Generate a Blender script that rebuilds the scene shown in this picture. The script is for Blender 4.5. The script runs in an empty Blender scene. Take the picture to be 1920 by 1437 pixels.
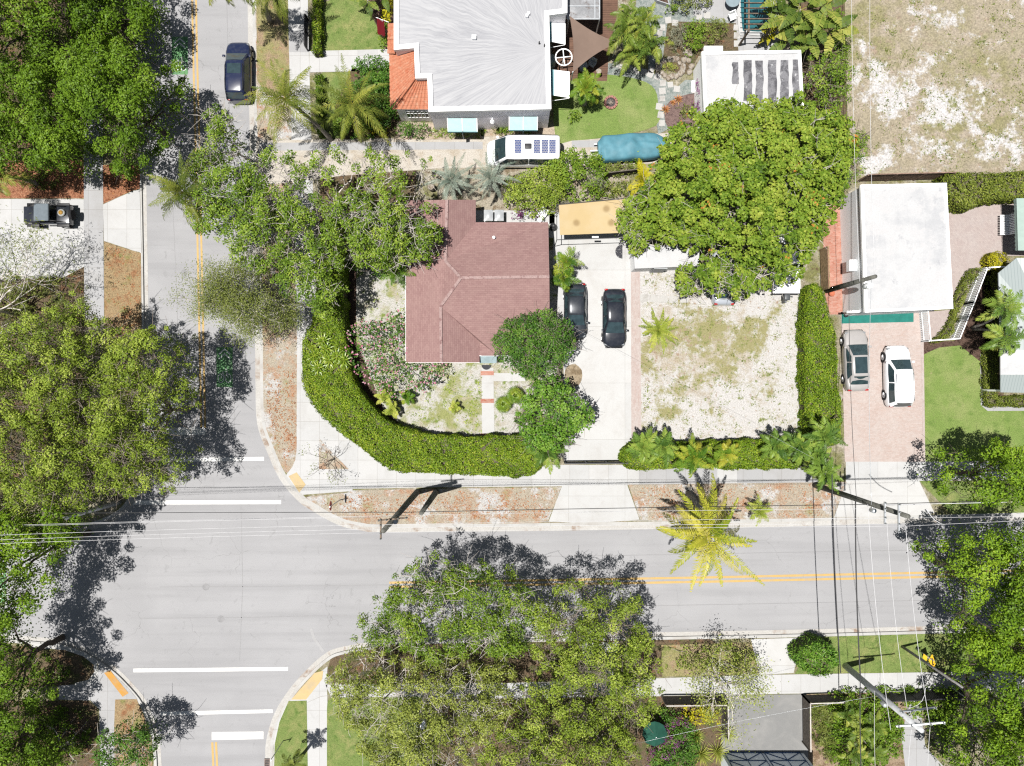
import bpy, bmesh, math, random
import numpy as np
from mathutils import Vector, Matrix

# ------------------------------------------------------------------ camera, sky, sun, exposure
S = 24.0                 # photograph pixels per metre on the ground
F = 1330.0               # focal length in photograph pixels
CAM_H = F / S            # flying height of the drone
SUN_EL, SUN_AZ = 78.0, 194.0     # elevation, and the compass direction (degrees from +x, counter-clockwise) the sun stands in
scene = bpy.context.scene
COL = scene.collection
cam_data = bpy.data.cameras.new("camera")
cam = bpy.data.objects.new("camera", cam_data)
COL.objects.link(cam)
cam.location = (0, 0, CAM_H)
cam.rotation_euler = (0, 0, 0)
cam_data.sensor_fit = 'HORIZONTAL'
cam_data.sensor_width = 36.0
cam_data.lens = 36.0 * F / 1920.0
cam_data.clip_start = 0.5
cam_data.clip_end = 2000.0
scene.camera = cam

world = bpy.data.worlds.new("World")
scene.world = world
world.use_nodes = True
wn = world.node_tree.nodes
sky = wn.new('ShaderNodeTexSky')
sky.sky_type = 'NISHITA'
sky.sun_disc = False
sky.sun_elevation = math.radians(SUN_EL)
sky.sun_rotation = math.radians(90 - SUN_AZ)
sky.air_density = 1.0
sky.dust_density = 0.6
sky.ozone_density = 1.0
bg = wn['Background']
bg.inputs['Strength'].default_value = 0.042
hs = wn.new('ShaderNodeHueSaturation')
hs.inputs['Saturation'].default_value = 0.62
world.node_tree.links.new(sky.outputs['Color'], hs.inputs['Color'])
world.node_tree.links.new(hs.outputs['Color'], bg.inputs['Color'])

sun_data = bpy.data.lights.new("sun", 'SUN')
sun_data.energy = 5.0
sun_data.angle = math.radians(0.53)
sun_data.color = (1.0, 0.965, 0.91)
sun = bpy.data.objects.new("sun", sun_data)
COL.objects.link(sun)
_e, _a = math.radians(SUN_EL), math.radians(SUN_AZ)
_d = Vector((math.cos(_e) * math.cos(_a), math.cos(_e) * math.sin(_a), math.sin(_e)))
sun.rotation_euler = _d.to_track_quat('Z', 'Y').to_euler()
sun.location = _d * 120

scene.view_settings.view_transform = 'Standard'
scene.view_settings.look = 'None'
scene.view_settings.exposure = 0.91
scene.view_settings.gamma = 1.0
scene.cycles.max_bounces = 8
scene.cycles.diffuse_bounces = 4
scene.cycles.transparent_max_bounces = 8
scene.cycles.use_denoising = False
scene.cycles.filter_width = 1.25
scene.cycles.sample_clamp_indirect = 4.0

# ------------------------------------------------------------------ helpers
RNG = np.random.default_rng(7)
random.seed(11)


def W(px, py, h=0.0):
    """The point of the place that stands at height h and is seen at a pixel of the survey photograph."""
    k = (1.0 - h / CAM_H) / S
    return Vector(((px - 960.0) * k, -(py - 718.5) * k, h))


def lin(v):
    v /= 255.0
    return v / 12.92 if v <= 0.04045 else ((v + 0.055) / 1.055) ** 2.4


def A(r, g, b, k=0.325):
    """Reflectance of a surface that shows as this sRGB colour in full sun."""
    return (min(lin(r) * k, .85), min(lin(g) * k, .85), min(lin(b) * k, .85), 1.0)


def tag(o, label=None, cat=None, group=None, kind=None):
    if label: o['label'] = label
    if cat: o['category'] = cat
    if group: o['group'] = group
    if kind: o['kind'] = kind
    return o


def thing(name, label, cat, loc=(0, 0, 0), rz=0.0, group=None):
    o = bpy.data.objects.new(name, None)
    COL.objects.link(o)
    o.empty_display_size = 0.3
    o.location = loc
    o.rotation_euler = (0, 0, rz)
    return tag(o, label, cat, group)


def wloc(o):
    v = Vector((0, 0, 0))
    while o is not None:
        v += o.location
        o = o.parent
    return v


def copy_tree(o, parent=None):
    c = o.copy()
    COL.objects.link(c)
    if parent is not None:
        c.parent = parent
    for ch in list(o.children):
        copy_tree(ch, c)
    return c


class MB:
    """Collects vertices and faces, links them as one mesh object."""

    def __init__(self):
        self.v, self.f, self.t = [], [], []

    def add(self, vs, fs, tint=0.5):
        b = len(self.v)
        self.v.extend([tuple(p) for p in vs])
        self.f.extend([tuple(b + i for i in f) for f in fs])
        self.t.extend([tint] * len(fs))
        return self

    def box(self, x0, x1, y0, y1, z0, z1, M=None, tint=.5):
        vs = [Vector(p) for p in ((x0, y0, z0), (x1, y0, z0), (x1, y1, z0), (x0, y1, z0), (x0, y0, z1), (x1, y0, z1), (x1, y1, z1), (x0, y1, z1))]
        if M is not None: vs = [M @ p for p in vs]
        return self.add(vs, [(3, 2, 1, 0), (4, 5, 6, 7), (0, 1, 5, 4), (1, 2, 6, 5), (2, 3, 7, 6), (3, 0, 4, 7)], tint)

    def bbox(self, x0, x1, y0, y1, z0, z1, b=.03, M=None, tint=.5):
        """box with chamfered edges"""
        bm = bmesh.new()
        bmesh.ops.create_cube(bm, size=1)
        for v in bm.verts:
            v.co = Vector(((x0 + x1) / 2 + v.co.x * (x1 - x0), (y0 + y1) / 2 + v.co.y * (y1 - y0), (z0 + z1) / 2 + v.co.z * (z1 - z0)))
        bmesh.ops.bevel(bm, geom=bm.edges[:], offset=b, segments=2, affect='EDGES', profile=.6)
        vs = [(M @ v.co if M is not None else v.co.copy()) for v in bm.verts]
        bm.verts.index_update()
        fs = [[v.index for v in f.verts] for f in bm.faces]
        bm.free()
        return self.add(vs, fs, tint)

    def prism(self, pts, z0, z1, M=None, tint=.5):
        pts = [(p[0], p[1]) for p in pts]
        a = sum(pts[i][0] * pts[(i + 1) % len(pts)][1] - pts[(i + 1) % len(pts)][0] * pts[i][1] for i in range(len(pts)))
        if a < 0: pts = pts[::-1]
        n = len(pts)
        vs = [Vector((x, y, z0)) for x, y in pts] + [Vector((x, y, z1)) for x, y in pts]
        if M is not None: vs = [M @ p for p in vs]
        fs = [tuple(range(n - 1, -1, -1)), tuple(range(n, 2 * n))] + [(i, (i + 1) % n, n + (i + 1) % n, n + i) for i in range(n)]
        return self.add(vs, fs, tint)

    def poly3(self, pts, th=.06, tint=.5):
        """a flat slab through 3-D points, thickened downwards"""
        n = len(pts)
        vs = [Vector(p) for p in pts] + [Vector(p) - Vector((0, 0, th)) for p in pts]
        nz = sum((pts[i][0] * pts[(i + 1) % n][1] - pts[(i + 1) % n][0] * pts[i][1]) for i in range(n))
        if nz < 0:
            vs = vs[:n][::-1] + vs[n:][::-1]
        fs = [tuple(range(n)), tuple(range(2 * n - 1, n - 1, -1))] + [(n + i, n + (i + 1) % n, (i + 1) % n, i) for i in range(n)]
        return self.add(vs, fs, tint)

    def tube(self, path, radii, n=6, cap=True, tint=.5):
        path = [Vector(p) for p in path]
        if isinstance(radii, (int, float)): radii = [radii] * len(path)
        vs, fs = [], []
        up = Vector((0, 0, 1))
        side = None
        for i, p in enumerate(path):
            d = (path[min(i + 1, len(path) - 1)] - path[max(i - 1, 0)])
            d = d.normalized() if d.length > 1e-9 else up
            if side is None:
                ref = up if abs(d.z) < .9 else Vector((1, 0, 0))
                side = d.cross(ref).normalized()
            side = (side - d * side.dot(d))
            side = side.normalized() if side.length > 1e-6 else d.orthogonal().normalized()
            b = d.cross(side)
            for k in range(n):
                a = 2 * math.pi * k / n
                vs.append(p + (side * math.cos(a) + b * math.sin(a)) * radii[i])
        for i in range(len(path) - 1):
            for k in range(n):
                fs.append((i * n + k, i * n + (k + 1) % n, (i + 1) * n + (k + 1) % n, (i + 1) * n + k))
        if cap:
            fs.append(tuple(range(n - 1, -1, -1)))
            fs.append(tuple(range((len(path) - 1) * n, len(path) * n)))
        return self.add(vs, fs, tint)

    def bar(self, a, b, w, h=None, tint=.5):
        """rectangular bar between two points"""
        a, b = Vector(a), Vector(b)
        h = w if h is None else h
        d = (b - a).normalized()
        ref = Vector((0, 0, 1)) if abs(d.z) < .95 else Vector((1, 0, 0))
        s = d.cross(ref).normalized() * (w / 2)
        u = s.cross(d).normalized() * (h / 2)
        vs = [a - s - u, a + s - u, a + s + u, a - s + u, b - s - u, b + s - u, b + s + u, b - s + u]
        return self.add(vs, [(3, 2, 1, 0), (4, 5, 6, 7), (0, 1, 5, 4), (1, 2, 6, 5), (2, 3, 7, 6), (3, 0, 4, 7)], tint)

    def lathe(self, c, prof, n=20, M=None, tint=.5, sx=1.0, sy=1.0):
        """prof: [(radius, z)]"""
        vs, fs = [], []
        for r, z in prof:
            for k in range(n):
                a = 2 * math.pi * k / n
                vs.append(Vector((c[0] + r * math.cos(a) * sx, c[1] + r * math.sin(a) * sy, c[2] + z)))
        if M is not None: vs = [M @ p for p in vs]
        for i in range(len(prof) - 1):
            for k in range(n):
                fs.append((i * n + k, i * n + (k + 1) % n, (i + 1) * n + (k + 1) % n, (i + 1) * n + k))
        if prof[0][0] > 1e-6: fs.append(tuple(range(n - 1, -1, -1)))
        if prof[-1][0] > 1e-6: fs.append(tuple(range((len(prof) - 1) * n, len(prof) * n)))
        return self.add(vs, fs, tint)

    def grid(self, rows, tint=.5, two=False):
        """rows: list of equally long lists of points"""
        m = len(rows[0])
        vs = [p for r in rows for p in r]
        fs = [(i * m + j, i * m + j + 1, (i + 1) * m + j + 1, (i + 1) * m + j) for i in range(len(rows) - 1) for j in range(m - 1)]
        return self.add(vs, fs, tint)

    def build(self, name, mat, parent=None, smooth=False, world=True):
        me = bpy.data.meshes.new(name)
        off = wloc(parent) if (parent is not None and world) else Vector((0, 0, 0))
        vs = [(p[0] - off.x, p[1] - off.y, p[2] - off.z) for p in self.v]
        me.from_pydata(vs, [], self.f)
        at = me.attributes.new('tint', 'FLOAT', 'FACE')
        at.data.foreach_set('value', np.array(self.t, dtype=np.float32))
        me.materials.append(mat)
        if smooth:
            me.polygons.foreach_set('use_smooth', [True] * len(me.polygons))
        me.update()
        o = bpy.data.objects.new(name, me)
        COL.objects.link(o)
        if parent is not None: o.parent = parent
        return o


def np_mesh(name, V, Q, mat, parent=None, tint=None):
    """quads from numpy arrays"""
    off = wloc(parent) if parent is not None else Vector((0, 0, 0))
    V = V - np.array([off.x, off.y, off.z])
    me = bpy.data.meshes.new(name)
    me.vertices.add(len(V))
    me.vertices.foreach_set('co', V.astype(np.float32).ravel())
    me.loops.add(Q.size)
    me.loops.foreach_set('vertex_index', Q.astype(np.int32).ravel())
    me.polygons.add(len(Q))
    me.polygons.foreach_set('loop_start', np.arange(0, Q.size, 4, dtype=np.int32))
    me.polygons.foreach_set('loop_total', np.full(len(Q), 4, dtype=np.int32))
    at = me.attributes.new('tint', 'FLOAT', 'FACE')
    at.data.foreach_set('value', (tint if tint is not None else np.full(len(Q), .5)).astype(np.float32))
    me.materials.append(mat)
    me.update(calc_edges=True)
    me.validate()
    o = bpy.data.objects.new(name, me)
    COL.objects.link(o)
    if parent is not None: o.parent = parent
    return o


def smooth_line(pts, n=5, closed=False):
    """Catmull-Rom through 2-D points"""
    out, N = [], len(pts)
    rng = range(N if closed else N - 1)
    for i in rng:
        p1, p2 = pts[i], pts[(i + 1) % N]
        p0 = pts[(i - 1) % N] if closed or i > 0 else p1
        p3 = pts[(i + 2) % N] if closed or i + 2 < N else p2
        for k in range(n):
            t = k / n
            out.append(tuple(.5 * (2 * p1[j] + (p2[j] - p0[j]) * t + (2 * p0[j] - 5 * p1[j] + 4 * p2[j] - p3[j]) * t * t + (3 * p1[j] - p0[j] - 3 * p2[j] + p3[j]) * t ** 3) for j in (0, 1)))
    if not closed: out.append(tuple(pts[-1]))
    return out


def offset_line(pts, d, sgn):
    out = []
    for i in range(len(pts)):
        a, b = pts[max(i - 1, 0)], pts[min(i + 1, len(pts) - 1)]
        dx, dy = b[0] - a[0], b[1] - a[1]
        l = math.hypot(dx, dy) or 1
        out.append((pts[i][0] + sgn * dy / l * d, pts[i][1] - sgn * dx / l * d))
    return out


# ------------------------------------------------------------------ materials
MATS = {}


class NT:
    def __init__(self, name):
        self.m = bpy.data.materials.new(name)
        self.m.use_nodes = True
        self.t = self.m.node_tree
        self.n = self.t.nodes
        self.b = self.n['Principled BSDF']

    def new(self, ty, **kw):
        x = self.n.new(ty)
        for k, v in kw.items(): setattr(x, k, v)
        return x

    def link(self, a, b): self.t.links.new(a, b)

    def noise(self, vec, scale, detail=4, rough=.6, dist=0):
        x = self.new('ShaderNodeTexNoise')
        x.inputs['Scale'].default_value = scale
        x.inputs['Detail'].default_value = detail
        x.inputs['Roughness'].default_value = rough
        x.inputs['Distortion'].default_value = dist
        self.link(vec, x.inputs['Vector'])
        return x.outputs['Fac']

    def ramp(self, fac, lo, hi):
        x = self.new('ShaderNodeMapRange')
        x.interpolation_type = 'SMOOTHSTEP'
        x.inputs['From Min'].default_value = lo
        x.inputs['From Max'].default_value = hi
        self.link(fac, x.inputs['Value'])
        return x.outputs['Result']

    def math(self, op, a, b=None, c=None):
        x = self.new('ShaderNodeMath', operation=op)
        for i, v in enumerate((a, b, c)):
            if v is None: continue
            if isinstance(v, (int, float)): x.inputs[i].default_value = v
            else: self.link(v, x.inputs[i])
        return x.outputs[0]

    def mix(self, fac, a, b, mode='MIX'):
        x = self.new('ShaderNodeMix', data_type='RGBA', blend_type=mode)
        if isinstance(fac, (int, float)): x.inputs[0].default_value = fac
        else: self.link(fac, x.inputs[0])
        for s, v in ((6, a), (7, b)):
            if isinstance(v, tuple): x.inputs[s].default_value = v
            else: self.link(v, x.inputs[s])
        return x.outputs[2]

    def coord(self, scale=(1, 1, 1), rot=0.0, loc=(0, 0, 0), world=False):
        c = self.new('ShaderNodeNewGeometry').outputs['Position'] if world else self.new('ShaderNodeTexCoord').outputs['Object']
        mp = self.new('ShaderNodeMapping')
        mp.inputs['Scale'].default_value = scale
        mp.inputs['Rotation'].default_value = (0, 0, rot)
        mp.inputs['Location'].default_value = loc
        self.link(c, mp.inputs['Vector'])
        return mp.outputs[0]

    def bump(self, fac, strength, dist=.02):
        x = self.new('ShaderNodeBump')
        x.inputs['Strength'].default_value = strength
        x.inputs['Distance'].default_value = dist
        self.link(fac, x.inputs['Height'])
        self.link(x.outputs[0], self.b.inputs['Normal'])

    def done(self, col, rough=.8, spec=.3, metal=0.0):
        if isinstance(col, tuple): self.b.inputs['Base Color'].default_value = col
        else: self.link(col, self.b.inputs['Base Color'])
        self.b.inputs['Roughness'].default_value = rough
        self.b.inputs['Specular IOR Level'].default_value = spec
        self.b.inputs['Metallic'].default_value = metal
        return self.m


def patchy(name, base, layers, rough=.9, spec=.2, speck=.25, speck_scale=9.0, bump=.4, world=True, stretch=(1, 1, 1)):
    """base colour with layers of (colour, noise scale, lo, hi, detail, distortion) mixed over it and a fine speckle"""
    if name in MATS: return MATS[name]
    t = NT(name)
    vec = t.coord(world=world, scale=stretch)
    c = base
    for i, L in enumerate(layers):
        col, sc, lo, hi = L[:4]
        det = L[4] if len(L) > 4 else 5
        dis = L[5] if len(L) > 5 else .3
        v2 = t.coord(world=world, scale=stretch, loc=(17.3 * (i + 1), -9.1 * i, 3.7 * i))
        nz = t.noise(v2, sc, det, .65 if det < 12 else .74, dis)
        for (cx, cy, rx, ry, amt) in (L[6] if len(L) > 6 else ()):
            s_ = t.new('ShaderNodeVectorMath', operation='SUBTRACT'); t.link(t.coord(world=True), s_.inputs[0])
            p_ = W(cx, cy); s_.inputs[1].default_value = p_
            d_ = t.new('ShaderNodeVectorMath', operation='MULTIPLY'); t.link(s_.outputs[0], d_.inputs[0]); d_.inputs[1].default_value = (S / rx, S / ry, 0)
            l_ = t.new('ShaderNodeVectorMath', operation='LENGTH'); t.link(d_.outputs[0], l_.inputs[0])
            nz = t.math('MULTIPLY_ADD', t.ramp(l_.outputs['Value'], 1.25, .35), amt, nz)
        f = t.ramp(nz, lo, hi)
        c = t.mix(f, c, col)
    n = t.noise(vec, speck_scale, 3, .7)
    n2 = t.ramp(n, .25, .75)
    g = t.math('MULTIPLY_ADD', n2, 2 * speck, 1 - speck)
    mul = t.new('ShaderNodeVectorMath', operation='SCALE')
    if isinstance(c, tuple):
        rgb = t.new('ShaderNodeRGB'); rgb.outputs[0].default_value = c; c = rgb.outputs[0]
    t.link(c, mul.inputs[0]); t.link(g, mul.inputs['Scale'])
    if bump: t.bump(n, bump, .03)
    MATS[name] = t.done(mul.outputs[0], rough, spec)
    return MATS[name]


def plain(name, col, rough=.6, spec=.4, metal=0.0, var=.12, scale=3.0):
    if name in MATS: return MATS[name]
    t = NT(name)
    vec = t.coord()
    f = t.ramp(t.noise(vec, scale, 5, .6), .3, .7)
    a = tuple(x * (1 - var) for x in col[:3]) + (1,)
    b = tuple(min(x * (1 + var), .9) for x in col[:3]) + (1,)
    MATS[name] = t.done(t.mix(f, a, b), rough, spec, metal)
    return MATS[name]


def leaf_mat(name, cols, rough=.5, spec=.16, trans=.25, last=None):
    """foliage: the leaf's own tint runs through the colours"""
    if name in MATS: return MATS[name]
    t = NT(name)
    at = t.new('ShaderNodeAttribute', attribute_name='tint')
    cr = t.new('ShaderNodeValToRGB')
    els = cr.color_ramp.elements
    while len(els) < len(cols): els.new(.5)
    for i, c in enumerate(cols):
        els[i].position = i / (len(cols) - 1) if last is None or i == len(cols) - 1 else i / (len(cols) - 2) * last
        els[i].color = c
    t.link(at.outputs['Fac'], cr.inputs[0])
    m = t.done(cr.outputs[0], rough, spec)
    tr = t.new('ShaderNodeBsdfTranslucent')
    mx = t.new('ShaderNodeMixShader')
    mx.inputs[0].default_value = trans
    t.link(t.mix(.5, cr.outputs[0], (.10, .16, .01, 1)), tr.inputs['Color'])
    t.link(t.b.outputs[0], mx.inputs[1]); t.link(tr.outputs[0], mx.inputs[2])
    t.link(mx.outputs[0], t.n['Material Output'].inputs['Surface'])
    MATS[name] = m
    return m


def pavers(name, c1, c2, mortar, bw=.2, bh=.1, rot=0.0, msize=.006, dirt=None):
    if name in MATS: return MATS[name]
    t = NT(name)
    vec = t.coord(world=True, rot=rot)
    br = t.new('ShaderNodeTexBrick')
    br.inputs['Color1'].default_value = c1; br.inputs['Color2'].default_value = c2; br.inputs['Mortar'].default_value = mortar
    br.inputs['Scale'].default_value = 1.0
    br.inputs['Brick Width'].default_value = bw; br.inputs['Row Height'].default_value = bh
    br.inputs['Mortar Size'].default_value = msize
    t.link(vec, br.inputs['Vector'])
    c = br.outputs['Color']
    f = t.ramp(t.noise(t.coord(world=True), .8, 5, .6, .4), .35, .7)
    c = t.mix(t.math('MULTIPLY', f, .35), c, dirt or tuple(min(x * 1.5, .8) for x in c1[:3]) + (1,))
    f2 = t.noise(t.coord(world=True), 14, 3)
    mul = t.new('ShaderNodeVectorMath', operation='SCALE')
    t.link(c, mul.inputs[0]); t.link(t.math('MULTIPLY_ADD', f2, .5, .75), mul.inputs['Scale'])
    t.bump(br.outputs['Fac'], -.3, .01)
    MATS[name] = t.done(mul.outputs[0], .9, .2)
    return MATS[name]


def concrete(name, col, stain, joint=1.5, rot=0.0, jw=.012, amount=.5):
    if name in MATS: return MATS[name]
    t = NT(name)
    vec = t.coord(world=True)
    f = t.ramp(t.noise(vec, .55, 6, .65, .6), .42, .75)
    c = t.mix(t.math('MULTIPLY', f, amount), col, stain)
    f1 = t.ramp(t.noise(vec, 2.4, 6, .7, .2), .5, .78)
    c = t.mix(t.math('MULTIPLY', f1, amount * .6), c, stain)
    br = t.new('ShaderNodeTexBrick')
    br.inputs['Color1'].default_value = (1, 1, 1, 1); br.inputs['Color2'].default_value = (.90, .91, .92, 1); br.inputs['Mortar'].default_value = (.62, .60, .57, 1)
    br.inputs['Scale'].default_value = 1.0; br.offset = 0.0
    br.inputs['Brick Width'].default_value = joint; br.inputs['Row Height'].default_value = joint; br.inputs['Mortar Size'].default_value = jw
    t.link(t.coord(world=True, rot=rot), br.inputs['Vector'])
    c = t.mix(.8, c, br.outputs['Color'], 'MULTIPLY')
    f2 = t.noise(vec, 22, 3)
    mul = t.new('ShaderNodeVectorMath', operation='SCALE')
    t.link(c, mul.inputs[0]); t.link(t.math('MULTIPLY_ADD', f2, .3, .85), mul.inputs['Scale'])
    t.bump(f2, .15, .01)
    MATS[name] = t.done(mul.outputs[0], .85, .25)
    return MATS[name]


def asphalt():
    t = NT('asphalt')
    vec = t.coord(world=True)
    c = t.mix(t.ramp(t.noise(vec, .16, 5, .6, .5), .35, .7), A(208, 208, 211), A(217, 217, 220))
    # tyre-polished lanes and paving joints, long along the street
    c = t.mix(t.math('MULTIPLY', t.ramp(t.noise(t.coord(world=True, scale=(.05, .9, 1)), 1.0, 4, .6), .42, .7), .6), c, A(194, 194, 197))
    c = t.mix(t.math('MULTIPLY', t.ramp(t.noise(vec, 1.1, 6, .75, 1.0), .56, .72), .7), c, A(188, 188, 190))
    c = t.mix(t.math('MULTIPLY', t.ramp(t.noise(t.coord(world=True, loc=(40, 3, 0)), .5, 6, .75, 2.0), .66, .8), .5), c, A(200, 190, 180))
    # hairline cracks
    vo = t.new('ShaderNodeTexVoronoi', feature='DISTANCE_TO_EDGE')
    vo.inputs['Scale'].default_value = .22
    wv = t.new('ShaderNodeVectorMath', operation='ADD')
    nz = t.new('ShaderNodeTexNoise'); nz.inputs['Scale'].default_value = 1.2; nz.inputs['Detail'].default_value = 5
    t.link(vec, nz.inputs['Vector'])
    t.link(vec, wv.inputs[0]); t.link(nz.outputs['Color'], wv.inputs[1])
    t.link(wv.outputs[0], vo.inputs['Vector'])
    crack = t.math('MULTIPLY', t.math('LESS_THAN', vo.outputs['Distance'], .0030), t.ramp(t.noise(t.coord(world=True, loc=(5, 60, 0)), .13, 2), .5, .58))
    c = t.mix(t.math('MULTIPLY', crack, .35), c, A(140, 138, 138))
    f2 = t.noise(vec, 28, 3, .7)
    f3 = t.ramp(f2, .3, .7)
    mul = t.new('ShaderNodeVectorMath', operation='SCALE')
    t.link(c, mul.inputs[0]); t.link(t.math('MULTIPLY_ADD', f3, .3, .85), mul.inputs['Scale'])
    t.bump(f2, .3, .01)
    return t.done(mul.outputs[0], .9, .2)


def paint(name, col, worn=.62):
    """road paint, worn through in patches"""
    if name in MATS: return MATS[name]
    t = NT(name)
    vec = t.coord(world=True)
    f = t.ramp(t.noise(vec, 7, 6, .8), worn, worn + .12)
    f = t.math('MULTIPLY', t.math('MAXIMUM', f, t.math('MULTIPLY', t.ramp(t.noise(t.coord(world=True, loc=(3, 8, 0)), 1.3, 4), .45, .7), .3)), 1.0)
    c = t.mix(f, col, A(200, 198, 198))
    f2 = t.noise(vec, 3, 4)
    mul = t.new('ShaderNodeVectorMath', operation='SCALE')
    t.link(c, mul.inputs[0]); t.link(t.math('MULTIPLY_ADD', f2, .3, .85), mul.inputs['Scale'])
    MATS[name] = t.done(mul.outputs[0], .7, .3)
    return MATS[name]


def car_paint(name, col, rough=.25, metal=.0, coat=1.0):
    if name in MATS: return MATS[name]
    t = NT(name)
    f = t.ramp(t.noise(t.coord(), 3, 6, .7), .4, .8)
    dusty = tuple(x * .85 + .02 for x in col[:3]) + (1,)
    m = t.done(t.mix(f, col, dusty), rough, .5, metal)
    t.b.inputs['Coat Weight'].default_value = coat
    t.b.inputs['Coat Roughness'].default_value = .05
    MATS[name] = m
    return m
# ------------------------------------------------------------------ foliage
def unit(a):
    return a / np.maximum(np.linalg.norm(a, axis=1, keepdims=True), 1e-9)


def leaf_quads(C, N, ln, wd, fold=0.0):
    """diamond leaves at C facing N"""
    n = len(C)
    r = RNG.normal(size=(n, 3))
    T = unit(np.cross(N, r))
    B = np.cross(N, T)
    sl = (ln * RNG.uniform(.7, 1.3, n))[:, None]
    sw = (wd * RNG.uniform(.7, 1.3, n))[:, None]
    V = np.stack([C - T * sl / 2, C + B * sw / 2 + T * sl * .08, C + T * sl / 2, C - B * sw / 2 + T * sl * .08], axis=1).reshape(-1, 3)
    Q = np.arange(4 * n).reshape(n, 4)
    return V, Q


def in_poly(P, poly):
    x, y = P[:, 0], P[:, 1]
    inside = np.zeros(len(P), bool)
    n = len(poly)
    for i in range(n):
        x0, y0 = poly[i]; x1, y1 = poly[(i + 1) % n]
        c = ((y0 > y) != (y1 > y))
        xi = (x1 - x0) * (y - y0) / ((y1 - y0) if abs(y1 - y0) > 1e-9 else 1e-9) + x0
        inside ^= c & (x < xi)
    return inside


def edge_dist(P, poly):
    d = np.full(len(P), 1e9)
    n = len(poly)
    for i in range(n):
        a = np.array(poly[i]); b = np.array(poly[(i + 1) % n])
        ab = b - a
        t = np.clip(((P - a) @ ab) / max(ab @ ab, 1e-9), 0, 1)
        d = np.minimum(d, np.linalg.norm(P - (a + t[:, None] * ab), axis=1))
    return d


def poisson(poly, spacing, k=14):
    p = np.array(poly)
    lo, hi = p.min(0), p.max(0)
    area = (hi[0] - lo[0]) * (hi[1] - lo[1])
    n = int(area / spacing ** 2 * k) + 10
    cand = lo + RNG.random((n, 2)) * (hi - lo)
    cand = cand[in_poly(cand, poly)]
    out, cells = [], {}
    for c in cand:
        g = (int(c[0] / spacing), int(c[1] / spacing))
        ok = True
        for i in (-1, 0, 1):
            for j in (-1, 0, 1):
                for o in cells.get((g[0] + i, g[1] + j), ()):
                    if (o[0] - c[0]) ** 2 + (o[1] - c[1]) ** 2 < spacing ** 2: ok = False; break
                if not ok: break
            if not ok: break
        if ok:
            cells.setdefault(g, []).append(c); out.append(c)
    return np.array(out) if out else np.zeros((0, 2))


def wpoly(px, h):
    return [tuple(W(x, y, h)[:2]) for x, y in px]


def clumps(poly, h_edge, h_top, r, spacing=1.15, keep=1.0, rough=.5, under=.6):
    """centres and radii of the leaf clumps of a crown over a plan outline"""
    P = poisson(poly, r * spacing)
    if len(P) == 0: P = np.array([np.mean(poly, axis=0)])
    d = edge_dist(P, poly)
    m = max(d.max(), .1)
    u = np.clip(d / m, 0, 1)
    z = h_edge + (h_top - h_edge) * np.sqrt(np.clip(1 - (1 - u) ** 2, 0, 1))
    z = z + RNG.normal(0, rough * r, len(P)) - r * .5
    rad = r * RNG.uniform(.65, 1.25, len(P))
    rad = np.minimum(rad, np.maximum(d * 1.3, r * .45))
    k = RNG.random(len(P)) < keep
    if not k.any(): k[0] = True
    C = np.column_stack([P, z])[k]; R = rad[k]
    if under > 0:
        q = RNG.random(len(C)) < under
        C2 = C[q].copy()
        C2[:, :2] += RNG.normal(0, r * .6, (q.sum(), 2))
        C2[:, 2] -= RNG.uniform(1.0, 2.0, q.sum()) * r
        ok = in_poly(C2[:, :2], poly)
        C = np.vstack([C, C2[ok]]); R = np.concatenate([R, R[q][ok]])
    return C, R


def clump_leaves(C, R, dens, ln, wd, flat=.72, up=.55, tone=.25, accent=0.0):
    """leaves over the upper shells of the clumps: vertices, quads, tints"""
    cnt = np.maximum((dens * R ** 2).astype(int), 6)
    idx = np.repeat(np.arange(len(C)), cnt)
    n = len(idx)
    D = unit(RNG.normal(size=(n, 3)))
    D[:, 2] = np.where(D[:, 2] < -.35, -D[:, 2], D[:, 2])
    rr = R[idx] * np.clip(1 - np.abs(RNG.normal(0, .22, n)), .2, 1.15)
    # sprays: twig ends push out of the round shell
    rr *= 1 + .22 * np.sin(D[:, 0] * 9 + idx * 1.7) * np.cos(D[:, 1] * 8 + idx * .9)
    P = C[idx] + D * rr[:, None] * np.array([1, 1, flat])
    N = unit(D * (1 - up) + np.array([0, 0, up]) + RNG.normal(0, .38, (n, 3)))
    V, Q = leaf_quads(P, N, ln, wd)
    ct = RNG.normal(0, tone * .55, len(C))
    t = np.clip(.5 + ct[idx] + RNG.normal(0, tone * .7, n), 0, .95)
    if accent: t[(RNG.random(len(C)) < accent * 9)[idx] & (RNG.random(n) < .11)] = 1.0
    return V, Q, t


def limb(mb, a, b, r0, r1, sag=.15, n=5, sides=5, jit=.08):
    a, b = Vector(a), Vector(b)
    L = (b - a).length
    path = []
    for i in range(n + 1):
        t = i / n
        p = a.lerp(b, t)
        p.z += sag * L * math.sin(math.pi * t) * .5
        if 0 < i < n: p += Vector(RNG.normal(0, jit * L / n, 3))
        path.append(p)
    mb.tube(path, [r0 + (r1 - r0) * (i / n) for i in range(n + 1)], sides, cap=False)
    return path


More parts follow.
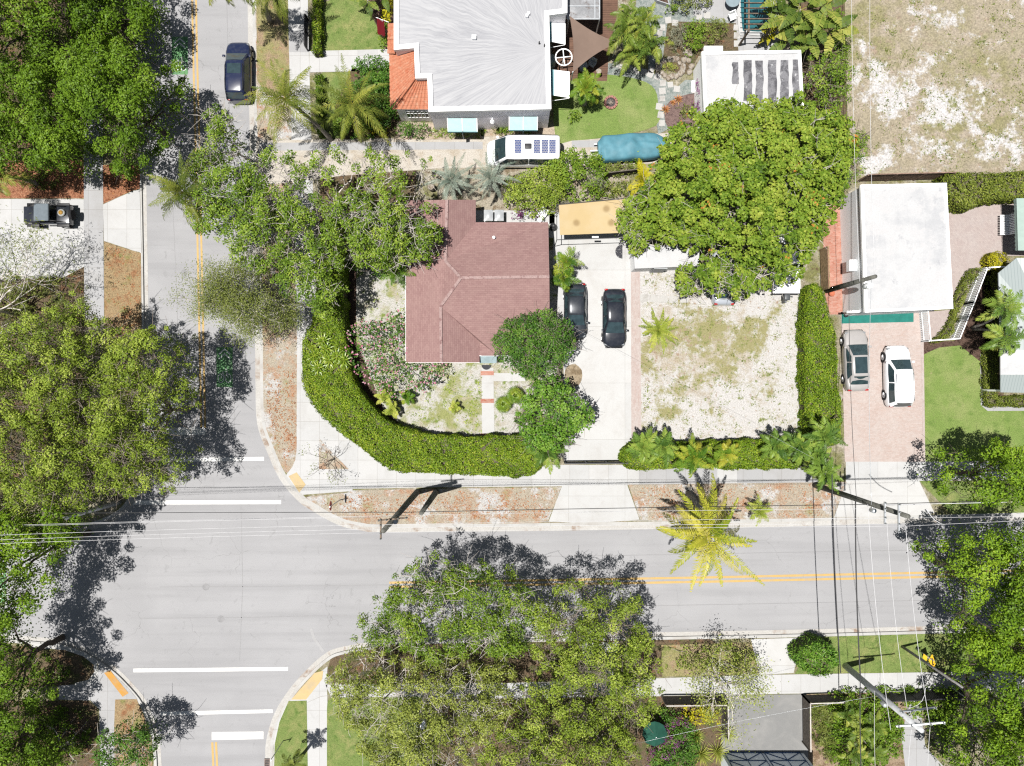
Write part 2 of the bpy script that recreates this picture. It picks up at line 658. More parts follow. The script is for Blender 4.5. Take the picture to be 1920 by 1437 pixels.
def skeleton(mb, base, fork_h, C, r_trunk, nlimb=6, twigs=60, r_twig=.025, lean=None, ring=True):
    """trunk, limbs to the farthest clumps, branches to the others"""
    base = Vector(base)
    cen = Vector(C.mean(0))
    fork = Vector((base.x * .75 + cen.x * .25, base.y * .75 + cen.y * .25, fork_h)) if lean is None else Vector(lean)
    limb(mb, base - Vector((0, 0, .1)), fork, r_trunk * 1.25, r_trunk * .85, 0, 5, 9, .12)
    order = RNG.permutation(len(C))
    nodes = []
    picked = []
    for i in order:
        p = C[i]
        if all(np.linalg.norm(p - q) > 1.6 for q in picked) and np.linalg.norm(p[:2] - np.array(fork[:2])) > 1.0:
            picked.append(p)
        if len(picked) >= nlimb: break
    for p in picked:
        e = fork.lerp(Vector(p), .82)
        path = limb(mb, fork, e, r_trunk * .55, r_trunk * .16, .22, 7, 6, .22)
        nodes += [(q, r_trunk * (.5 - .34 * k / 7)) for k, q in enumerate(path)][2:]
    if not nodes: nodes = [(fork, r_trunk * .4)]
    NP = np.array([n[0] for n in nodes])
    for i in order[:twigs]:
        p = C[i]
        dd = np.linalg.norm(NP - p, axis=1) + np.where(NP[:, 2] > p[2] + .3, 2, 0)
        k = int(dd.argmin())
        rr = min(nodes[k][1] * .6, .09)
        path = limb(mb, nodes[k][0], Vector(p), rr, r_twig * .6, .1, 5, 5, .25)
        for q in path[2:]:
            for _ in range(2):
                e = q + Vector(RNG.normal(0, .55, 3)) + Vector((0, 0, .25))
                limb(mb, q, e, r_twig * .8, r_twig * .35, 0, 2, 3, .1)


def tree(label, outline, h_edge, h_top, leafmat, barkmat, r=.95, dens=330, ln=.24, wd=.15, spacing=1.12, keep=1.0,
         under=.6, trunk_r=.22, base=None, nlimb=7, twigs=70, group=None, name='broadleaf_tree', cat='tree', tone=.25, flat=.72, up=.55, rough=.5, fork=None, ground=.15, r_twig=.025, fill=0.0, accent=0.0):
    hm = h_edge + .35 * (h_top - h_edge)
    poly = wpoly(smooth_line(outline, 3, True), hm)
    cx, cy = np.mean(poly, axis=0)
    b = W(base[0], base[1], ground) if base else Vector((cx * 1.03, cy * 1.03, ground))
    t = thing(name, label, cat, (b.x, b.y, ground), 0, group)
    C, R = clumps(poly, h_edge, h_top, r, spacing, keep, rough, under)
    V, Q, tt = clump_leaves(C, R, dens, ln, wd, flat, up, tone, accent)
    if fill:
        p_ = np.array(poly); lo, hi = p_.min(0), p_.max(0)
        n = int(fill * (hi[0] - lo[0]) * (hi[1] - lo[1]) / (ln * wd * .5))
        X = lo + RNG.random((n, 2)) * (hi - lo)
        X = X[in_poly(X, poly)]
        d = edge_dist(X, poly); u_ = np.clip(d / max(d.max(), .1), 0, 1)
        keep_ = d > r * .5
        z = h_edge + (h_top - h_edge) * .75 * np.sqrt(np.clip(1 - (1 - u_) ** 2, 0, 1)) - r * 2.4 - np.abs(RNG.normal(0, .9, len(X)))
        X3 = np.column_stack([X, z])[keep_]
        V2, Q2 = leaf_quads(X3, unit(RNG.normal(0, .6, X3.shape) + np.array([0, 0, .7])), ln, wd)
        Q = np.vstack([Q, Q2 + len(V)]); V = np.vstack([V, V2]); tt = np.concatenate([tt, np.clip(RNG.normal(.4, .2, len(Q2)), 0, .9)])
    np_mesh('crown', V, Q, leafmat, t, tt)
    mb = MB()
    skeleton(mb, b, fork if fork else max(h_edge * .45, .3), C, trunk_r, nlimb, twigs, r_twig)
    mb.build('trunk', barkmat, t, True)
    return t, C, R


def shrub(label, outline, h_top, leafmat, barkmat, r=.4, dens=900, ln=.13, wd=.08, name='shrub', cat='shrub', group=None, h_edge=None,
          spacing=1.0, keep=1.0, tone=.25, under=.5, ground=.15, up=.45, stems=6):
    h_edge = h_edge if h_edge is not None else max(h_top * .45, .15)
    poly = wpoly(smooth_line(outline, 3, True), h_edge)
    c = np.mean(poly, axis=0)
    t = thing(name, label, cat, (c[0], c[1], ground), 0, group)
    C, R = clumps(poly, h_edge, h_top, r, spacing, keep, .35, under)
    C[:, 2] = np.maximum(C[:, 2], ground + R * .3)
    V, Q, tt = clump_leaves(C, R, dens, ln, wd, .85, up, tone)
    V[:, 2] = np.maximum(V[:, 2], ground)
    np_mesh('foliage', V, Q, leafmat, t, tt)
    mb = MB()
    for i in RNG.permutation(len(C))[:stems]:
        p = C[i]
        limb(mb, (c[0] * .5 + p[0] * .5, c[1] * .5 + p[1] * .5, ground - .05), p, .035, .012, 0, 4, 5, .15)
    mb.build('stems', barkmat, t, True)
    return t, C, R


def ell(cx, cy, rx, ry=None, n=9, wob=.14):
    ry = ry or rx
    out = []
    for i in range(n):
        a = 2 * math.pi * i / n
        k = 1 + random.uniform(-wob, wob)
        out.append((cx + rx * k * math.cos(a), cy + ry * k * math.sin(a)))
    return out


def hedge(label, outline, h, leafmat, core, ln=.12, wd=.08, per_m2=230, group=None, name='hedge', ground=.15, tone=.25, rough=.13, top_noise=.24, smooth=True):
    """clipped hedge: woody core, leaves over top and sides"""
    pl = smooth_line(outline, 3, True) if smooth else outline
    poly = wpoly(pl, h)
    c = np.mean(poly, axis=0)
    t = thing(name, label, 'hedge', (c[0], c[1], ground), 0, group)
    P = np.array(poly)
    lo, hi = P.min(0), P.max(0)
    n = int((hi[0] - lo[0]) * (hi[1] - lo[1]) * per_m2)
    X = lo + RNG.random((n, 2)) * (hi - lo)
    X = X[in_poly(X, poly)]
    d = edge_dist(X, poly)
    wave = top_noise * (np.sin(X[:, 0] * 1.9 + np.cos(X[:, 1] * 1.3) * 2) + np.sin(X[:, 1] * 2.3 + X[:, 0] * .7) + .8 * np.sin(X[:, 0] * 5.1 + X[:, 1] * 4.3)) / 2
    z = ground + h - np.clip(.28 - d, 0, .28) ** 2 * 4 + wave - np.abs(RNG.normal(0, rough, len(X)))
    gap = np.sin(X[:, 0] * 3.1 + 2 * np.sin(X[:, 1] * 2.2)) * np.sin(X[:, 1] * 3.7 + 2 * np.sin(X[:, 0] * 1.7))
    ok_ = (gap < .8) | (RNG.random(len(X)) < .22)
    X, z = X[ok_], z[ok_]
    C1 = np.column_stack([X, z])
    N1 = np.tile([0, 0, 1.0], (len(X), 1))
    seg = []
    Cs, Ns = [], []
    area2 = sum(poly[i][0] * poly[(i + 1) % len(poly)][1] - poly[(i + 1) % len(poly)][0] * poly[i][1] for i in range(len(poly)))
    sg = 1 if area2 > 0 else -1
    for i in range(len(poly)):
        a = np.array(poly[i]); b = np.array(poly[(i + 1) % len(poly)])
        L = np.linalg.norm(b - a)
        m = int(L * h * per_m2 * .75)
        if m < 1: continue
        s = RNG.random(m)
        nn = np.array([(b - a)[1], -(b - a)[0]]) / max(L, 1e-6) * sg
        q = a + s[:, None] * (b - a) - nn * np.abs(RNG.normal(0, rough * 1.1, m))[:, None] + nn * (.07 * np.sin(s * L * 5) + .08 * np.sin(a[0] * 2.3 + a[1] * 1.7 + s * L * 2.1))[:, None]
        Cs.append(np.column_stack([q, ground + RNG.random(m) * h * .98]))
        Ns.append(np.tile([nn[0], nn[1], .35], (m, 1)))
    C = np.vstack([C1] + Cs); N = np.vstack([N1] + Ns)
    N = unit(N + RNG.normal(0, .5, N.shape))
    V, Q = leaf_quads(C, N, ln, wd)
    patch = .5 * np.sin(C[:, 0] * .9 + 2 * np.sin(C[:, 1] * .6)) * np.sin(C[:, 1] * 1.1 + C[:, 0] * .5)
    tt = np.clip(.5 + patch * tone + RNG.normal(0, tone, len(C)), 0, 1)
    np_mesh('foliage', V, Q, leafmat, t, tt)
    mb = MB()
    k = [(c[0] * 0 + p[0], p[1]) for p in poly]
    ins = offset_line(k + [k[0]], .16, -sg)[:-1] if False else k
    # core stands 0.14 m inside the leaves
    core_pts = []
    m = len(poly)
    for i in range(m):
        a, b = np.array(poly[i - 1]), np.array(poly[(i + 1) % m])
        e = b - a
        L = max(np.linalg.norm(e), 1e-6)
        nn = np.array([-e[1], e[0]]) / L * sg
        core_pts.append(tuple(np.array(poly[i]) + nn * .15))
    mb.prism(core_pts, ground - .05, ground + h - .16 - top_noise)
    mb.build('branches', core, t)
    return t


# ------------------------------------------------------------------ palms
def frond(mb, o, yaw, pitch, L, droop, ll, nl, lw, tint, vee=.5, roll=0.0, hang=.35, rach=.022):
    """one feather leaf from o: arching midrib with leaflets on both sides"""
    o = Vector(o)
    d2 = Vector((math.cos(yaw), math.sin(yaw), 0))
    side = Vector((-math.sin(yaw), math.cos(yaw), 0))
    K = 9
    pts, tang = [], []
    p = o.copy()
    bend = random.uniform(-.6, .6)
    for i in range(K + 1):
        t = i / K
        a = pitch - droop * t ** 1.35
        dd = (d2 * math.cos(bend * t) + side * math.sin(bend * t))
        tg = dd * math.cos(a) + Vector((0, 0, math.sin(a)))
        pts.append(p.copy()); tang.append(tg)
        p = p + tg * (L / K)
    mb.tube(pts, [rach * (1 - .75 * i / K) for i in range(K + 1)], 4, cap=False, tint=min(1, tint + .25))
    for s in (-1, 1):
        for j in range(nl):
            if random.random() < .1: continue
            t = .12 + .88 * (j + .5 + random.uniform(-.3, .3)) / nl
            f = min(t * K, K - 1e-4); i = int(f); u = f - i
            q = pts[i].lerp(pts[i + 1], u); tg = tang[i].lerp(tang[i + 1], u).normalized()
            sd = tg.cross(Vector((0, 0, 1)))
            sd = sd.normalized() if sd.length > .05 else side
            upv = sd.cross(tg).normalized()
            l = ll * (math.sin(math.pi * min(1, .16 + .84 * t) ** .8) * .85 + .22) * random.uniform(.8, 1.1)
            fw = .45 + .5 * t
            dv = (sd * s * (1 - .35 * fw) + tg * fw + upv * (vee * .5 - roll * s * .3)).normalized()
            m1 = q + dv * l * .5
            e = q + dv * l * .94 - Vector((0, 0, hang * l * random.uniform(.5, 1.2)))
            wv = tg.cross(dv).cross(dv)
            wv = (wv.normalized() if wv.length > 1e-4 else tg) * (lw / 2)
            tn = max(0, min(1, tint + random.uniform(-.15, .15)))
            mb.add([q - wv * .5, q + wv * .5, m1 + wv, m1 - wv, e + wv * .15, e - wv * .15], [(0, 1, 2, 3), (3, 2, 4, 5)], tn)


def palm_crown(mb, c, n, L, ll=.55, nl=26, lw=.07, lo=-.55, hi=1.25, droop=1.1, tint=.5, spread=.34, vee=.5, hang=.35, rach=.022, yaw0=None, dead=0):
    yaw = random.uniform(0, 6.28) if yaw0 is None else yaw0
    for i in range(n):
        t = (i + .5) / n
        pitch = lo + (hi - lo) * t + random.uniform(-.1, .1)
        yaw += 2.39996 + random.uniform(-.25, .25)
        tn = max(0, min(1, tint + random.uniform(-spread, spread) - (.12 if t > .8 else 0)))
        if i < dead: tn = 1.0
        frond(mb, c, yaw, pitch, L * random.uniform(.72, 1.12) * (1 - .3 * max(0, t - .75) / .25), droop * (1.1 - .45 * t) * random.uniform(.75, 1.25), ll, nl, lw, tn, vee, random.uniform(-.6, .6), hang, rach)


def palm(label, px, py, h, L, leafmat, barkmat, n=17, base=None, group=None, name='palm_tree', trunk_r=.14, ground=.15, cat='palm', parts=('crown', 'trunk'), **kw):
    c = W(px, py, h)
    b = W(base[0], base[1], ground) if base else Vector((c.x * .99 + random.uniform(-.15, .15), c.y * .99 + random.uniform(-.15, .15), ground))
    t = thing(name, label, cat, (b.x, b.y, ground), 0, group)
    mb = MB()
    palm_crown(mb, c + Vector((0, 0, .0)), n, L, **kw)
    mb.build(parts[0], leafmat, t)
    mb = MB()
    K = 10
    path = []
    for i in range(K + 1):
        u = i / K
        q = b.lerp(c, u)
        if base:
            k = u ** 1.6 if h > 4 else u
            q = Vector((b.x + (c.x - b.x) * k, b.y + (c.y - b.y) * k, ground - .05 + (h - ground) * u ** .85))
        path.append(q)
    mb.tube(path, [trunk_r * (1.45 - .6 * min(1, i / K * 3) + (.03 if i % 2 else 0)) for i in range(K + 1)], 10)
    mb.build(parts[1], barkmat, t, True)
    return t


def clump_palm(label, heads, leafmat, barkmat, L=1.9, n=10, group=None, name='palm_clump', cat='palm', ground=.15, trunk_r=.06, **kw):
    """several stems of one plant: heads = [(px, py, h)]"""
    cs = [W(*h) for h in heads]
    m = sum(cs, Vector()) / len(cs)
    t = thing(name, label, cat, (m.x, m.y, ground), 0, group)
    mb = MB(); tr = MB()
    for c in cs:
        palm_crown(mb, c, n, L, **kw)
        b = Vector((m.x + (c.x - m.x) * .5, m.y + (c.y - m.y) * .5, ground - .05))
        limb(tr, b, c, trunk_r * 1.3, trunk_r, 0, 5, 7, .08)
    mb.build('crown', leafmat, t)
    tr.build('trunk', barkmat, t, True)
    return t


def fan_leaf(mb, o, yaw, pitch, pet, R, tint, n=16, arc=4.6, fold=.1):
    o = Vector(o)
    d = Vector((math.cos(yaw) * math.cos(pitch), math.sin(yaw) * math.cos(pitch), math.sin(pitch)))
    c = o + d * pet
    mb.tube([o, c], [.018, .012], 4, cap=False, tint=tint)
    s = Vector((-math.sin(yaw), math.cos(yaw), 0))
    d1 = (d - Vector((0, 0, .45))).normalized()
    for i in range(n):
        a = -arc / 2 + arc * i / (n - 1)
        e = (d1 * math.cos(a) + s * math.sin(a)).normalized()
        w = e.cross(Vector((0, 0, 1))).normalized() * R * .055
        l = R * (.75 + .25 * math.cos(a * .5)) * random.uniform(.85, 1.1)
        m = c + e * l * .55 + Vector((0, 0, fold * R))
        mb.add([c, m + w, c + e * l - Vector((0, 0, .25 * l)), m - w], [(0, 1, 2, 3)], max(0, min(1, tint + random.uniform(-.15, .15))))


def fan_palm(label, px, py, h, leafmat, barkmat, n=18, pet=.55, R=.6, group=None, name='fan_palm', ground=.15, heads=None):
    c0 = W(px, py, h)
    t = thing(name, label, 'palm', (c0.x, c0.y, ground), 0, group)
    mb = MB(); tr = MB()
    for (x, y, hh) in (heads or [(px, py, h)]):
        c = W(x, y, hh)
        yaw = random.uniform(0, 6)
        for i in range(n):
            yaw += 2.4
            u = (i + .5) / n
            fan_leaf(mb, c, yaw, -.3 + 1.5 * u, pet * random.uniform(.8, 1.2), R * random.uniform(.8, 1.15), .5 + random.uniform(-.25, .25))
        tr.tube([(c.x, c.y, ground - .05), (c.x, c.y, hh)], [.13, .1], 8)
    mb.build('crown', leafmat, t)
    tr.build('trunk', barkmat, t, True)
    return t


def blade_leaf(mb, o, yaw, pitch, L, wd, droop, tint, tear=True):
    """big banana-type blade with a midrib and torn sides"""
    o = Vector(o)
    d2 = Vector((math.cos(yaw), math.sin(yaw), 0)); side = Vector((-math.sin(yaw), math.cos(yaw), 0))
    K = 14
    p = o.copy(); prev = None
    pts = []
    for i in range(K + 1):
        t = i / K
        a = pitch - droop * t ** 1.4
        tg = d2 * math.cos(a) + Vector((0, 0, math.sin(a)))
        pts.append(p.copy()); p = p + tg * (L / K)
    mb.tube(pts, [.035 * (1 - .8 * i / K) for i in range(K + 1)], 4, cap=False, tint=min(1, tint + .3))
    for s in (-1, 1):
        for i in range(3, K):
            t0, t1 = i / K, (i + .82 if tear and random.random() < .55 else i + 1) / K
            w0 = wd * math.sin(math.pi * min(1, max(0.02, (t0 - .2) / .8)) ** .75)
            w1 = wd * math.sin(math.pi * min(1, max(0.02, (t1 - .2) / .8)) ** .75)
            q0, q1 = pts[i], pts[i].lerp(pts[i + 1], (t1 - t0) * K)
            dz = random.uniform(-.25, .12)
            e0 = q0 + side * s * max(w0, .05) + Vector((0, 0, dz * w0)) + (q1 - q0) * .5
            e1 = q1 + side * s * max(w1, .04) + Vector((0, 0, dz * w1)) + (q1 - q0) * .5
            mb.add([q0, q1, e1, e0], [(0, 1, 2, 3)], max(0, min(1, tint + random.uniform(-.12, .12))))


def rosette(label, px, py, R, leafmat, n=26, name='agave_plant', cat='plant', group=None, ground=.15, wd=.07, h=.15, hi=1.2):
    c = W(px, py, h + ground)
    t = thing(name, label, cat, (c.x, c.y, ground), 0, group)
    mb = MB()
    yaw = 0
    for i in range(n):
        yaw += 2.4
        u = (i + .5) / n
        pt = .1 + hi * u
        d = Vector((math.cos(yaw) * math.cos(pt), math.sin(yaw) * math.cos(pt), math.sin(pt)))
        s = Vector((-math.sin(yaw), math.cos(yaw), 0)) * wd / 2
        l = R * random.uniform(.8, 1.1)
        o = Vector((c.x, c.y, ground))
        m = o + d * l * .5 + Vector((0, 0, .05)); e = o + d * l - Vector((0, 0, .15 * l * (1 - u)))
        e.z = max(e.z, ground + .02)
        mb.add([o - s * .6, o + s * .6, m + s, m - s, e], [(0, 1, 2, 3), (3, 2, 4)], .5 + random.uniform(-.35, .35))
    mb.build('leaves', leafmat, t)
    return t


def branching(mb, p, d, L, r, depth, tips, spread=.6, up=.15, sides=5, kids=(2, 3)):
    p = Vector(p); d = Vector(d).normalized()
    n = 4
    path = [p.copy()]
    q = p.copy(); dd = d.copy()
    for i in range(n):
        dd = (dd + Vector(RNG.normal(0, .12, 3)) + Vector((0, 0, up * .15))).normalized()
        q = q + dd * (L / n)
        path.append(q.copy())
    mb.tube(path, [r * (1 - .4 * i / n) for i in range(n + 1)], max(3, sides), cap=False)
    if depth == 0:
        tips.append((q.copy(), dd.copy()))
        return
    for k in range(random.randint(*kids)):
        nd = (dd + Vector(RNG.normal(0, spread, 3)) + Vector((0, 0, up))).normalized()
        st = path[random.randint(2, n)]
        branching(mb, st, nd, L * random.uniform(.6, .85), r * .58, depth - 1, tips, spread, up, sides - 1, kids)


def sparse_tree(label, base_px, h_fork, dirs, L, r, depth, leafmat, barkmat, leaves=12, ln=.16, wd=.08, ball=.3, name='broadleaf_tree', group=None, ground=.15, spread=.55, up=.1, cat='tree', keep=.7, kids=(2, 3)):
    b = W(base_px[0], base_px[1], ground)
    t = thing(name, label, cat, (b.x, b.y, ground), 0, group)
    mb = MB(); tips = []
    fork = b + Vector((0, 0, h_fork - ground))
    limb(mb, b - Vector((0, 0, .1)), fork, r * 1.3, r, 0, 4, 8, .1)
    for (yaw, pitch, k) in dirs:
        d = (math.cos(yaw) * math.cos(pitch), math.sin(yaw) * math.cos(pitch), math.sin(pitch))
        branching(mb, fork, d, L * k, r * .65, depth, tips, spread, up, 6, kids)
    mb.build('trunk', barkmat, t, True)
    tp = [q for q in tips if random.random() < keep] or tips[:1]
    C = np.array([q[0] for q in tp])
    idx = np.repeat(np.arange(len(C)), leaves)
    P = C[idx] + RNG.normal(0, ball * .5, (len(idx), 3))
    N = unit(RNG.normal(0, .5, (len(idx), 3)) + np.array([0, 0, .8]))
    V, Q = leaf_quads(P, N, ln, wd)
    np_mesh('crown', V, Q, leafmat, t, np.clip(RNG.normal(.5, .25, len(Q)), 0, 1))
    return t


# ------------------------------------------------------------------ vehicles
def lathe_x(mb, cx, cy, cz, prof, n=22):
    """prof [(radius, x)] turned about an axle along x"""
    vs, fs = [], []
    for r, x in prof:
        for k in range(n):
            a = 2 * math.pi * k / n
            vs.append((cx + x, cy + r * math.cos(a), cz + r * math.sin(a)))
    for i in range(len(prof) - 1):
        for k in range(n):
            fs.append((i * n + k, i * n + (k + 1) % n, (i + 1) * n + (k + 1) % n, (i + 1) * n + k))
    fs.append(tuple(range(n - 1, -1, -1))); fs.append(tuple(range((len(prof) - 1) * n, len(prof) * n)))
    mb.add(vs, fs)


def interp(tab, t):
    for a, b in zip(tab, tab[1:]):
        if a[0] <= t <= b[0]:
            u = (t - a[0]) / max(b[0] - a[0], 1e-9)
            u = u * u * (3 - 2 * u) if False else u
            return [x + (y - x) * u for x, y in zip(a[1:], b[1:])]
    return list(tab[-1][1:])


CAR = {
    'sedan': dict(body=[(0, .58, .66), (.012, .74, .84), (.05, .90, .97), (.14, .985, 1.01), (.3, 1, .97), (.5, 1, .95), (.68, 1, .94), (.78, .985, .90), (.9, .94, .80), (.965, .80, .70), (.99, .64, .60), (1, .48, .52)],
                  cab=(.11, .25, .57, .755), H=1.45, belt=.95, wr=.70, wb=.90),
    'suv': dict(body=[(0, .66, .80), (.012, .80, 1.0), (.05, .93, 1.06), (.14, .985, 1.06), (.3, 1, 1.05), (.5, 1, 1.04), (.68, 1, 1.03), (.78, .985, 1.0), (.9, .95, .92), (.965, .82, .82), (.99, .68, .70), (1, .52, .6)],
                cab=(.015, .085, .60, .77), H=1.68, belt=1.05, wr=.74, wb=.91),
    'van': dict(body=[(0, .92, 1.0), (.01, .96, 1.25), (.1, 1, 1.28), (.5, 1, 1.28), (.8, 1, 1.25), (.86, .985, 1.16), (.93, .94, 1.0), (.975, .86, .86), (.992, .78, .7), (1, .68, .58)],
                cab=(.005, .02, .73, .885), H=2.35, belt=1.25, wr=.86, wb=.95),
}


def car(name, label, kind, px, py, heading, L, Wd, paint_mat, group=None, roof_mat=None, sunroof=False, rails=False, cat='car', ground=.16, solar=False, glass=None):
    spec = CAR[kind]
    H = spec['H']
    w = Wd / 2
    loc = W(px, py, .9)
    root = thing(name, label, cat, (loc.x, loc.y, ground), 0, group)
    glass = glass or M_GLASS
    mb = MB()
    N = 26
    rows = []
    for i in range(N + 1):
        t = i / N
        t = .5 - .5 * math.cos(math.pi * t)
        k, zt = interp(spec['body'], t)
        ww = w * k
        y = -L / 2 + L * t
        half = [(0, zt + .05), (.35, zt + .045), (.68, zt + .025), (.86, zt - .01), (.945, zt - .07), (.985, zt - .18), (1.0, .62), (.985, .45), (.95, .28), (.86, .2)]
        pts = [Vector((-a * ww, y, z)) for a, z in half[::-1]] + [Vector((a * ww, y, z)) for a, z in half[1:]]
        rows.append(pts)
    mb.grid([r[::-1] for r in rows])
    n = len(rows[0])
    mb.add(rows[0], [tuple(range(n))]); mb.add(rows[-1], [tuple(range(n - 1, -1, -1))])
    body = mb.build('body', paint_mat, root, True, False)
    # wheel arches and wheels
    wr_ = .33 if kind == 'sedan' else .36
    for yy in (L * .5 - L * .185, -L * .5 + L * .2):
        for s in (-1, 1):
            m = MB()
            lathe_x(m, s * (w - .105), yy, wr_, [(wr_ * .6, -.1), (wr_ * .96, -.1), (wr_, -.06), (wr_, .06), (wr_ * .96, .115), (wr_ * .6, .115)])
            wh = m.build('wheel', M_TYRE, root, True, False)
            m = MB()
            lathe_x(m, s * (w - .105 + .0), yy, wr_, [(.05, s * .125), (wr_ * .58, s * .118), (wr_ * .62, s * .1)], 16)
            for q in range(5):
                a = 2 * math.pi * q / 5
                m.bar((s * (w + .02), yy, wr_), (s * (w + .018), yy + math.cos(a) * wr_ * .58, wr_ + math.sin(a) * wr_ * .58), .05, .02)
            m.build('rim', M_RIM, wh, False, False)
            m = MB()
            lathe_x(m, s * (w - .07), yy, wr_ + .02, [(wr_ + .05, -.06), (wr_ + .05, .0725), ], 22)
            m.build('wheel_arch', M_BLACK, root, False, False)
    # cabin
    rb, rt, ft, fb = [-L / 2 + L * q for q in spec['cab']]
    zb = spec['belt']
    wb, wt = w * spec['wb'], w * spec['wr']
    m = MB()
    rows = []
    for (y, hw, z, kk) in ((rb, wb * .93, zb, 0), (rb + (rt - rb) * .55, wb * .9 + (wt - wb) * .5, zb + (H - zb) * .62, .5), (rt, wt * .93, H - .06, 1), (rt + .12, wt * .97, H - .015, 1), (rt + (ft - rt) * .5, wt, H, 1), (ft - .12, wt * .98, H - .015, 1), (ft, wt * .95, H - .055, 1),
                           (ft + (fb - ft) * .5, wb * .9 + (wt - wb) * .45, zb + (H - zb) * .52, .5), (fb, wb * .95, zb, 0)):
        wlow = wb if kk else hw
        half = [(0, z + .035 * kk), (hw * .55, z + .028 * kk), (hw * .86, z + .01 * kk), (hw * .97, z - .03 * kk), (hw * (1 - .5 * kk * .0) + (wlow - hw) * .5 * kk, z - (z - zb) * .5), (wlow, zb - .04)]
        rows.append([Vector((-a, y, zz)) for a, zz in half[::-1]] + [Vector((a, y, zz)) for a, zz in half[1:]])
    m.grid([r[::-1] for r in rows])
    cab = m.build('cabin', roof_mat or paint_mat, root, True, False)

    def pane(nm, c, push, mat=None, nx=6):
        """glass over a four-cornered opening, bulging a little"""
        c = [Vector(q) for q in c]
        nn = (c[1] - c[0]).cross(c[3] - c[0]).normalized()
        if nn.z < 0: nn = -nn
        rows_ = []
        for i in range(nx + 1):
            u = i / nx
            a, b = c[0].lerp(c[1], u), c[3].lerp(c[2], u)
            rows_.append([a.lerp(b, v / 4) + nn * (push + .03 * math.sin(math.pi * u)) for v in range(5)])
        q = MB(); q.grid(rows_)
        return q.build(nm, mat or glass, cab, True, False)
    zt = H - .05
    pane('windscreen', [(-wb * .86, fb - .02, zb + .03), (wb * .86, fb - .02, zb + .03), (wt * .84, ft + .03, zt - .01), (-wt * .84, ft + .03, zt - .01)], .02)
    pane('rear_window', [(wb * .8, rb + .02, zb + .06), (-wb * .8, rb + .02, zb + .06), (-wt * .8, rt - .02, zt - .02), (wt * .8, rt - .02, zt - .02)], .02)
    for s in (-1, 1):
        y0, y1 = rb + (rt - rb) * .9 + .1, fb - (fb - ft) * .35
        ym = (y0 + y1) / 2
        for a, b, aa, bb in ((rb + (rt - rb) * .45 + .12, ym - .04, rt + .08, ym - .06), (ym + .04, fb - .22, ym + .02, ft - .04)):
            cs = [(s * wb * 1.0, a, zb + .03), (s * wb * 1.0, b, zb + .03), (s * wt * 1.0, bb, H - .1), (s * wt * 1.0, aa, H - .1)]
            if s < 0: cs = [cs[1], cs[0], cs[3], cs[2]]
            pane('side_window', cs, .02)
        m = MB()
        m.bbox(s * (w + .02) - .1, s * (w + .02) + .1, fb - .28, fb - .12, zb - .02, zb + .13, .03)
        m.build('mirror', paint_mat, root, True, False)
        m = MB()
        m.bbox(s * w * .70 - .15, s * w * .70 + .13, L / 2 - .34, L / 2 - .19, .6, .735 if kind == 'sedan' else .85, .04)
        m.build('headlight', M_LAMP, root, True, False)
        m = MB()
        m.bbox(s * w * .70 - .13, s * w * .70 + .13, -L / 2 + .02, -L / 2 + .15, zb - .26, zb - .045, .04)
        m.build('tail_light', M_TAIL, root, True, False)
        if rails:
            m = MB()
            m.tube([(s * wt * .9, rt + .1, H + .01), (s * wt * .92, rt + .25, H + .07), (s * wt * .92, ft - .4, H + .07), (s * wt * .9, ft - .25, H + .01)], .02, 6)
            m.build('roof_rail', M_RIM if rails == 'silver' else M_BLACK, root, True, False)
    if sunroof:
        rl = (ft - rt)
        a, b = (rt + rl * .12, ft - rl * .06) if sunroof == 'long' else (ft - rl * .42, ft - rl * .1)
        m = MB()
        m.grid([[Vector((x * wt * .72, a + (b - a) * v / 4, H + .042 - .012 * x * x)) for x in (-1, -.5, 0, .5, 1)] for v in range(4, -1, -1)])
        m.build('sunroof', M_GLASS, cab, True, False)
    m = MB()
    m.bbox(-w * .7, w * .7, L / 2 - .16, L / 2 + .01, .3, .48, .03)
    m.build('bumper_grille', M_BLACK, root, True, False)
    if solar:
        for a in (.42, -1.0, -1.58, -2.15):
            m = MB()
            m.bbox(-.5, .5, a - .24, a + .24, H + .03, H + .075, .008)
            m.build('solar_panel', M_SOLAR, root, False, False)
        m = MB()
        m.bbox(-.2, .2, -.6, -.08, H + .03, H + .14, .05)
        m.build('roof_vent', M_BLACK, root, True, False)
    root.rotation_euler = (0, 0, heading)
    return root
# ------------------------------------------------------------------ palette
M_GLASS = plain('car_glass', (.02, .035, .04, 1), .04, .8, 0, .2)
M_TYRE = plain('tyre_rubber', (.018, .018, .02, 1), .9, .1)
M_RIM = plain('alloy', (.45, .46, .48, 1), .3, .5, .9)
M_BLACK = plain('black_plastic', (.015, .015, .017, 1), .5, .3)
M_LAMP = plain('lamp_glass', (.16, .17, .18, 1), .1, .6)
M_TAIL = plain('tail_glass', (.26, .01, .01, 1), .15, .6)
M_WHITE = plain('white_paint', (.72, .73, .74, 1), .5, .3, 0, .05)
M_STEEL = plain('galvanised', (.42, .44, .46, 1), .4, .5, .6)
M_GREY = plain('grey_paint', (.25, .26, .27, 1), .6, .3)
M_WOOD = plain('weathered_wood', (.11, .085, .065, 1), .85, .2, 0, .35, 6)
M_POLE = plain('pole_wood', (.085, .085, .075, 1), .85, .2, 0, .35, 3)
M_CONCRETE_POLE = plain('concrete_pole', (.38, .39, .40, 1), .8, .2, 0, .15)
M_WIRE = plain('wire_pale', (.42, .42, .43, 1), .5, .3, 0)
M_WIRED = plain('wire_dark', (.03, .03, .032, 1), .6, .3)
M_TERRA = plain('terracotta', (.32, .10, .055, 1), .8, .2)
M_BARK = plain('bark', (.19, .16, .135, 1), .9, .15, 0, .35, 5)
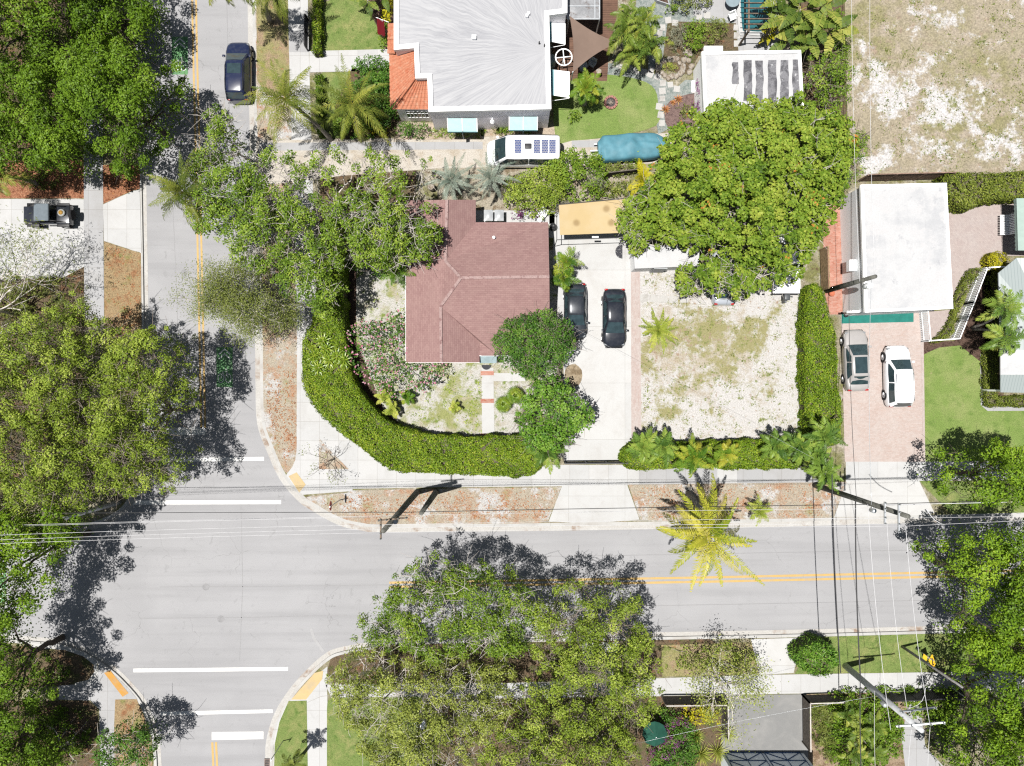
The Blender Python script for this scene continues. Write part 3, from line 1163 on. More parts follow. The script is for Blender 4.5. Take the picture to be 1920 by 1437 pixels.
M_BARKP = plain('pale_bark', (.40, .37, .34, 1), .9, .15, 0, .3, 5)
M_BARKD = plain('dark_bark', (.075, .06, .05, 1), .9, .15, 0, .35, 5)
M_PTRUNK = plain('palm_trunk', (.22, .20, .18, 1), .9, .15, 0, .3, 9)
M_CORE = plain('hedge_wood', (.075, .065, .045, 1), .95, .1, 0, .4, 6)
M_ROAD = asphalt()
M_YELLOW = paint('yellow_road_paint', A(253, 212, 132), .64)
M_WPAINT = paint('white_road_paint', (.47, .47, .46, 1), .58)
M_GREENP = paint('green_road_paint', A(120, 185, 120, .34), .58)
M_TACT = paint('tactile_yellow', A(253, 222, 160), .7)
M_TACT2 = paint('tactile_orange', A(245, 180, 70), .7)
M_KERB = concrete('kerb_concrete', A(246, 245, 242), A(205, 195, 185), 3.0)
M_GUTTER = patchy('gutter_concrete', A(238, 235, 230), [(A(190, 164, 144), .6, .52, .70, 7, .6), (A(246, 244, 240), .5, .5, .62)], speck=.12)
M_WALK = concrete('pavement_concrete', A(250, 250, 250), A(226, 224, 221), 1.5, .0, .014, .5)
M_WALKG = concrete('old_pavement_concrete', A(224, 224, 226), A(204, 202, 200), 1.5, 0, .014, .6)
M_DRIVE = concrete('drive_concrete', A(253, 253, 252), A(226, 220, 214), 4.4, 0, .012, .45)
M_DRIVEG = concrete('grey_drive_concrete', A(178, 178, 177), A(205, 203, 200), 6, 0, .01, .75)
M_GRASS = patchy('lawn', A(150, 178, 92), [(A(176, 190, 118), .35, .40, .68, 9, 0), (A(128, 160, 76), 1.1, .48, .74, 9, 0), (A(196, 188, 140), 2.6, .60, .8, 7, 0)], speck=.4, speck_scale=16, bump=.8)
M_GRASS2 = patchy('front_lawn', A(146, 168, 92), [(A(182, 184, 118), .8, .42, .7, 6), (A(118, 148, 70), 2.0, .5, .7, 6)], speck=.4, speck_scale=16, bump=.8)
M_LITTER = patchy('leaf_litter_verge', A(214, 202, 182), [(A(212, 168, 136), .8, .46, .66, 12, 0), (A(190, 184, 138), .6, .56, .70, 10, 0), (A(236, 234, 232), .5, .51, .60, 13, 0), (A(216, 146, 100), 3.2, .58, .68, 9, 0), (A(160, 134, 110), 6, .62, .72, 6, 0)], speck=.38, speck_scale=14, bump=.9)
M_LITTER2 = patchy('brown_verge', A(196, 170, 130), [(A(182, 130, 92), 1.2, .48, .68, 10, .1), (A(160, 160, 96), .8, .54, .70, 9, 0), (A(130, 98, 70), 5, .6, .72, 6)], speck=.45, speck_scale=14, bump=.9)
M_MULCH = patchy('orange_mulch', A(202, 142, 108), [(A(150, 90, 62), 5, .45, .65, 6), (A(226, 178, 142), 7, .55, .7, 5)], speck=.5, speck_scale=17, bump=1)
M_MULCHD = patchy('dark_mulch', A(122, 98, 86), [(A(82, 62, 52), 5, .45, .65, 6), (A(170, 140, 120), 8, .58, .72, 5)], speck=.5, speck_scale=17, bump=1)
M_SAND = patchy('white_sand_yard', A(246, 243, 240), [(A(222, 210, 190), .5, .52, .68, 12, 0, [(1300, 660, 125, 105, .13)]), (A(190, 184, 132), .45, .545, .66, 13, 0, [(1310, 650, 120, 95, .135), (1230, 780, 50, 60, .08), (1400, 620, 60, 50, .05)]), (A(156, 166, 98), 2.2, .58, .67, 9, 0, [(1320, 680, 120, 90, .03)]), (A(198, 174, 150), 2.9, .58, .70, 8, 0, [(1260, 640, 90, 110, .04)])], speck=.28, speck_scale=12, bump=.7)
M_SANDW = patchy('pale_sand', A(246, 243, 239), [(A(214, 200, 176), .9, .48, .66, 8, .5), (A(176, 172, 120), 2.2, .60, .72, 7)], speck=.25, speck_scale=12, bump=.7)
M_YARD = patchy('inner_yard', A(238, 235, 229), [(A(186, 190, 124), .45, .47, .60, 13, 0, [(860, 760, 70, 60, .06)]), (A(216, 206, 182), 1.0, .5, .66, 9, 0), (A(150, 170, 82), 1.2, .53, .66, 10, 0), (A(130, 150, 70), 3, .58, .7, 7, 0)], speck=.35, speck_scale=13, bump=.8)
M_LOT = patchy('vacant_lot_grass', A(200, 188, 162), [(A(178, 172, 126), .16, .44, .64, 10, 0, [(1640, 40, 90, 120, .06)]), (A(210, 196, 176), .9, .45, .65, 10, 0), (A(198, 176, 156), 1.5, .56, .72, 9, 0), (A(251, 248, 247), .55, .565, .66, 14, 0, [(1640, 170, 70, 70, .09), (1720, 190, 90, 60, .10), (1800, 190, 90, 50, .09), (1880, 270, 90, 60, .10), (1690, 300, 90, 40, .10), (1750, 50, 60, 70, .07), (1560, 300, 60, 60, .05), (1790, 270, 60, 70, .05)]), (A(160, 166, 104), .8, .60, .70, 10, 0), (A(170, 150, 128), 3.0, .60, .72, 8, 0)], speck=.35, speck_scale=9, bump=.8)
M_SOIL = patchy('sandy_ground', A(186, 176, 152), [(A(150, 150, 96), .5, .4, .6, 8), (A(214, 206, 190), .9, .5, .66, 8), (A(120, 100, 76), 1.8, .58, .7, 7)], speck=.4, speck_scale=11, bump=.8)
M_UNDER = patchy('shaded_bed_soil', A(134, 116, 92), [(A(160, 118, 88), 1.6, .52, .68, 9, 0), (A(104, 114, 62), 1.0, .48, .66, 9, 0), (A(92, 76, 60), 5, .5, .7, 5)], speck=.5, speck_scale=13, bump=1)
M_BED = patchy('pale_bed', A(226, 208, 186), [(A(186, 170, 130), 1.4, .5, .66, 9, 0), (A(214, 176, 146), 3, .56, .7, 7, 0)], speck=.35, speck_scale=14, bump=.8)
M_LANE = patchy('sand_lane', A(244, 236, 224), [(A(222, 208, 188), .9, .45, .68, 8), (A(198, 180, 156), 2.4, .62, .74, 6)], speck=.2, speck_scale=12, bump=.5)
M_PAVER = pavers('pink_pavers', A(242, 224, 217), A(232, 208, 198), A(224, 212, 204), .22, .11, 0, .006, A(244, 236, 231))
M_PAVER2 = pavers('terrace_pavers', A(230, 214, 208), A(218, 200, 196), A(206, 192, 186), .22, .11, math.pi / 4, .006, A(234, 226, 222))
M_BRICK = pavers('red_bricks', A(232, 178, 160), A(214, 136, 112), A(216, 184, 168), .22, .11, 0, .007)
M_STRIP = pavers('worn_paver_strip', A(238, 222, 216), A(226, 202, 194), A(230, 220, 214), .22, .11, math.pi / 2, .006, A(246, 242, 238))
M_GRAVEL = patchy('grey_green_gravel', A(186, 194, 190), [(A(150, 164, 160), 3, .45, .62, 6), (A(214, 216, 212), 6, .52, .66, 5)], speck=.4, speck_scale=22, bump=1)
M_STONE = patchy('stepping_stone', A(240, 238, 234), [(A(216, 212, 206), 1.5, .48, .66, 6)], speck=.15, speck_scale=20, bump=.4)
M_ROCK = patchy('rock', A(214, 202, 186), [(A(168, 148, 128), 3, .45, .62, 6), (A(232, 224, 214), 4, .5, .66, 5)], speck=.3, speck_scale=16, bump=.8)
M_DECK = pavers('deck_boards', A(150, 116, 98), A(128, 98, 84), A(60, 44, 38), 6.0, .14, 0, .012)
M_TEALMAT = plain('teal_mat', A(64, 158, 146), .9, .1, 0, .12, 2)
M_DARKMAT = plain('dark_mat', (.035, .035, .04, 1), .95, .1)

# foliage colours: dark .. light
def G(*c, g=.52): return [(lin(r) * g, lin(gg) * g, lin(b * .74) * g, 1) for r, gg, b in c]
def GN(*c): return [A(*x, k=.46) for x in c]
L_OAK = leaf_mat('dark_broadleaf', G((62, 90, 30), (92, 124, 40), (116, 150, 52), (148, 174, 82), g=.6))
L_MAHOG = leaf_mat('light_broadleaf', G((90, 108, 50), (120, 142, 62), (150, 170, 82), (186, 196, 130), g=.68))
L_MAHOG2 = leaf_mat('grey_green_broadleaf', G((104, 114, 72), (132, 144, 84), (156, 168, 100), (190, 196, 146), g=.66))
L_RIGHT = leaf_mat('yellow_green_broadleaf', G((66, 96, 30), (102, 136, 42), (138, 172, 58), (176, 198, 86), g=.6))
L_BRIGHT = leaf_mat('bright_green_leaf', G((78, 106, 42), (112, 146, 56), (142, 172, 74), (186, 204, 118)))
L_GRAPE = leaf_mat('sea_grape_leaf', G((76, 106, 44), (108, 140, 58), (134, 162, 72), (160, 182, 92), (180, 192, 108), (214, 150, 96)), .55, .12, .2, .96)
L_HEDGE = leaf_mat('ficus_hedge_leaf', G((70, 96, 26), (112, 145, 42), (144, 174, 60), (192, 202, 96)))
L_HEDGE2 = leaf_mat('dull_hedge_leaf', G((82, 96, 48), (116, 132, 66), (146, 160, 84), (178, 186, 112)))
L_FINE = leaf_mat('fine_dark_leaf', G((50, 86, 40), (78, 122, 56), (104, 148, 72), (140, 172, 96)))
L_GLOSS = leaf_mat('glossy_leaf', G((60, 100, 36), (88, 134, 50), (116, 160, 68), (152, 188, 102)), .5, .2, .2)
L_GREY = leaf_mat('grey_leaf', GN((120, 122, 96), (150, 152, 124), (176, 178, 152), (200, 202, 180)))
L_DULL = leaf_mat('dull_green_leaf', G((84, 98, 54), (118, 132, 78), (148, 160, 104), (180, 186, 136)))
L_YELL = leaf_mat('yellow_leaf', G((150, 148, 30), (190, 186, 44), (216, 206, 60), (232, 222, 100)))
L_COCO = leaf_mat('coconut_frond', G((84, 104, 56), (126, 142, 76), (164, 172, 100), (210, 204, 130)), .45, .22, .3)
L_GOLD = leaf_mat('golden_coconut_frond', G((116, 144, 56), (190, 196, 80), (228, 220, 116), (248, 236, 176)), .45, .22, .3)
L_ARECA = leaf_mat('areca_frond', G((86, 116, 60), (130, 156, 84), (168, 184, 108), (214, 206, 130)), .45, .22, .3)
L_CHRIST = leaf_mat('adonidia_frond', G((80, 116, 66), (122, 156, 86), (160, 188, 108), (206, 210, 136)), .45, .22, .3)
L_YPALM = leaf_mat('yellow_green_frond', G((146, 166, 84), (176, 192, 104), (204, 212, 130), (226, 220, 156)), .45, .22, .3)
L_SILVER = leaf_mat('silver_frond', GN((118, 134, 118), (148, 162, 146), (172, 184, 168), (206, 200, 170)), .45, .35, .12)
L_PALMG = leaf_mat('green_frond', G((70, 110, 44), (110, 150, 60), (150, 176, 80), (206, 200, 100)), .45, .22, .3)
L_BANANA = leaf_mat('banana_leaf', G((62, 88, 48), (96, 122, 66), (140, 160, 90), (206, 204, 140)), .55, .18, .3)
L_BOUG = leaf_mat('magenta_bract', GN((104, 44, 98), (146, 66, 138), (178, 98, 168), (196, 140, 188)), .7, .1, .3)
L_PINK = leaf_mat('pink_flower', GN((216, 130, 158), (240, 170, 194), (250, 206, 218), (232, 120, 160)), .7, .1, .3)
L_ORANGE = leaf_mat('orange_bromeliad', GN((190, 100, 60), (220, 140, 86), (240, 176, 120), (206, 186, 90)), .5, .3, .2)
L_AGAVE = leaf_mat('blue_green_leaf', GN((110, 134, 112), (140, 162, 130), (172, 188, 150), (206, 206, 150)), .5, .3, .15)
L_PANDAN = leaf_mat('spiky_leaf', G((88, 120, 40), (124, 156, 58), (156, 180, 80), (190, 204, 116)), .4, .4, .15)

# ------------------------------------------------------------------ ground, road, kerbs
def px_area(name, pts, lvl, mat, th=.05, kind='structure', parent=None, smooth=None, label=None, base=.15):
    p = smooth_line(pts, smooth, True) if smooth else pts
    z = base + .006 * lvl
    mb = MB()
    mb.prism([tuple(W(x, y, z)[:2]) for x, y in p], z - th, z)
    o = mb.build(name, mat, parent)
    return tag(o, label, None, None, kind) if parent is None else tag(o, label)


mb = MB(); mb.add([(-500, -500, -.08), (500, -500, -.08), (500, 500, -.08), (-500, 500, -.08)], [(0, 1, 2, 3)])
tag(mb.build('ground', M_SOIL), 'sandy ground running out beyond the streets', kind='structure')
mb = MB()
xs = np.linspace(-70, 70, 15); ys = np.linspace(-60, 60, 13)
mb.grid([[(x, y, 0) for x in xs] for y in ys])
ROAD = tag(mb.build('road', M_ROAD), 'grey asphalt of the two streets where they meet', kind='structure')

NE = [(455, -400), (464, 0), (466, 150), (472, 400), (478, 640), (479, 720), (482, 794), (500, 846), (525, 900), (560, 941), (585, 958), (610, 973), (643, 988), (677, 995), (710, 998), (880, 997), (960, 996.5), (1200, 993), (1420, 989), (1677, 982), (1920, 976), (2400, 962)]
WE = [(266, -400), (268, 0), (272, 240), (274, 320), (277, 500), (279, 640), (281, 724), (281, 830), (275, 885), (258, 932), (230, 968), (180, 992), (100, 1008), (0, 1014), (-500, 1020)]
SW = [(-500, 1190), (-200, 1190), (-60, 1190), (0, 1190), (59, 1194), (122, 1201), (167, 1219), (209, 1245), (243, 1276), (275, 1316), (296, 1372), (301, 1405), (303, 1437), (304, 1490), (305, 1600), (306, 1900)]
SO = [(493, 1900), (494, 1700), (495, 1560), (496, 1480), (497, 1437), (499, 1389), (515, 1337), (543, 1292), (574, 1257), (605, 1229), (633, 1215), (696, 1203), (730, 1195), (980, 1190), (1440, 1182), (1754, 1174), (1920, 1169), (2400, 1155)]
LAND = {}
for nm, ln_, sg, close in (('north_east', NE, 1, [(2400, -400)]), ('west', WE, -1, [(-500, -400)]), ('south_west', SW, -1, [(-500, 1900)]), ('south', SO, -1, [(2400, 1900)])):
    ln_ = smooth_line(ln_, 4)
    ln_ = [q for q in ln_ if -480 < q[0] < 2380 or True]
    for part, d0, z0, z1, mat in (('gutter', 0, -.04, .008, M_GUTTER), ('kerb', 9, -.04, .145, M_KERB), ('terrain', 14.5, -.07, .15, M_SOIL)):
        p = offset_line(ln_, d0, sg) + close
        mb = MB()
        mb.prism([tuple(W(x, y, z1)[:2]) for x, y in p], z0, z1)
        tag(mb.build(part, mat), None, kind='structure')
    LAND[nm] = offset_line(ln_, 14.5, sg)


def mark(name, pts, mat, label=None, z=.006):
    mb = MB()
    mb.prism([tuple(W(x, y, z)[:2]) for x, y in pts], z - .005, z)
    return tag(mb.build(name, mat, ROAD), label)


def stripe(name, line, w, mat, z=.006):
    a = offset_line(line, w / 2, 1); b = offset_line(line, -w / 2, 1)
    return mark(name, a + b[::-1], mat, None, z)


# double yellow lines
YV = [(362, -300), (364, 0), (367, 150), (371, 300), (374, 460), (377, 600), (379, 700), (381, 803)]
for d in (-3.6, 3.6):
    stripe('centre_line', offset_line(smooth_line(YV, 3), d, 1), 3.6, M_YELLOW)
YH = [(730, 1097), (980, 1093), (1330, 1087), (1560, 1082), (1750, 1078), (2200, 1068)]
for d in (-4.0, 4.0):
    stripe('centre_line', offset_line(YH, d, 1), 4.2, M_YELLOW)
for d in (-5, 2):
    stripe('centre_line', offset_line([(403, 1392), (405, 1437), (408, 1700)], d, 1), 4.0, M_YELLOW)
mark('stop_line', [(281, 803), (385, 801), (385, 815), (281, 817)], M_WPAINT)
mark('stop_line', [(397, 1373), (494, 1372), (494, 1386), (397, 1388)], M_WPAINT)
for q in ([(282, 860), (495, 857), (495, 864), (282, 867)], [(244, 939), (527, 938), (527, 945.5), (244, 946.5)], [(250, 1254), (540, 1251), (540, 1258), (250, 1261)], [(300, 1335), (511, 1330.5), (511, 1337), (300, 1342)]):
    mark('crosswalk_line', q, M_WPAINT)


def bike_mark(x, y0, y1, w, up=True):
    o = mark('bike_lane_panel', [(x - w, y0), (x + w, y0), (x + w, y1), (x - w, y1)], M_GREENP)
    mb = MB(); z = .0115
    def st(line, wd):
        a = offset_line(line, wd / 2, 1); b = offset_line(line, -wd / 2, 1)
        p = a + b[::-1]
        mb.prism([tuple(W(q[0], q[1], z)[:2]) for q in p], z - .003, z)
    h = y1 - y0
    for k in (.05, .17):
        st([(x - w * .7, y0 + h * (k + .13)), (x, y0 + h * k), (x + w * .7, y0 + h * (k + .13))], 3)
    for cx in (-.45, .45):
        c = [(x + w * cx + w * .36 * math.cos(a), y0 + h * .78 + w * .55 * math.sin(a)) for a in np.linspace(0, 2 * math.pi, 13)]
        st(c, 1.6)
    st([(x - w * .45, y0 + h * .78), (x - w * .2, y0 + h * .62), (x + w * .3, y0 + h * .62), (x + w * .05, y0 + h * .78), (x - w * .2, y0 + h * .62)], 1.5)
    st([(x + w * .45, y0 + h * .78), (x + w * .25, y0 + h * .55), (x + w * .05, y0 + h * .55)], 1.5)
    b = mb.build('bicycle_symbol', M_WPAINT, o)


bike_mark(421, 651, 726, 15)
bike_mark(337, 69, 140, 15)
bike_mark(-6, 1055, 1130, 17)
for x, y in ((345, 512), (386, 1101), (414, 1161)):
    c = W(x, y, 0)
    mb = MB(); mb.lathe((c.x, c.y, 0), [(.27, .002), (.27, .008), (.22, .0085), (.22, .005), (.14, .005), (.14, .0085), (.08, .0085), (.08, .005), (0, .005)], 20)
    mb.build('manhole_cover', plain('iron_cover', A(165, 165, 168), .6, .4, .2), ROAD, False)
# pale joints and tyre scuffs
SEAM = paint('asphalt_seam_fill', A(190, 190, 193), .52)
for ln_, w_ in (([(300, 1101), (500, 1100), (740, 1097)], 1.4), ([(262, 1160), (470, 1158), (650, 1154)], 1.6), ([(425, 0), (432, 300), (438, 560), (440, 845)], 1.4), ([(320, 300), (330, 520), (334, 640)], 1.2), ([(760, 1046), (1100, 1043), (1700, 1032)], 1.4), ([(1000, 1140), (1400, 1133), (1740, 1126)], 1.4), ([(452, 960), (455, 1100), (449, 1240)], 1.2)):
    stripe('asphalt_seam', ln_, w_, SEAM, .004)
stripe('asphalt_patch', [(583, 1178), (588, 1196), (600, 1213), (606, 1222)], 5, paint('pale_scuff', A(214, 214, 216), .55))

# verges, pavements, drives -------------------------------------------------
NEL = LAND['north_east']
def along(line, x0=None, x1=None, y0=None, y1=None):
    return [q for q in line if (x0 is None or q[0] >= x0) and (x1 is None or q[0] <= x1) and (y0 is None or q[1] >= y0) and (y1 is None or q[1] <= y1)]


vl = along(NEL, 0, 540, -120, 886)
px_area('verge', vl + [(538, 888), (548, 876), (554, 862), (556, 846), (557, 640), (548, 300), (541, 60), (538, -120)], 1, M_LITTER)
px_area('verge', [(480, -60), (539, -60), (541, 60), (543, 180), (500, 180), (482, 150)], 2, patchy('dry_verge', A(186, 178, 124), [(A(196, 170, 140), .8, .45, .65, 7), (A(146, 156, 82), 1.2, .5, .7, 7), (A(206, 150, 110), 3, .6, .72, 6)], speck=.4, speck_scale=14, bump=.9))
px_area('pavement', [(538, -120), (541, 60), (548, 300), (557, 640), (556, 820), (600, 820), (640, 815), (640, 700), (596, 640), (585, 300), (578, 60), (576, -120)], 2, M_WALK)
px_area('pavement', [(541, 58), (578, 58), (580, 98), (542, 98)], 3, M_WALKG)
cn = along(NEL, 536, 570, 880, 935)
px_area('pavement', cn + [(568, 928), (661, 921), (661, 880), (800, 880), (690, 820), (630, 800), (557, 800), (556, 846), (554, 862), (548, 876), (537, 890)], 3, M_WALK)
px_area('pavement', [(655, 917), (800, 914), (1052, 912), (1180, 910), (1395, 907), (1562, 905), (1562, 868), (1395, 872), (1060, 872), (800, 872), (690, 850), (655, 870)], 2, M_WALK)
px_area('pavement', [(1198, 908.5), (1345, 906.5), (1345, 872), (1198, 872)], 4, M_WALKG)
px_area('pavement', [(1382, 906), (1560, 904), (1560, 869), (1382, 872)], 4, M_WALKG)
px_area('tactile_pad', [(541, 893), (556, 886), (573, 909), (561, 924)], 5, M_TACT)
px_area('planting_bed', [(598, 822), (624, 850), (654, 880), (598, 880)], 5, M_LITTER)
sv = along(NEL, 574, 1027)
px_area('verge', sv + [(1028, 976), (1052, 914), (800, 917), (656, 920), (652, 924), (574, 932)], 2, M_LITTER)
px_area('driveway_apron', along(NEL, 1028, 1198) + [(1199, 974.5), (1176, 909), (1054, 911), (1029, 978)], 4, M_DRIVE, .12)
px_area('verge', along(NEL, 1200, 1562) + [(1563, 970), (1588, 904), (1178, 909), (1201, 975)], 3, M_LITTER)
px_area('driveway_apron', along(NEL, 1564, 1751) + [(1752, 962), (1723, 901), (1588, 902.5), (1564, 970)], 4, M_DRIVE, .12)
px_area('pavement', [(1586, 866), (1730, 864), (2300, 862), (2300, 896), (1722, 902), (1586, 904)], 3, M_WALK)
px_area('verge', along(NEL, 1755, 2300) + [(2300, 896), (1724, 902)], 2, M_GRASS2)

# corner house lot
px_area('yard', [(600, 470), (1045, 470), (1045, 700), (1062, 860), (1000, 872), (760, 872), (660, 800), (600, 650)], 1, M_YARD)
px_area('yard', [(600, 300), (780, 300), (780, 480), (600, 480)], 1, M_UNDER)
px_area('yard', [(650, 480), (668, 480), (668, 640), (720, 770), (770, 812), (1003, 826), (1003, 846), (740, 846), (640, 760)], 2, M_MULCHD)
px_area('driveway', [(1038, 443), (1184, 443), (1184, 862), (1058, 866), (1056, 560), (1036, 520)], 3, M_DRIVE)
px_area('paver_strip', [(1183, 506), (1200, 506), (1203, 862), (1184, 862)], 4, M_STRIP)
px_area('yard', [(1198, 500), (1500, 500), (1505, 580), (1500, 700), (1502, 850), (1200, 856)], 2, M_SAND)
px_area('path', [(903, 690), (925, 690), (927, 818), (904, 818)], 5, M_DRIVE)
px_area('path', [(925, 700), (985, 700), (985, 715), (925, 715)], 4, M_DRIVE)
for y in (696, 748, 813):
    px_area('brick_band', [(901, y), (926, y), (926, y + 8), (901, y + 8)], 6, M_BRICK)
px_area('tree_pit', ell(1075, 704, 17, 22, 14, .05), 5, patchy('pit_soil', A(196, 178, 150), [(A(160, 140, 112), 2, .45, .65)], speck=.3))
px_area('walkway', [(1043, 470), (1058, 470), (1060, 610), (1046, 610)], 5, M_WALK)
px_area('side_yard', [(820, 290), (1180, 290), (1180, 445), (1038, 445), (1036, 420), (820, 420)], 2, patchy('bed_soil', A(206, 196, 176), [(A(150, 130, 104), 1.4, .48, .64, 7), (A(120, 130, 80), 2.2, .56, .7, 7)], speck=.4, speck_scale=13, bump=.8))
px_area('courtyard', [(890, 395), (1040, 395), (1040, 420), (890, 420)], 4, M_WALK)
px_area('courtyard', [(1030, 400), (1190, 372), (1190, 446), (1030, 446)], 4, M_WALK)

# lane of the van, white house lot
px_area('lane', [(480, 264), (820, 258), (1262, 250), (1262, 306), (820, 316), (640, 330), (480, 350)], 3, M_LANE)
px_area('lane_kerb', [(486, 268), (905, 266), (905, 280), (486, 283)], 4, M_WALKG)
px_area('lane_kerb', [(1072, 264), (1150, 263), (1150, 276), (1072, 277)], 4, M_WALKG)
px_area('flower_bed', [(738, 228), (905, 236), (905, 262), (738, 262)], 4, M_BED)
px_area('flower_bed', [(902, 236), (1042, 238), (1042, 256), (902, 256)], 4, M_BED)
px_area('lawn', [(604, 6), (700, -30), (735, -10), (735, 96), (604, 97)], 4, M_GRASS2)
px_area('lawn', [(604, 136), (740, 136), (740, 250), (604, 262)], 4, M_GRASS2)
px_area('walkway', [(580, 96), (742, 92), (742, 132), (580, 136)], 5, M_WALK)
px_area('flower_bed', [(690, -30), (744, -30), (744, 92), (722, 92), (712, 60), (692, 20)], 5, M_MULCHD)
px_area('flower_bed', [(660, 128), (744, 128), (744, 256), (640, 262), (628, 200)], 5, M_UNDER)
px_area('lawn', [(1042, 150), (1090, 142), (1140, 140), (1200, 150), (1228, 168), (1234, 200), (1230, 236), (1150, 256), (1072, 264), (1042, 262)], 5, M_GRASS, smooth=3)
px_area('garden_path', [(1130, 118), (1160, 120), (1230, 140), (1268, 165), (1285, 150), (1320, 150), (1320, 180), (1262, 190), (1258, 240), (1234, 252), (1226, 190), (1200, 152), (1140, 142)], 4, M_GRAVEL)
px_area('garden_path', [(1200, -60), (1300, -60), (1300, 30), (1260, 60), (1250, 130), (1215, 130), (1220, 60), (1190, 30)], 4, M_GRAVEL)
px_area('garden_path', [(1240, 24), (1330, 14), (1420, 20), (1420, 100), (1376, 100), (1370, 44), (1300, 44), (1240, 56)], 3, M_GRAVEL)
px_area('garden_bed', [(1252, 40), (1380, 44), (1385, 100), (1310, 105), (1290, 140), (1240, 130)], 5, M_UNDER)
px_area('garden_bed', [(1256, 190), (1310, 178), (1320, 240), (1262, 246), (1246, 220)], 5, patchy('plum_mulch', A(160, 134, 128), [(A(120, 96, 94), 5, .45, .65, 6)], speck=.45, speck_scale=17, bump=1), smooth=3)
px_area('deck', [(1036, -60), (1160, -60), (1158, 20), (1140, 110), (1140, 128), (1138, 152), (1100, 152), (1036, 150)], 8, M_DECK, .12)
px_area('terrace', [(1300, -60), (1460, -60), (1460, 96), (1376, 96), (1376, 40), (1300, 30)], 4, M_WALKG)
px_area('lot', [(1580, -400), (2300, -400), (2300, 334), (1586, 334), (1560, 200)], 3, M_LOT)
px_area('garden_bed', [(1500, -80), (1582, -80), (1592, 334), (1500, 334)], 4, M_UNDER)

# garage lot on the right
px_area('driveway', [(1577, 585), (1728, 585), (1731, 866), (1584, 866), (1580, 700)], 5, M_PAVER)
px_area('brick_path', [(1544, 350), (1578, 350), (1580, 590), (1556, 590), (1544, 540)], 5, M_BRICK)
px_area('terrace', [(1726, 560), (1800, 560), (1840, 510), (1845, 480), (1920, 480), (2100, 480), (2100, 372), (1880, 372), (1830, 388), (1770, 385), (1720, 500)], 5, M_PAVER2)
px_area('garden_bed', [(1726, 640), (1790, 640), (1840, 510), (1860, 500), (1860, 680), (1840, 680), (1800, 648), (1760, 652), (1732, 665)], 6, M_MULCHD)
px_area('lawn', [(1732, 664), (1762, 652), (1800, 645), (1838, 655), (1840, 760), (1850, 770), (2200, 768), (2200, 864), (1734, 866)], 5, M_GRASS)
px_area('lawn_edging', [(1838, 664), (1845, 664), (1846, 755), (1856, 763), (2200, 761), (2200, 769), (1852, 771), (1839, 760)], 7, M_WALKG)
px_area('drive_edging', [(1727, 640), (1732, 640), (1735, 866), (1731, 866)], 7, M_STRIP)
px_area('garden_bed', [(1846, 500), (1882, 500), (1882, 742), (2200, 742), (2200, 762), (1858, 762), (1847, 752)], 6, M_UNDER)

px_area('terrace', [(1727, 586), (1796, 580), (1752, 640), (1728, 640)], 6, M_PAVER2)
# west block
px_area('pavement', [(156, -200), (192, -200), (193, 330), (195, 600), (158, 600), (157, 330)], 3, M_WALKG)
px_area('driveway', [(-400, 372), (157, 374), (158, 500), (120, 520), (-400, 545)], 3, M_WALK)
px_area('driveway_apron', [(193, 384), (250, 358), (262, 356), (265, 474), (250, 470), (195, 452)], 4, M_WALK, .12)
px_area('verge', [(193, 310), (262, 310), (262, 355), (250, 357), (194, 382)], 2, M_MULCH)
px_area('planting_bed', [(-60, 300), (157, 300), (157, 372), (-60, 372)], 2, M_MULCH)
px_area('verge', [(195, 453), (250, 471), (264, 475), (266, 640), (264, 780), (200, 780), (196, 600)], 2, M_LITTER2)
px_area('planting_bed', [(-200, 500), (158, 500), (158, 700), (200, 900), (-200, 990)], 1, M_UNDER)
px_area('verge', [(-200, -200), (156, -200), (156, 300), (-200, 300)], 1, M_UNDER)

# south-west corner
px_area('verge', [(-300, 1212), (59, 1212), (122, 1215), (158, 1228), (178, 1244), (180, 1262), (166, 1280), (140, 1286), (-300, 1290)], 1, M_UNDER, smooth=2)
px_area('kerb_return', [(59, 1205), (122, 1212), (160, 1224), (182, 1244), (184, 1264), (170, 1282), (140, 1288), (140, 1281), (166, 1275), (177, 1260), (175, 1246), (156, 1231), (121, 1219), (59, 1214)], 3, M_KERB)
px_area('pavement', [(110, 1286), (166, 1282), (184, 1262), (184, 1244), (210, 1262), (240, 1290), (258, 1312), (216, 1313), (214, 1360), (218, 1437), (218, 1700), (188, 1700), (188, 1437), (186, 1330), (170, 1314), (110, 1312)], 2, M_WALKG)
px_area('tactile_pad', [(195, 1262), (206, 1257), (241, 1300), (230, 1307)], 4, M_TACT2)
px_area('verge', [(216, 1312), (256, 1311), (270, 1345), (278, 1372), (286, 1437), (290, 1700), (218, 1700), (214, 1360)], 3, M_LITTER2)
px_area('planting_bed', [(-300, 1314), (165, 1314), (182, 1328), (187, 1400), (188, 1700), (-300, 1700)], 2, M_UNDER)

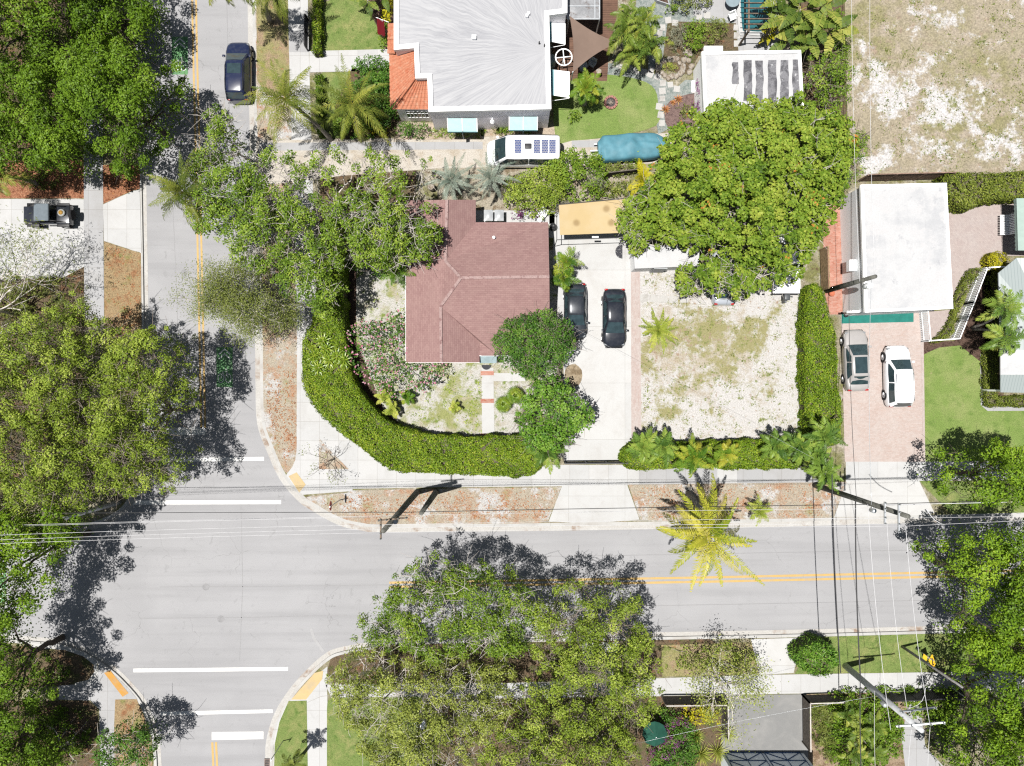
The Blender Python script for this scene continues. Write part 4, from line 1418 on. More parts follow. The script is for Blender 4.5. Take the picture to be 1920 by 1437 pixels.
# south block
SL = LAND['south']
px_area('pavement', [(500, 1700), (512, 1437), (513, 1392), (520, 1357), (537, 1322), (560, 1296), (590, 1268), (614, 1250), (613, 1275), (614, 1320), (613, 1437), (613, 1700)], 3, M_WALK)
px_area('verge', [(514, 1437), (515, 1396), (524, 1354), (541, 1315), (575, 1314), (577, 1437), (580, 1700), (514, 1700)], 5, M_GRASS2)
px_area('tactile_pad', [(546, 1312), (590, 1262), (606, 1258), (604, 1274), (574, 1312)], 6, M_TACT)
px_area('lawn', [(614, 1316), (622, 1308), (800, 1306), (800, 1700), (613, 1700), (613, 1330)], 4, M_GRASS2)
px_area('verge', along(SL, 615, 1430) + [(1430, 1262), (960, 1280), (640, 1284), (622, 1276), (612, 1262)], 2, M_UNDER)
px_area('pavement', [(610, 1284), (960, 1281), (1420, 1266), (1800, 1260), (2300, 1252), (2300, 1288), (1800, 1296), (1420, 1302), (960, 1310), (622, 1310)], 3, M_WALK)
px_area('verge', [(1240, 1210), (1426, 1204), (1424, 1263), (1242, 1269)], 3, MATS['dry_verge'])
px_area('driveway_apron', [(1408, 1199), (1505, 1196), (1488, 1262), (1424, 1266)], 5, M_DRIVE, .12)
px_area('driveway_apron', [(1090, 1206), (1160, 1204), (1150, 1276), (1100, 1278)], 5, M_DRIVE, .12)
px_area('verge', along(SL, 1505, 2300) + [(2300, 1252), (1800, 1260), (1490, 1264)], 3, M_GRASS2)
px_area('driveway', [(1354, 1304), (1512, 1302), (1516, 1430), (1352, 1430)], 4, M_DRIVEG)
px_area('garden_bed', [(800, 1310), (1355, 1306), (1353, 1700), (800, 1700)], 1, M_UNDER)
px_area('garden_bed', [(1512, 1302), (1700, 1298), (1700, 1700), (1512, 1700)], 1, patchy('right_bed_soil', A(196, 172, 146), [(A(150, 124, 98), 1.6, .46, .64, 7), (A(140, 146, 82), 1.4, .54, .7, 7)], speck=.45, speck_scale=14, bump=1))
px_area('path', [(1690, 1380), (1710, 1300), (1722, 1298), (1735, 1400), (1790, 1460), (1800, 1700), (1740, 1700), (1700, 1460)], 3, M_WALKG)
# ------------------------------------------------------------------ buildings
def inset(poly, d):
    """mitred inward offset of a closed 2-D polygon"""
    n = len(poly)
    a2 = sum(poly[i][0] * poly[(i + 1) % n][1] - poly[(i + 1) % n][0] * poly[i][1] for i in range(n))
    sg = 1 if a2 > 0 else -1
    out = []
    for i in range(n):
        p0, p1, p2 = (Vector(poly[i - 1]), Vector(poly[i]), Vector(poly[(i + 1) % n]))
        e0, e1 = (p1 - p0).normalized(), (p2 - p1).normalized()
        n0, n1 = Vector((-e0.y, e0.x)) * sg, Vector((-e1.y, e1.x)) * sg
        b = (n0 + n1)
        b = b / max(b.dot(n0), .2) if b.length > 1e-6 else n0
        out.append(tuple(p1 + b * d))
    return out


def ring(mb, outer, d, z0, z1):
    inner = inset(outer, d)
    n = len(outer)
    vs = [(*p, z0) for p in outer] + [(*p, z1) for p in outer] + [(*p, z1) for p in inner] + [(*p, z0) for p in inner]
    fs = []
    for i in range(n):
        j = (i + 1) % n
        fs += [(i, j, n + j, n + i), (n + i, n + j, 2 * n + j, 2 * n + i), (2 * n + i, 2 * n + j, 3 * n + j, 3 * n + i)]
    mb.add(vs, fs)


def corr(mb, p00, p10, p11, p01, waves, amp=.05, rows=10, step=.02):
    """barrel-tiled slope: eave p00-p10, top p01-p11"""
    p00, p10, p11, p01 = map(Vector, (p00, p10, p11, p01))
    nn = (p10 - p00).cross(p01 - p00).normalized()
    if nn.z < 0: nn = -nn
    R = []
    m = waves * 6
    for r in range(rows):
        for e in (0, .98):
            v = (r + e) / rows
            a, b = p00.lerp(p01, v), p10.lerp(p11, v)
            R.append([a.lerp(b, k / m) + nn * (amp * abs(math.sin(math.pi * k / m * waves)) + step * (1 - e)) for k in range(m + 1)])
    mb.grid(R)


def streak_roof():
    t = NT('coated_flat_roof')
    g = t.new('ShaderNodeNewGeometry').outputs['Position']
    s = t.new('ShaderNodeSeparateXYZ'); t.link(g, s.inputs[0])
    c = W(1030, 92, 4.2)
    wob = t.noise(t.coord(world=True), .35, 3)
    dx = t.math('ADD', s.outputs[0], t.math('MULTIPLY_ADD', wob, .8, -c.x - .4)); dy = t.math('ADD', s.outputs[1], t.math('MULTIPLY_ADD', wob, .8, -c.y - .4))
    ang = t.math('ARCTAN2', dy, t.math('MULTIPLY', dx, -1.0))
    rad = t.math('SQRT', t.math('ADD', t.math('MULTIPLY', dx, dx), t.math('MULTIPLY', dy, dy)))
    cmb = t.new('ShaderNodeCombineXYZ')
    t.link(t.math('MULTIPLY', ang, 46.0), cmb.inputs[0]); t.link(t.math('MULTIPLY', rad, .3), cmb.inputs[1])
    f = t.ramp(t.noise(cmb.outputs[0], 1.0, 8, .75, .2), .36, .66)
    base = t.mix(t.ramp(t.noise(t.coord(world=True), .22, 4), .35, .7), A(176, 178, 187), A(204, 206, 213))
    cc = t.mix(t.math('MULTIPLY', f, .75), A(234, 235, 239), base)
    cc = t.mix(t.math('MULTIPLY', t.ramp(t.noise(cmb.outputs[0], 2.3, 5, .75), .58, .7), .55), cc, A(156, 158, 168))
    return t.done(cc, .6, .3)


M_SHELL = plain('white_stucco', (.74, .74, .74, 1), .8, .2, 0, .06, 1)
M_ROOFW = patchy('white_roof_coating', A(252, 253, 255), [(A(232, 234, 238), .4, .45, .68, 9, 0), (A(214, 216, 222), 1.0, .60, .74, 9, 0), (A(250, 250, 252), .9, .5, .6)], rough=.6, spec=.2, speck=.05, bump=.1)
nt = NT('lavender_siding')
sx = nt.new('ShaderNodeSeparateXYZ'); nt.link(nt.new('ShaderNodeNewGeometry').outputs['Position'], sx.inputs[0])
saw = nt.math('FRACT', nt.math('MULTIPLY', sx.outputs[2], 4.6))
nt.bump(saw, .3, .015)
M_LAV = nt.done(nt.mix(nt.ramp(saw, .0, .14), (.70, .67, .72, 1), (.84, .81, .85, 1)), .7, .2)
M_TILE = patchy('clay_tile', A(246, 164, 128), [(A(236, 144, 108), 2.0, .45, .65, 6), (A(250, 190, 158), 3.4, .52, .68, 6), (A(206, 128, 104), 1.1, .62, .75, 7)], rough=.7, speck=.15, bump=.2)
M_AQUA = plain('aqua_awning', A(206, 240, 241, .52), .6, .2, 0, .06)
M_AQUAS = plain('aqua_stripe', A(140, 208, 218), .6, .2, 0, .06)
M_FABW = plain('white_canvas', (.66, .67, .67, 1), .8, .2, 0, .03)


def shingles(name, rot):
    t = NT(name)
    vec = t.coord(world=True, rot=rot)
    br = t.new('ShaderNodeTexBrick')
    br.inputs['Color1'].default_value = A(206, 168, 163); br.inputs['Color2'].default_value = A(192, 153, 150); br.inputs['Mortar'].default_value = A(170, 132, 129)
    br.inputs['Scale'].default_value = 1.0; br.inputs['Brick Width'].default_value = .32; br.inputs['Row Height'].default_value = .14; br.inputs['Mortar Size'].default_value = .008
    t.link(vec, br.inputs['Vector'])
    f = t.ramp(t.noise(t.coord(world=True), .6, 6, .65, .5), .4, .72)
    c = t.mix(t.math('MULTIPLY', f, .5), br.outputs['Color'], A(206, 170, 164))
    f = t.ramp(t.noise(t.coord(world=True, loc=(9, 2, 1)), 3.0, 5, .7), .5, .72)
    c = t.mix(t.math('MULTIPLY', f, .4), c, A(166, 126, 126))
    f2 = t.noise(t.coord(world=True), 20, 3)
    mul = t.new('ShaderNodeVectorMath', operation='SCALE')
    t.link(c, mul.inputs[0]); t.link(t.math('MULTIPLY_ADD', f2, .5, .75), mul.inputs['Scale'])
    t.bump(br.outputs['Fac'], -.4, .01)
    return t.done(mul.outputs[0], .9, .15)


M_SH0, M_SH1 = shingles('shingles_across', 0), shingles('shingles_along', math.pi / 2)
M_RIDGE = patchy('ridge_shingle', A(214, 184, 180), [(A(176, 138, 136), 3, .5, .65)], speck=.2)

# --- white flat-roofed house
HR = 4.2
roof_px = [(740, -170), (740, 92), (778, 88.5), (780, 145.5), (803, 145), (805, 208), (1032, 203), (1028, 27), (1062, 23), (1062, -170)]
fp = wpoly(roof_px, HR)
t = thing('house', 'white flat roofed house with aqua awnings and a clay tiled porch', 'house', (fp[0][0], fp[1][1], .15))
mb = MB(); mb.prism(fp, .05, HR - .25); mb.build('wall', M_LAV, t)
mb = MB(); mb.prism(inset(fp, .05), HR - .255, HR - .14); rf = mb.build('roof', streak_roof(), t)
mb = MB(); ring(mb, inset(fp, -.06), .34, HR - .3, HR); mb.build('parapet', M_SHELL, t)
for x, y, r in ((889, 70, .16), (988, 30, .1), (991, 26, .09)):
    p = W(x, y, HR)
    mb = MB(); mb.bbox(p.x - r, p.x + r, p.y - r, p.y + r, HR - .2, HR + .12, .03); mb.build('roof_vent', M_WHITE, rf)
for x, y in ((1011, 81), (1021, 86)):
    p = W(x, y, HR); mb = MB(); mb.tube([(p.x, p.y, HR - .2), (p.x, p.y, HR + .2)], .05, 8); mb.build('vent_pipe', M_BLACK, rf)


def wall_y(px_y): return W(0, px_y, HR).y
ys = W(0, 205.5, HR).y
for x0, x1 in ((838, 893), (955, 1008)):
    a, b = W(x0, 0, 3.2).x, W(x1, 0, 3.2).x
    yy = wall_y(207 if x0 < 900 else 204)
    mb = MB()
    mb.bar(((a + b) / 2, yy - .03, 2.1), ((a + b) / 2, yy - .03, 1.0), b - a - .2, .06); mb.build('window', M_GLASS, t)
    mb = MB()
    mb.poly3([(a, yy - .04, 2.75), (b, yy - .04, 2.75), (b + .05, yy - .78, 2.05), (a - .05, yy - .78, 2.05)], .03)
    aw = mb.build('awning', M_AQUA, t)
    mb = MB()
    for q in (a - .02, (a + b) / 2, b + .02):
        mb = MB(); mb.bar((q, yy - .045, 2.765), (q, yy - .79, 2.065), .05, .03); mb.build('awning_rib', M_WHITE, aw)
    mb = MB(); mb.box(a - .05, b + .05, yy - .81, yy - .785, 1.86, 2.06); mb.build('valance', M_AQUAS, aw)
p = W(923, 218, 2.4)
mb = MB(); mb.lathe((p.x, wall_y(205) - .2, 2.3), [(.02, .25), (.1, .2), (.18, 0)], 12); mb.tube([(p.x, wall_y(205), 2.6), (p.x, wall_y(205) - .2, 2.55)], .03, 6); mb.build('wall_lamp', M_WHITE, t)
# awnings of the east side
for (y0, y1, x0, x1) in ((32, 84, 1027, 1060), (130, 184, 1031, 1068)):
    a = W(x0, y0, 3.1); b = W(x1, y1, 2.5)
    mb = MB(); mb.poly3([(a.x - .05, a.y, 3.1), (b.x, a.y + .03, 2.62), (b.x, b.y - .05, 2.62), (a.x - .05, b.y, 3.1)], .035)
    aw = mb.build('awning', M_FABW, t)
    mb = MB(); mb.poly3([(a.x - .03, a.y - .01, 3.105), (a.x + .30, a.y, 2.98), (a.x + .30, b.y - .02, 2.98), (a.x - .03, b.y - .01, 3.105)], -.012)
    mb.build('awning_stripe', M_AQUAS, aw)
    for yy in (a.y - .05, b.y + .0):
        mb = MB(); mb.tube([(a.x, yy - .08, 2.1), (b.x - .05, yy - .06, 2.58)], .018, 5); mb.build('awning_arm', M_WHITE, aw)
# tiled porch
mb = MB()
corr(mb, W(732, 202, 2.75), W(730.5, 100.5, 2.75), W(777, 92.5, 3.65), W(778, 146, 3.7), 13, .055, 8)
mb.build('porch_roof', M_TILE, t)
mb = MB()
corr(mb, W(737, 205, 2.75), W(804, 205.5, 2.75), W(802, 145.5, 3.7), W(779, 146, 3.7), 8, .055, 8)
mb.build('porch_roof', M_TILE, t)
mb = MB()
corr(mb, W(727, 101, 2.9), W(728, 44, 2.9), W(741, 44, 3.3), W(741, 101, 3.3), 7, .05, 2)
mb.build('porch_roof', M_TILE, t)
for q_, r_ in (([W(736.5, 205, 2.85), W(779, 145, 3.82)], .09), ([W(730, 100.5, 2.8), W(778, 91, 3.72)], .085), ([W(727, 73, 2.95), W(741, 73, 3.35)], .06)):
    mb = MB(); mb.tube(q_, r_, 8); mb.build('ridge_tiles', M_TILE, t)
q = [W(743, 204, 2.7), W(803, 204, 2.7), W(803, 100, 2.7), W(736, 102, 2.7)]
mb = MB(); mb.prism([(v.x, v.y) for v in q], .05, 2.7); mb.build('porch_wall', M_SHELL, t)
for i, x in enumerate((769, 790)):
    c = W(x, 204, 2.7)
    mb = MB(); mb.box(c.x - .42, c.x + .42, c.y - .05, c.y + .01, 1.1, 2.3); w_ = mb.build('window', M_GLASS, t)
    mb = MB()
    for k in (-.42, -.14, .14, .42): mb.box(c.x + k - .02, c.x + k + .02, c.y - .075, c.y - .051, 1.08, 2.32)
    for k in (1.1, 1.9, 2.3): mb.box(c.x - .44, c.x + .44, c.y - .073, c.y - .052, k - .02, k + .02)
    mb.build('window_frame', M_WHITE, w_)

# --- brown shingled corner house
t = thing('house', 'corner bungalow with a dusty brown shingled hip roof', 'house', tuple(W(890, 560, .15)))
eh = 2.75
E = lambda x, y: W(x, y, eh)
a1, a2 = W(835, 490, 3.95), W(826, 575, 3.95)
apex = W(864, 521.5, 4.85); e_r = W(1030, 519, 4.85)
n_r = W(838, 375, 3.95); s_r = W(827.5, 680, 3.95)
mb = MB(); mb.poly3([E(761, 376), n_r, a1, apex, a2, s_r, E(761, 680)], .12); mb.build('roof_slope', M_SH1, t)
mb = MB(); mb.poly3([s_r, a2, E(899, 641), E(899, 680)], .12); mb.build('roof_slope', M_SH1, t)
mb = MB(); mb.poly3([a1, n_r, E(892, 375), E(892, 417)], .12); mb.build('roof_slope', M_SH1, t)
mb = MB(); mb.poly3([a2, apex, e_r, E(1031, 666), E(932, 666), E(899, 641)], .12); mb.build('roof_slope', M_SH0, t)
mb = MB(); mb.poly3([apex, a1, E(892, 417), E(1028, 417), e_r], .12); mb.build('roof_slope', M_SH0, t)
mb = MB(); mb.poly3([E(899, 641) + Vector((0, 0, -.02)), E(932, 664), E(932, 667.5), E(899, 667.5)], .1); mb.build('roof_slope', M_SH0, t)
mb = MB()
for a, b in ((apex, e_r), (apex, a1), (apex, a2), (a2, s_r), (a1, n_r)):
    mb = MB(); mb.bar(a + Vector((0, 0, .03)), b + Vector((0, 0, .03)), .2, .05); mb.build('roof_ridge', M_RIDGE, t)
M_HWALL = plain('house_wall', (.6, .6, .58, 1), .8, .2)
mb = MB(); mb.prism([tuple(E(*q)[:2]) for q in ((770, 386), (884, 386), (884, 427), (1022, 427), (1022, 655), (890, 655), (890, 671), (770, 671))], .05, eh - .13); mb.build('wall', M_HWALL, t)
for s, (x0, y0, x1, y1) in enumerate(((761, 376, 761, 680), (761, 680, 899, 680), (899, 667.5, 1031, 667.5), (1031, 667, 1028, 417))):
    a, b = E(x0, y0), E(x1, y1)
    mb = MB(); mb.bar(a + Vector((0, 0, -.1)), b + Vector((0, 0, -.1)), .04, .2); mb.build('fascia', M_WHITE, t)
p = W(926, 446, 3.4)
mb = MB(); mb.tube([(p.x, p.y, 2.9), (p.x, p.y, 3.55)], .06, 10); mb.lathe((p.x, p.y, 3.5), [(.12, 0), (.1, .08), (0, .1)], 12); mb.build('vent_pipe', M_WHITE, t)
mb = MB(); a, b = E(899, 668), E(931, 681); mb.poly3([(a.x, a.y, 2.5), (b.x, a.y, 2.5), (b.x, b.y, 2.25), (a.x, b.y, 2.25)], .05); mb.build('door_canopy', plain('pale_blue_canopy', A(196, 220, 226), .5, .3), t)
dm = W(912, 687, .18)
mb = MB(); mb.prism([(dm.x + .38 * math.cos(a), dm.y + .1 - .38 * math.sin(a)) for a in np.linspace(0, math.pi, 12)], .17, .2)
tag(mb.build('door_mat', M_DARKMAT), 'dark half round mat at the front door of the brown roofed house', 'door mat')
dm = W(1161, 472, .18)
mb = MB(); mb.prism([(dm.x + .25 - .55 * math.sin(a), dm.y + .55 * math.cos(a)) for a in np.linspace(0, math.pi, 14)], .17, .2)
tag(mb.build('door_mat', patchy('speckled_mat', (.03, .03, .035, 1), [((.35, .35, .35, 1), 14, .6, .66, 3)], speck=.1)), 'speckled half round mat on the drive beside the white shed', 'door mat')

# --- white shed beside the drive
t = thing('shed', 'small white flat roofed shed half under the sea grape', 'shed', tuple(W(1245, 480, .15)))
fp = wpoly([(1187, 459), (1312, 462), (1310, 499), (1190, 504)], 2.4)
mb = MB(); mb.prism(inset(fp, .08), .05, 2.28); mb.build('wall', M_SHELL, t)
mb = MB(); mb.prism(fp, 2.28, 2.4); mb.build('roof', M_ROOFW, t)
mb = MB(); a = W(1240, 503, 2.3); mb.box(a.x - .5, a.x + .5, a.y - .02, a.y + .1, .2, 2.1); mb.build('door', M_GREY, t)

# --- cottage at the top right
t = thing('cottage', 'white cottage roof patched with bare grey felt strips', 'cottage', tuple(W(1410, 160, .15)))
fp = wpoly([(1316, 98), (1501, 95), (1508, 232), (1322, 236)], 3.1)
mb = MB(); mb.prism(inset(fp, .1), .05, 2.85); mb.build('wall', M_SHELL, t)
mb = MB(); mb.prism(fp, 2.86, 3.0); rf = mb.build('roof', M_ROOFW, t)
mb = MB(); ring(mb, inset(fp, -.02), .22, 2.84, 3.14); mb.build('parapet', M_SHELL, t)
felt = patchy('bare_roof_felt', A(166, 166, 172), [(A(112, 112, 118), 1.4, .42, .62, 8, .8), (A(236, 237, 240), 2.0, .60, .68, 8, .6)], speck=.3, speck_scale=14)
for x0, x1, y0, y1 in ((1373, 1385, 117, 158), (1394, 1410, 113, 190), (1417, 1431, 114, 196), (1440, 1456, 113, 220), (1463, 1479, 113, 225), (1486, 1502, 112, 228)):
    n = 8
    L_ = [(x0 + random.uniform(-1.2, 1.2), y0 + (y1 - y0) * k / n) for k in range(n + 1)]
    R_ = [(x1 + random.uniform(-1.2, 1.2), y0 + (y1 - y0) * k / n) for k in range(n + 1)]
    mb = MB(); mb.prism([tuple(W(x, y, 3.0)[:2]) for x, y in L_ + R_[::-1]], 2.99, 3.006); mb.build('felt_strip', felt, rf)
mb = MB(); a = W(1310, 165, .2); mb.box(a.x - .6, a.x + .35, a.y - .45, a.y + .45, .1, .45); mb.build('doorstep', M_SHELL, t)
a = W(1334, 97, 3.1)
mb = MB(); mb.bbox(a.x - .5, a.x + .9, a.y, a.y + .5, 2.6, 2.95, .04); mb.build('porch_roof', M_SHELL, t)

# --- garage on the right
GH = 3.75
t = thing('garage', 'white flat roofed garage with pale grey clapboard side', 'garage', tuple(W(1690, 470, .15)))
fp = wpoly([(1615, 348), (1774, 344.5), (1786, 578), (1623, 585)], GH)
nt = NT('grey_clapboard_wall')
sx = nt.new('ShaderNodeSeparateXYZ'); nt.link(nt.new('ShaderNodeNewGeometry').outputs['Position'], sx.inputs[0])
saw = nt.math('FRACT', nt.math('MULTIPLY', sx.outputs[2], 6.2))
cc = nt.mix(nt.ramp(saw, .0, .16), (.56, .59, .62, 1), (.78, .81, .83, 1))
nt.bump(saw, .5, .02)
M_CLAP = nt.done(cc, .6, .3)
mb = MB(); mb.prism(inset(fp, .06), .05, GH - .2); mb.build('wall', M_CLAP, t)
mb = MB(); mb.prism(inset(fp, .02), GH - .19, GH - .07); mb.build('roof', M_ROOFW, t)
mb = MB(); ring(mb, inset(fp, -.05), .2, GH - .24, GH); mb.build('parapet', M_SHELL, t)
a = W(1610, 497, 2.6)
wx = inset(fp, .06)
xw = (wx[0][0] + wx[3][0]) / 2
mb = MB(); mb.bbox(xw - .45, xw + .2, a.y - .42, a.y + .42, 1.9, 2.45, .03); mb.build('window_unit', M_WHITE, t)
a, b = Vector(wx[3]), Vector(wx[2])
mb = MB()
for k in (.06, .36, .66):
    p0, p1 = a.lerp(b, k), a.lerp(b, k + .28)
    mb.bar((p0.x, p0.y - .02, 1.25), (p1.x, p1.y - .02, 1.25), .06, 2.1)
mb.build('garage_door', M_WHITE, t)
mb = MB(); mb.bar((a.x - .9, a.y + .03, 2.6), (b.x - 2.2, b.y + .0, 2.6), .16, .14); mb.build('gutter_trim', M_WHITE, t)
px_area('doormat', [(1578, 588), (1713, 586), (1713, 604), (1578, 607)], 7, M_TEALMAT, .03, kind=None)
o = bpy.data.objects['doormat']; o.name = 'outdoor_mat'; tag(o, 'long teal mat on the pavers in front of the garage door', 'mat')

# --- metal roofed house on the right edge
t = thing('house', 'pale green metal roofed house at the edge behind two palms', 'house', tuple(W(1915, 600, .15)))
M_MET = NT('standing_seam_roof')
sx = M_MET.new('ShaderNodeSeparateXYZ'); M_MET.link(M_MET.new('ShaderNodeNewGeometry').outputs['Position'], sx.inputs[0])
seam = M_MET.math('LESS_THAN', M_MET.math('FRACT', M_MET.math('MULTIPLY', sx.outputs[0], 4.5)), .16)
M_MET.bump(M_MET.math('SUBTRACT', 1.0, seam), -.5, .03)
M_MET = M_MET.done(M_MET.mix(M_MET.math('MULTIPLY', seam, .6), A(204, 216, 216), A(160, 176, 178)), .45, .4)
M_MINT = plain('mint_awning', A(200, 226, 216), .6, .3, 0, .05)
rp = [(1872, 512), (1906, 484), (2120, 484), (2120, 738), (1878, 734)]
fp = wpoly(rp, 3.0)
mb = MB(); mb.prism(inset(fp, 1.9), .05, 2.8); mb.build('wall', M_SHELL, t)
mb = MB(); mb.poly3([W(1872, 512, 2.9), W(1906, 484, 2.9), W(1990, 484, 3.9), W(1990, 655, 3.9), W(1876, 657, 2.9)], .08); mb.build('roof', M_MET, t)
mb = MB(); mb.poly3([W(1876, 657, 2.95), W(1990, 655, 3.95), W(1990, 703, 3.95), W(1876, 703, 2.95)], .08); mb.build('roof', M_ROOFW, t)
mb = MB(); mb.poly3([W(1876, 703, 2.92), W(1990, 703, 2.92), W(1990, 738, 2.5), W(1876, 736, 2.5)], .06); mb.build('porch_roof', M_MET, t)
mb = MB()
for k in (1879, 1935):
    mb = MB(); a = W(k, 737, 2.4); mb.box(a.x - .07, a.x + .07, a.y + .1, a.y + .24, .1, 2.44); mb.build('porch_post', M_WHITE, t)
mb = MB(); mb.poly3([W(1906, 372, 2.5), W(1990, 372, 3.3), W(1990, 470, 3.3), W(1909, 470, 2.5)], .06); mb.build('awning', M_MINT, t)
n = 13
P_ = [W(1906 + 3 * k / n, 372 + 98 * k / n, 2.5) for k in range(n + 1)]
mb = MB()
for k in range(n):
    a, b = P_[k], P_[k + 1]
    m_ = [a.lerp(b, q / 5) for q in range(6)]
    mb.add([(v.x - .02, v.y, 2.44) for v in m_] + [(v.x - .02, v.y, 2.3 - .1 * math.sin(math.pi * q / 5)) for q, v in enumerate(m_)], [(q, q + 1, 7 + q, 6 + q) for q in range(5)])
mb.build('valance', M_MINT, t)
fp = wpoly([(1985, 380), (2120, 380), (2120, 484), (1985, 484)], 2.8)
mb = MB(); mb.prism(fp, .05, 2.45); mb.build('wall', M_SHELL, t)

# --- house with blue garage doors at the bottom edge
t = thing('house', 'house front with pale blue garage doors framed in dark cross braces', 'house', tuple(W(1435, 1450, .15)))
yb = W(0, 1412, .15).y
x0, x1 = W(1352, 0, .15).x, W(1506, 0, .15).x
M_BLUE = plain('pale_blue_panel', (.74, .79, .86, 1), .6, .3, 0, .05)
M_NAVY = plain('navy_trim', (.04, .09, .2, 1), .6, .3)
mb = MB(); mb.box(x0, x1, yb - 8, yb, .05, 3.3); mb.build('wall', M_BLUE, t)
mb = MB(); mb.poly3([(x0 - .1, yb + .05, 3.32), (x1 + .1, yb + .05, 3.32), (x1 + .1, yb - 8, 3.32), (x0 - .1, yb - 8, 3.32)], .0199); mb.build('roof', M_ROOFW, t)
for a, b in ((x0 + .25, x0 + 3.1), (x0 + 3.35, x1 - .3)):
    mb = MB(); mb.box(a, b, yb + .002, yb + .03, .15, 2.7); d_ = mb.build('garage_door', M_BLUE, t)
    mb = MB(); c = (a + b) / 2
    for p, q in (((a, 2.7), (b, 2.7)), ((a, 1.35), (b, 1.35)), ((a, .15), (a, 2.7)), ((b, .15), (b, 2.7)), ((c, .15), (c, 2.7)), ((a, .2), (c, 1.3)), ((b, .2), (c, 1.3)), ((a, 1.4), (c, 2.65)), ((b, 1.4), (c, 2.65)), ((a, .2), (b, .2))):
        mb.bar((p[0], yb + .05, p[1]), (q[0], yb + .05, q[1]), .08, .03)
    mb.build('door_brace', M_NAVY, d_)

# ------------------------------------------------------------------ vehicles
P_NAVY = car_paint('navy_paint', (.006, .010, .034, 1), .2, .0)
P_BLACK = car_paint('black_paint', (.012, .014, .02, 1), .2, .2)
P_BLACK2 = car_paint('charcoal_paint', (.02, .024, .03, 1), .25, .3)
P_SILVER = car_paint('silver_paint', (.25, .24, .235, 1), .35, .0)
P_WHITEC = car_paint('white_car_paint', (.66, .67, .69, 1), .3, 0)
M_SOLAR = pavers('solar_cells', (.02, .04, .12, 1), (.03, .05, .14, 1), (.3, .28, .26, 1), .125, .125, 0, .012)
V = 'vehicles parked on the street and drives'
car('parked_suv', 'dark navy estate parked at the kerb of the side street', 'suv', 446, 133, 0.0, 4.6, 1.95, P_NAVY, V, sunroof='front', rails='black', ground=.01)
car('parked_sedan', 'black sedan standing free in the middle of the concrete drive', 'sedan', 1152, 597, math.pi, 4.55, 1.84, P_BLACK, V)
car('parked_sedan', 'black coupe partly under the shrub beside the brown roofed house', 'sedan', 1079, 584, math.pi, 4.3, 1.78, P_BLACK2, V)
car('parked_sedan', 'silver sedan with long glass roof beside the tall hedge', 'sedan', 1606, 676, math.radians(2), 4.75, 1.86, P_SILVER, V, sunroof='long')
car('parked_suv', 'white crossover with roof rails on the pink paver drive', 'suv', 1684, 706, math.radians(1.5), 4.75, 1.92, P_WHITEC, V, rails='silver')
car('camper_van', 'white camper van with solar panels on its roof in the sand lane', 'van', 981, 288, math.pi / 2, 5.6, 2.05, P_WHITEC, V, solar=True, cat='van')
car('parked_sedan', 'silver car tucked under the sea grape with only its rear showing', 'sedan', 1357, 519, 0, 4.4, 1.8, car_paint('steel_paint', (.25, .27, .30, 1), .3, 0), V)

# soft-top off-roader
loc = W(92, 404, .9)
t = thing('off_road_vehicle', 'black soft top off roader with spare wheel on the left driveway', 'off-roader', (loc.x, loc.y, .16), 0, V)
mb = MB(); mb.bbox(-.72, .72, -1.75, .55, .45, 1.02, .07); mb.bbox(-.62, .62, .5, 1.75, .5, 1.08, .08); mb.build('body', P_BLACK, t, True, False)
top = plain('grey_canvas', A(150, 162, 172), .9, .1, 0, .1)
mb = MB(); mb.bbox(-.66, .66, -.62, .5, 1.6, 1.8, .08); mb.build('soft_top', top, t, True, False)
mb = MB(); mb.poly3([(-.62, .62, 1.08), (.62, .62, 1.08), (.58, .48, 1.62), (-.58, .48, 1.62)], .02); mb.build('windscreen', M_GLASS, t, False, False)
mb = MB()
for s in (-1, 1):
    mb.tube([(s * .64, -.62, 1.0), (s * .62, -.62, 1.72), (s * .62, .46, 1.72), (s * .62, .62, 1.05)], .035, 6)
    mb.tube([(s * .6, -1.5, 1.0), (s * .6, -.66, 1.7)], .03, 6)
mb.build('roll_bar', M_BLACK, t, True, False)
mb = MB(); mb.lathe((0.1, -1.2, 1.02), [(.28, 0), (.28, .16), (.18, .2), (0, .2)], 16); mb.build('spare_drum', plain('white_drum', A(210, 212, 210), .6, .3), t, True, False)
mb = MB(); mb.lathe((0.1, -1.2, 1.22), [(.17, 0), (.17, .03), (0, .035)], 16); mb.build('yellow_lid', plain('amber_lid', A(210, 160, 60), .6, .3), t, True, False)
for s in (-1, 1):
    for yy in (1.15, -1.15):
        m = MB(); lathe_x(m, s * .76, yy, .37, [(.22, -.12), (.36, -.12), (.37, -.08), (.37, .08), (.36, .12), (.22, .12)]); wh = m.build('wheel', M_TYRE, t, True, False)
        m = MB(); lathe_x(m, s * .76, yy, .37, [(.04, s * .125), (.2, s * .122), (.22, s * .1)], 14); m.build('rim', M_RIM, wh, False, False)
        m = MB(); m.bbox(s * .78 - .13, s * .78 + .13, yy - .48, yy + .48, .78, .86, .03); m.build('fender', M_BLACK, t, True, False)
m = MB()
m.lathe((0, 0, 0), [(.2, -.11), (.35, -.11), (.36, 0), (.35, .11), (.2, .11)], 20, Matrix.Translation((0, -1.88, .95)) @ Matrix.Rotation(math.pi / 2, 4, 'X'))
m.build('spare_wheel', M_TYRE, t, True, False)
m = MB(); m.bbox(-.7, .7, 1.78, 1.92, .5, .68, .03); m.build('front_bumper', M_BLACK, t, True, False)
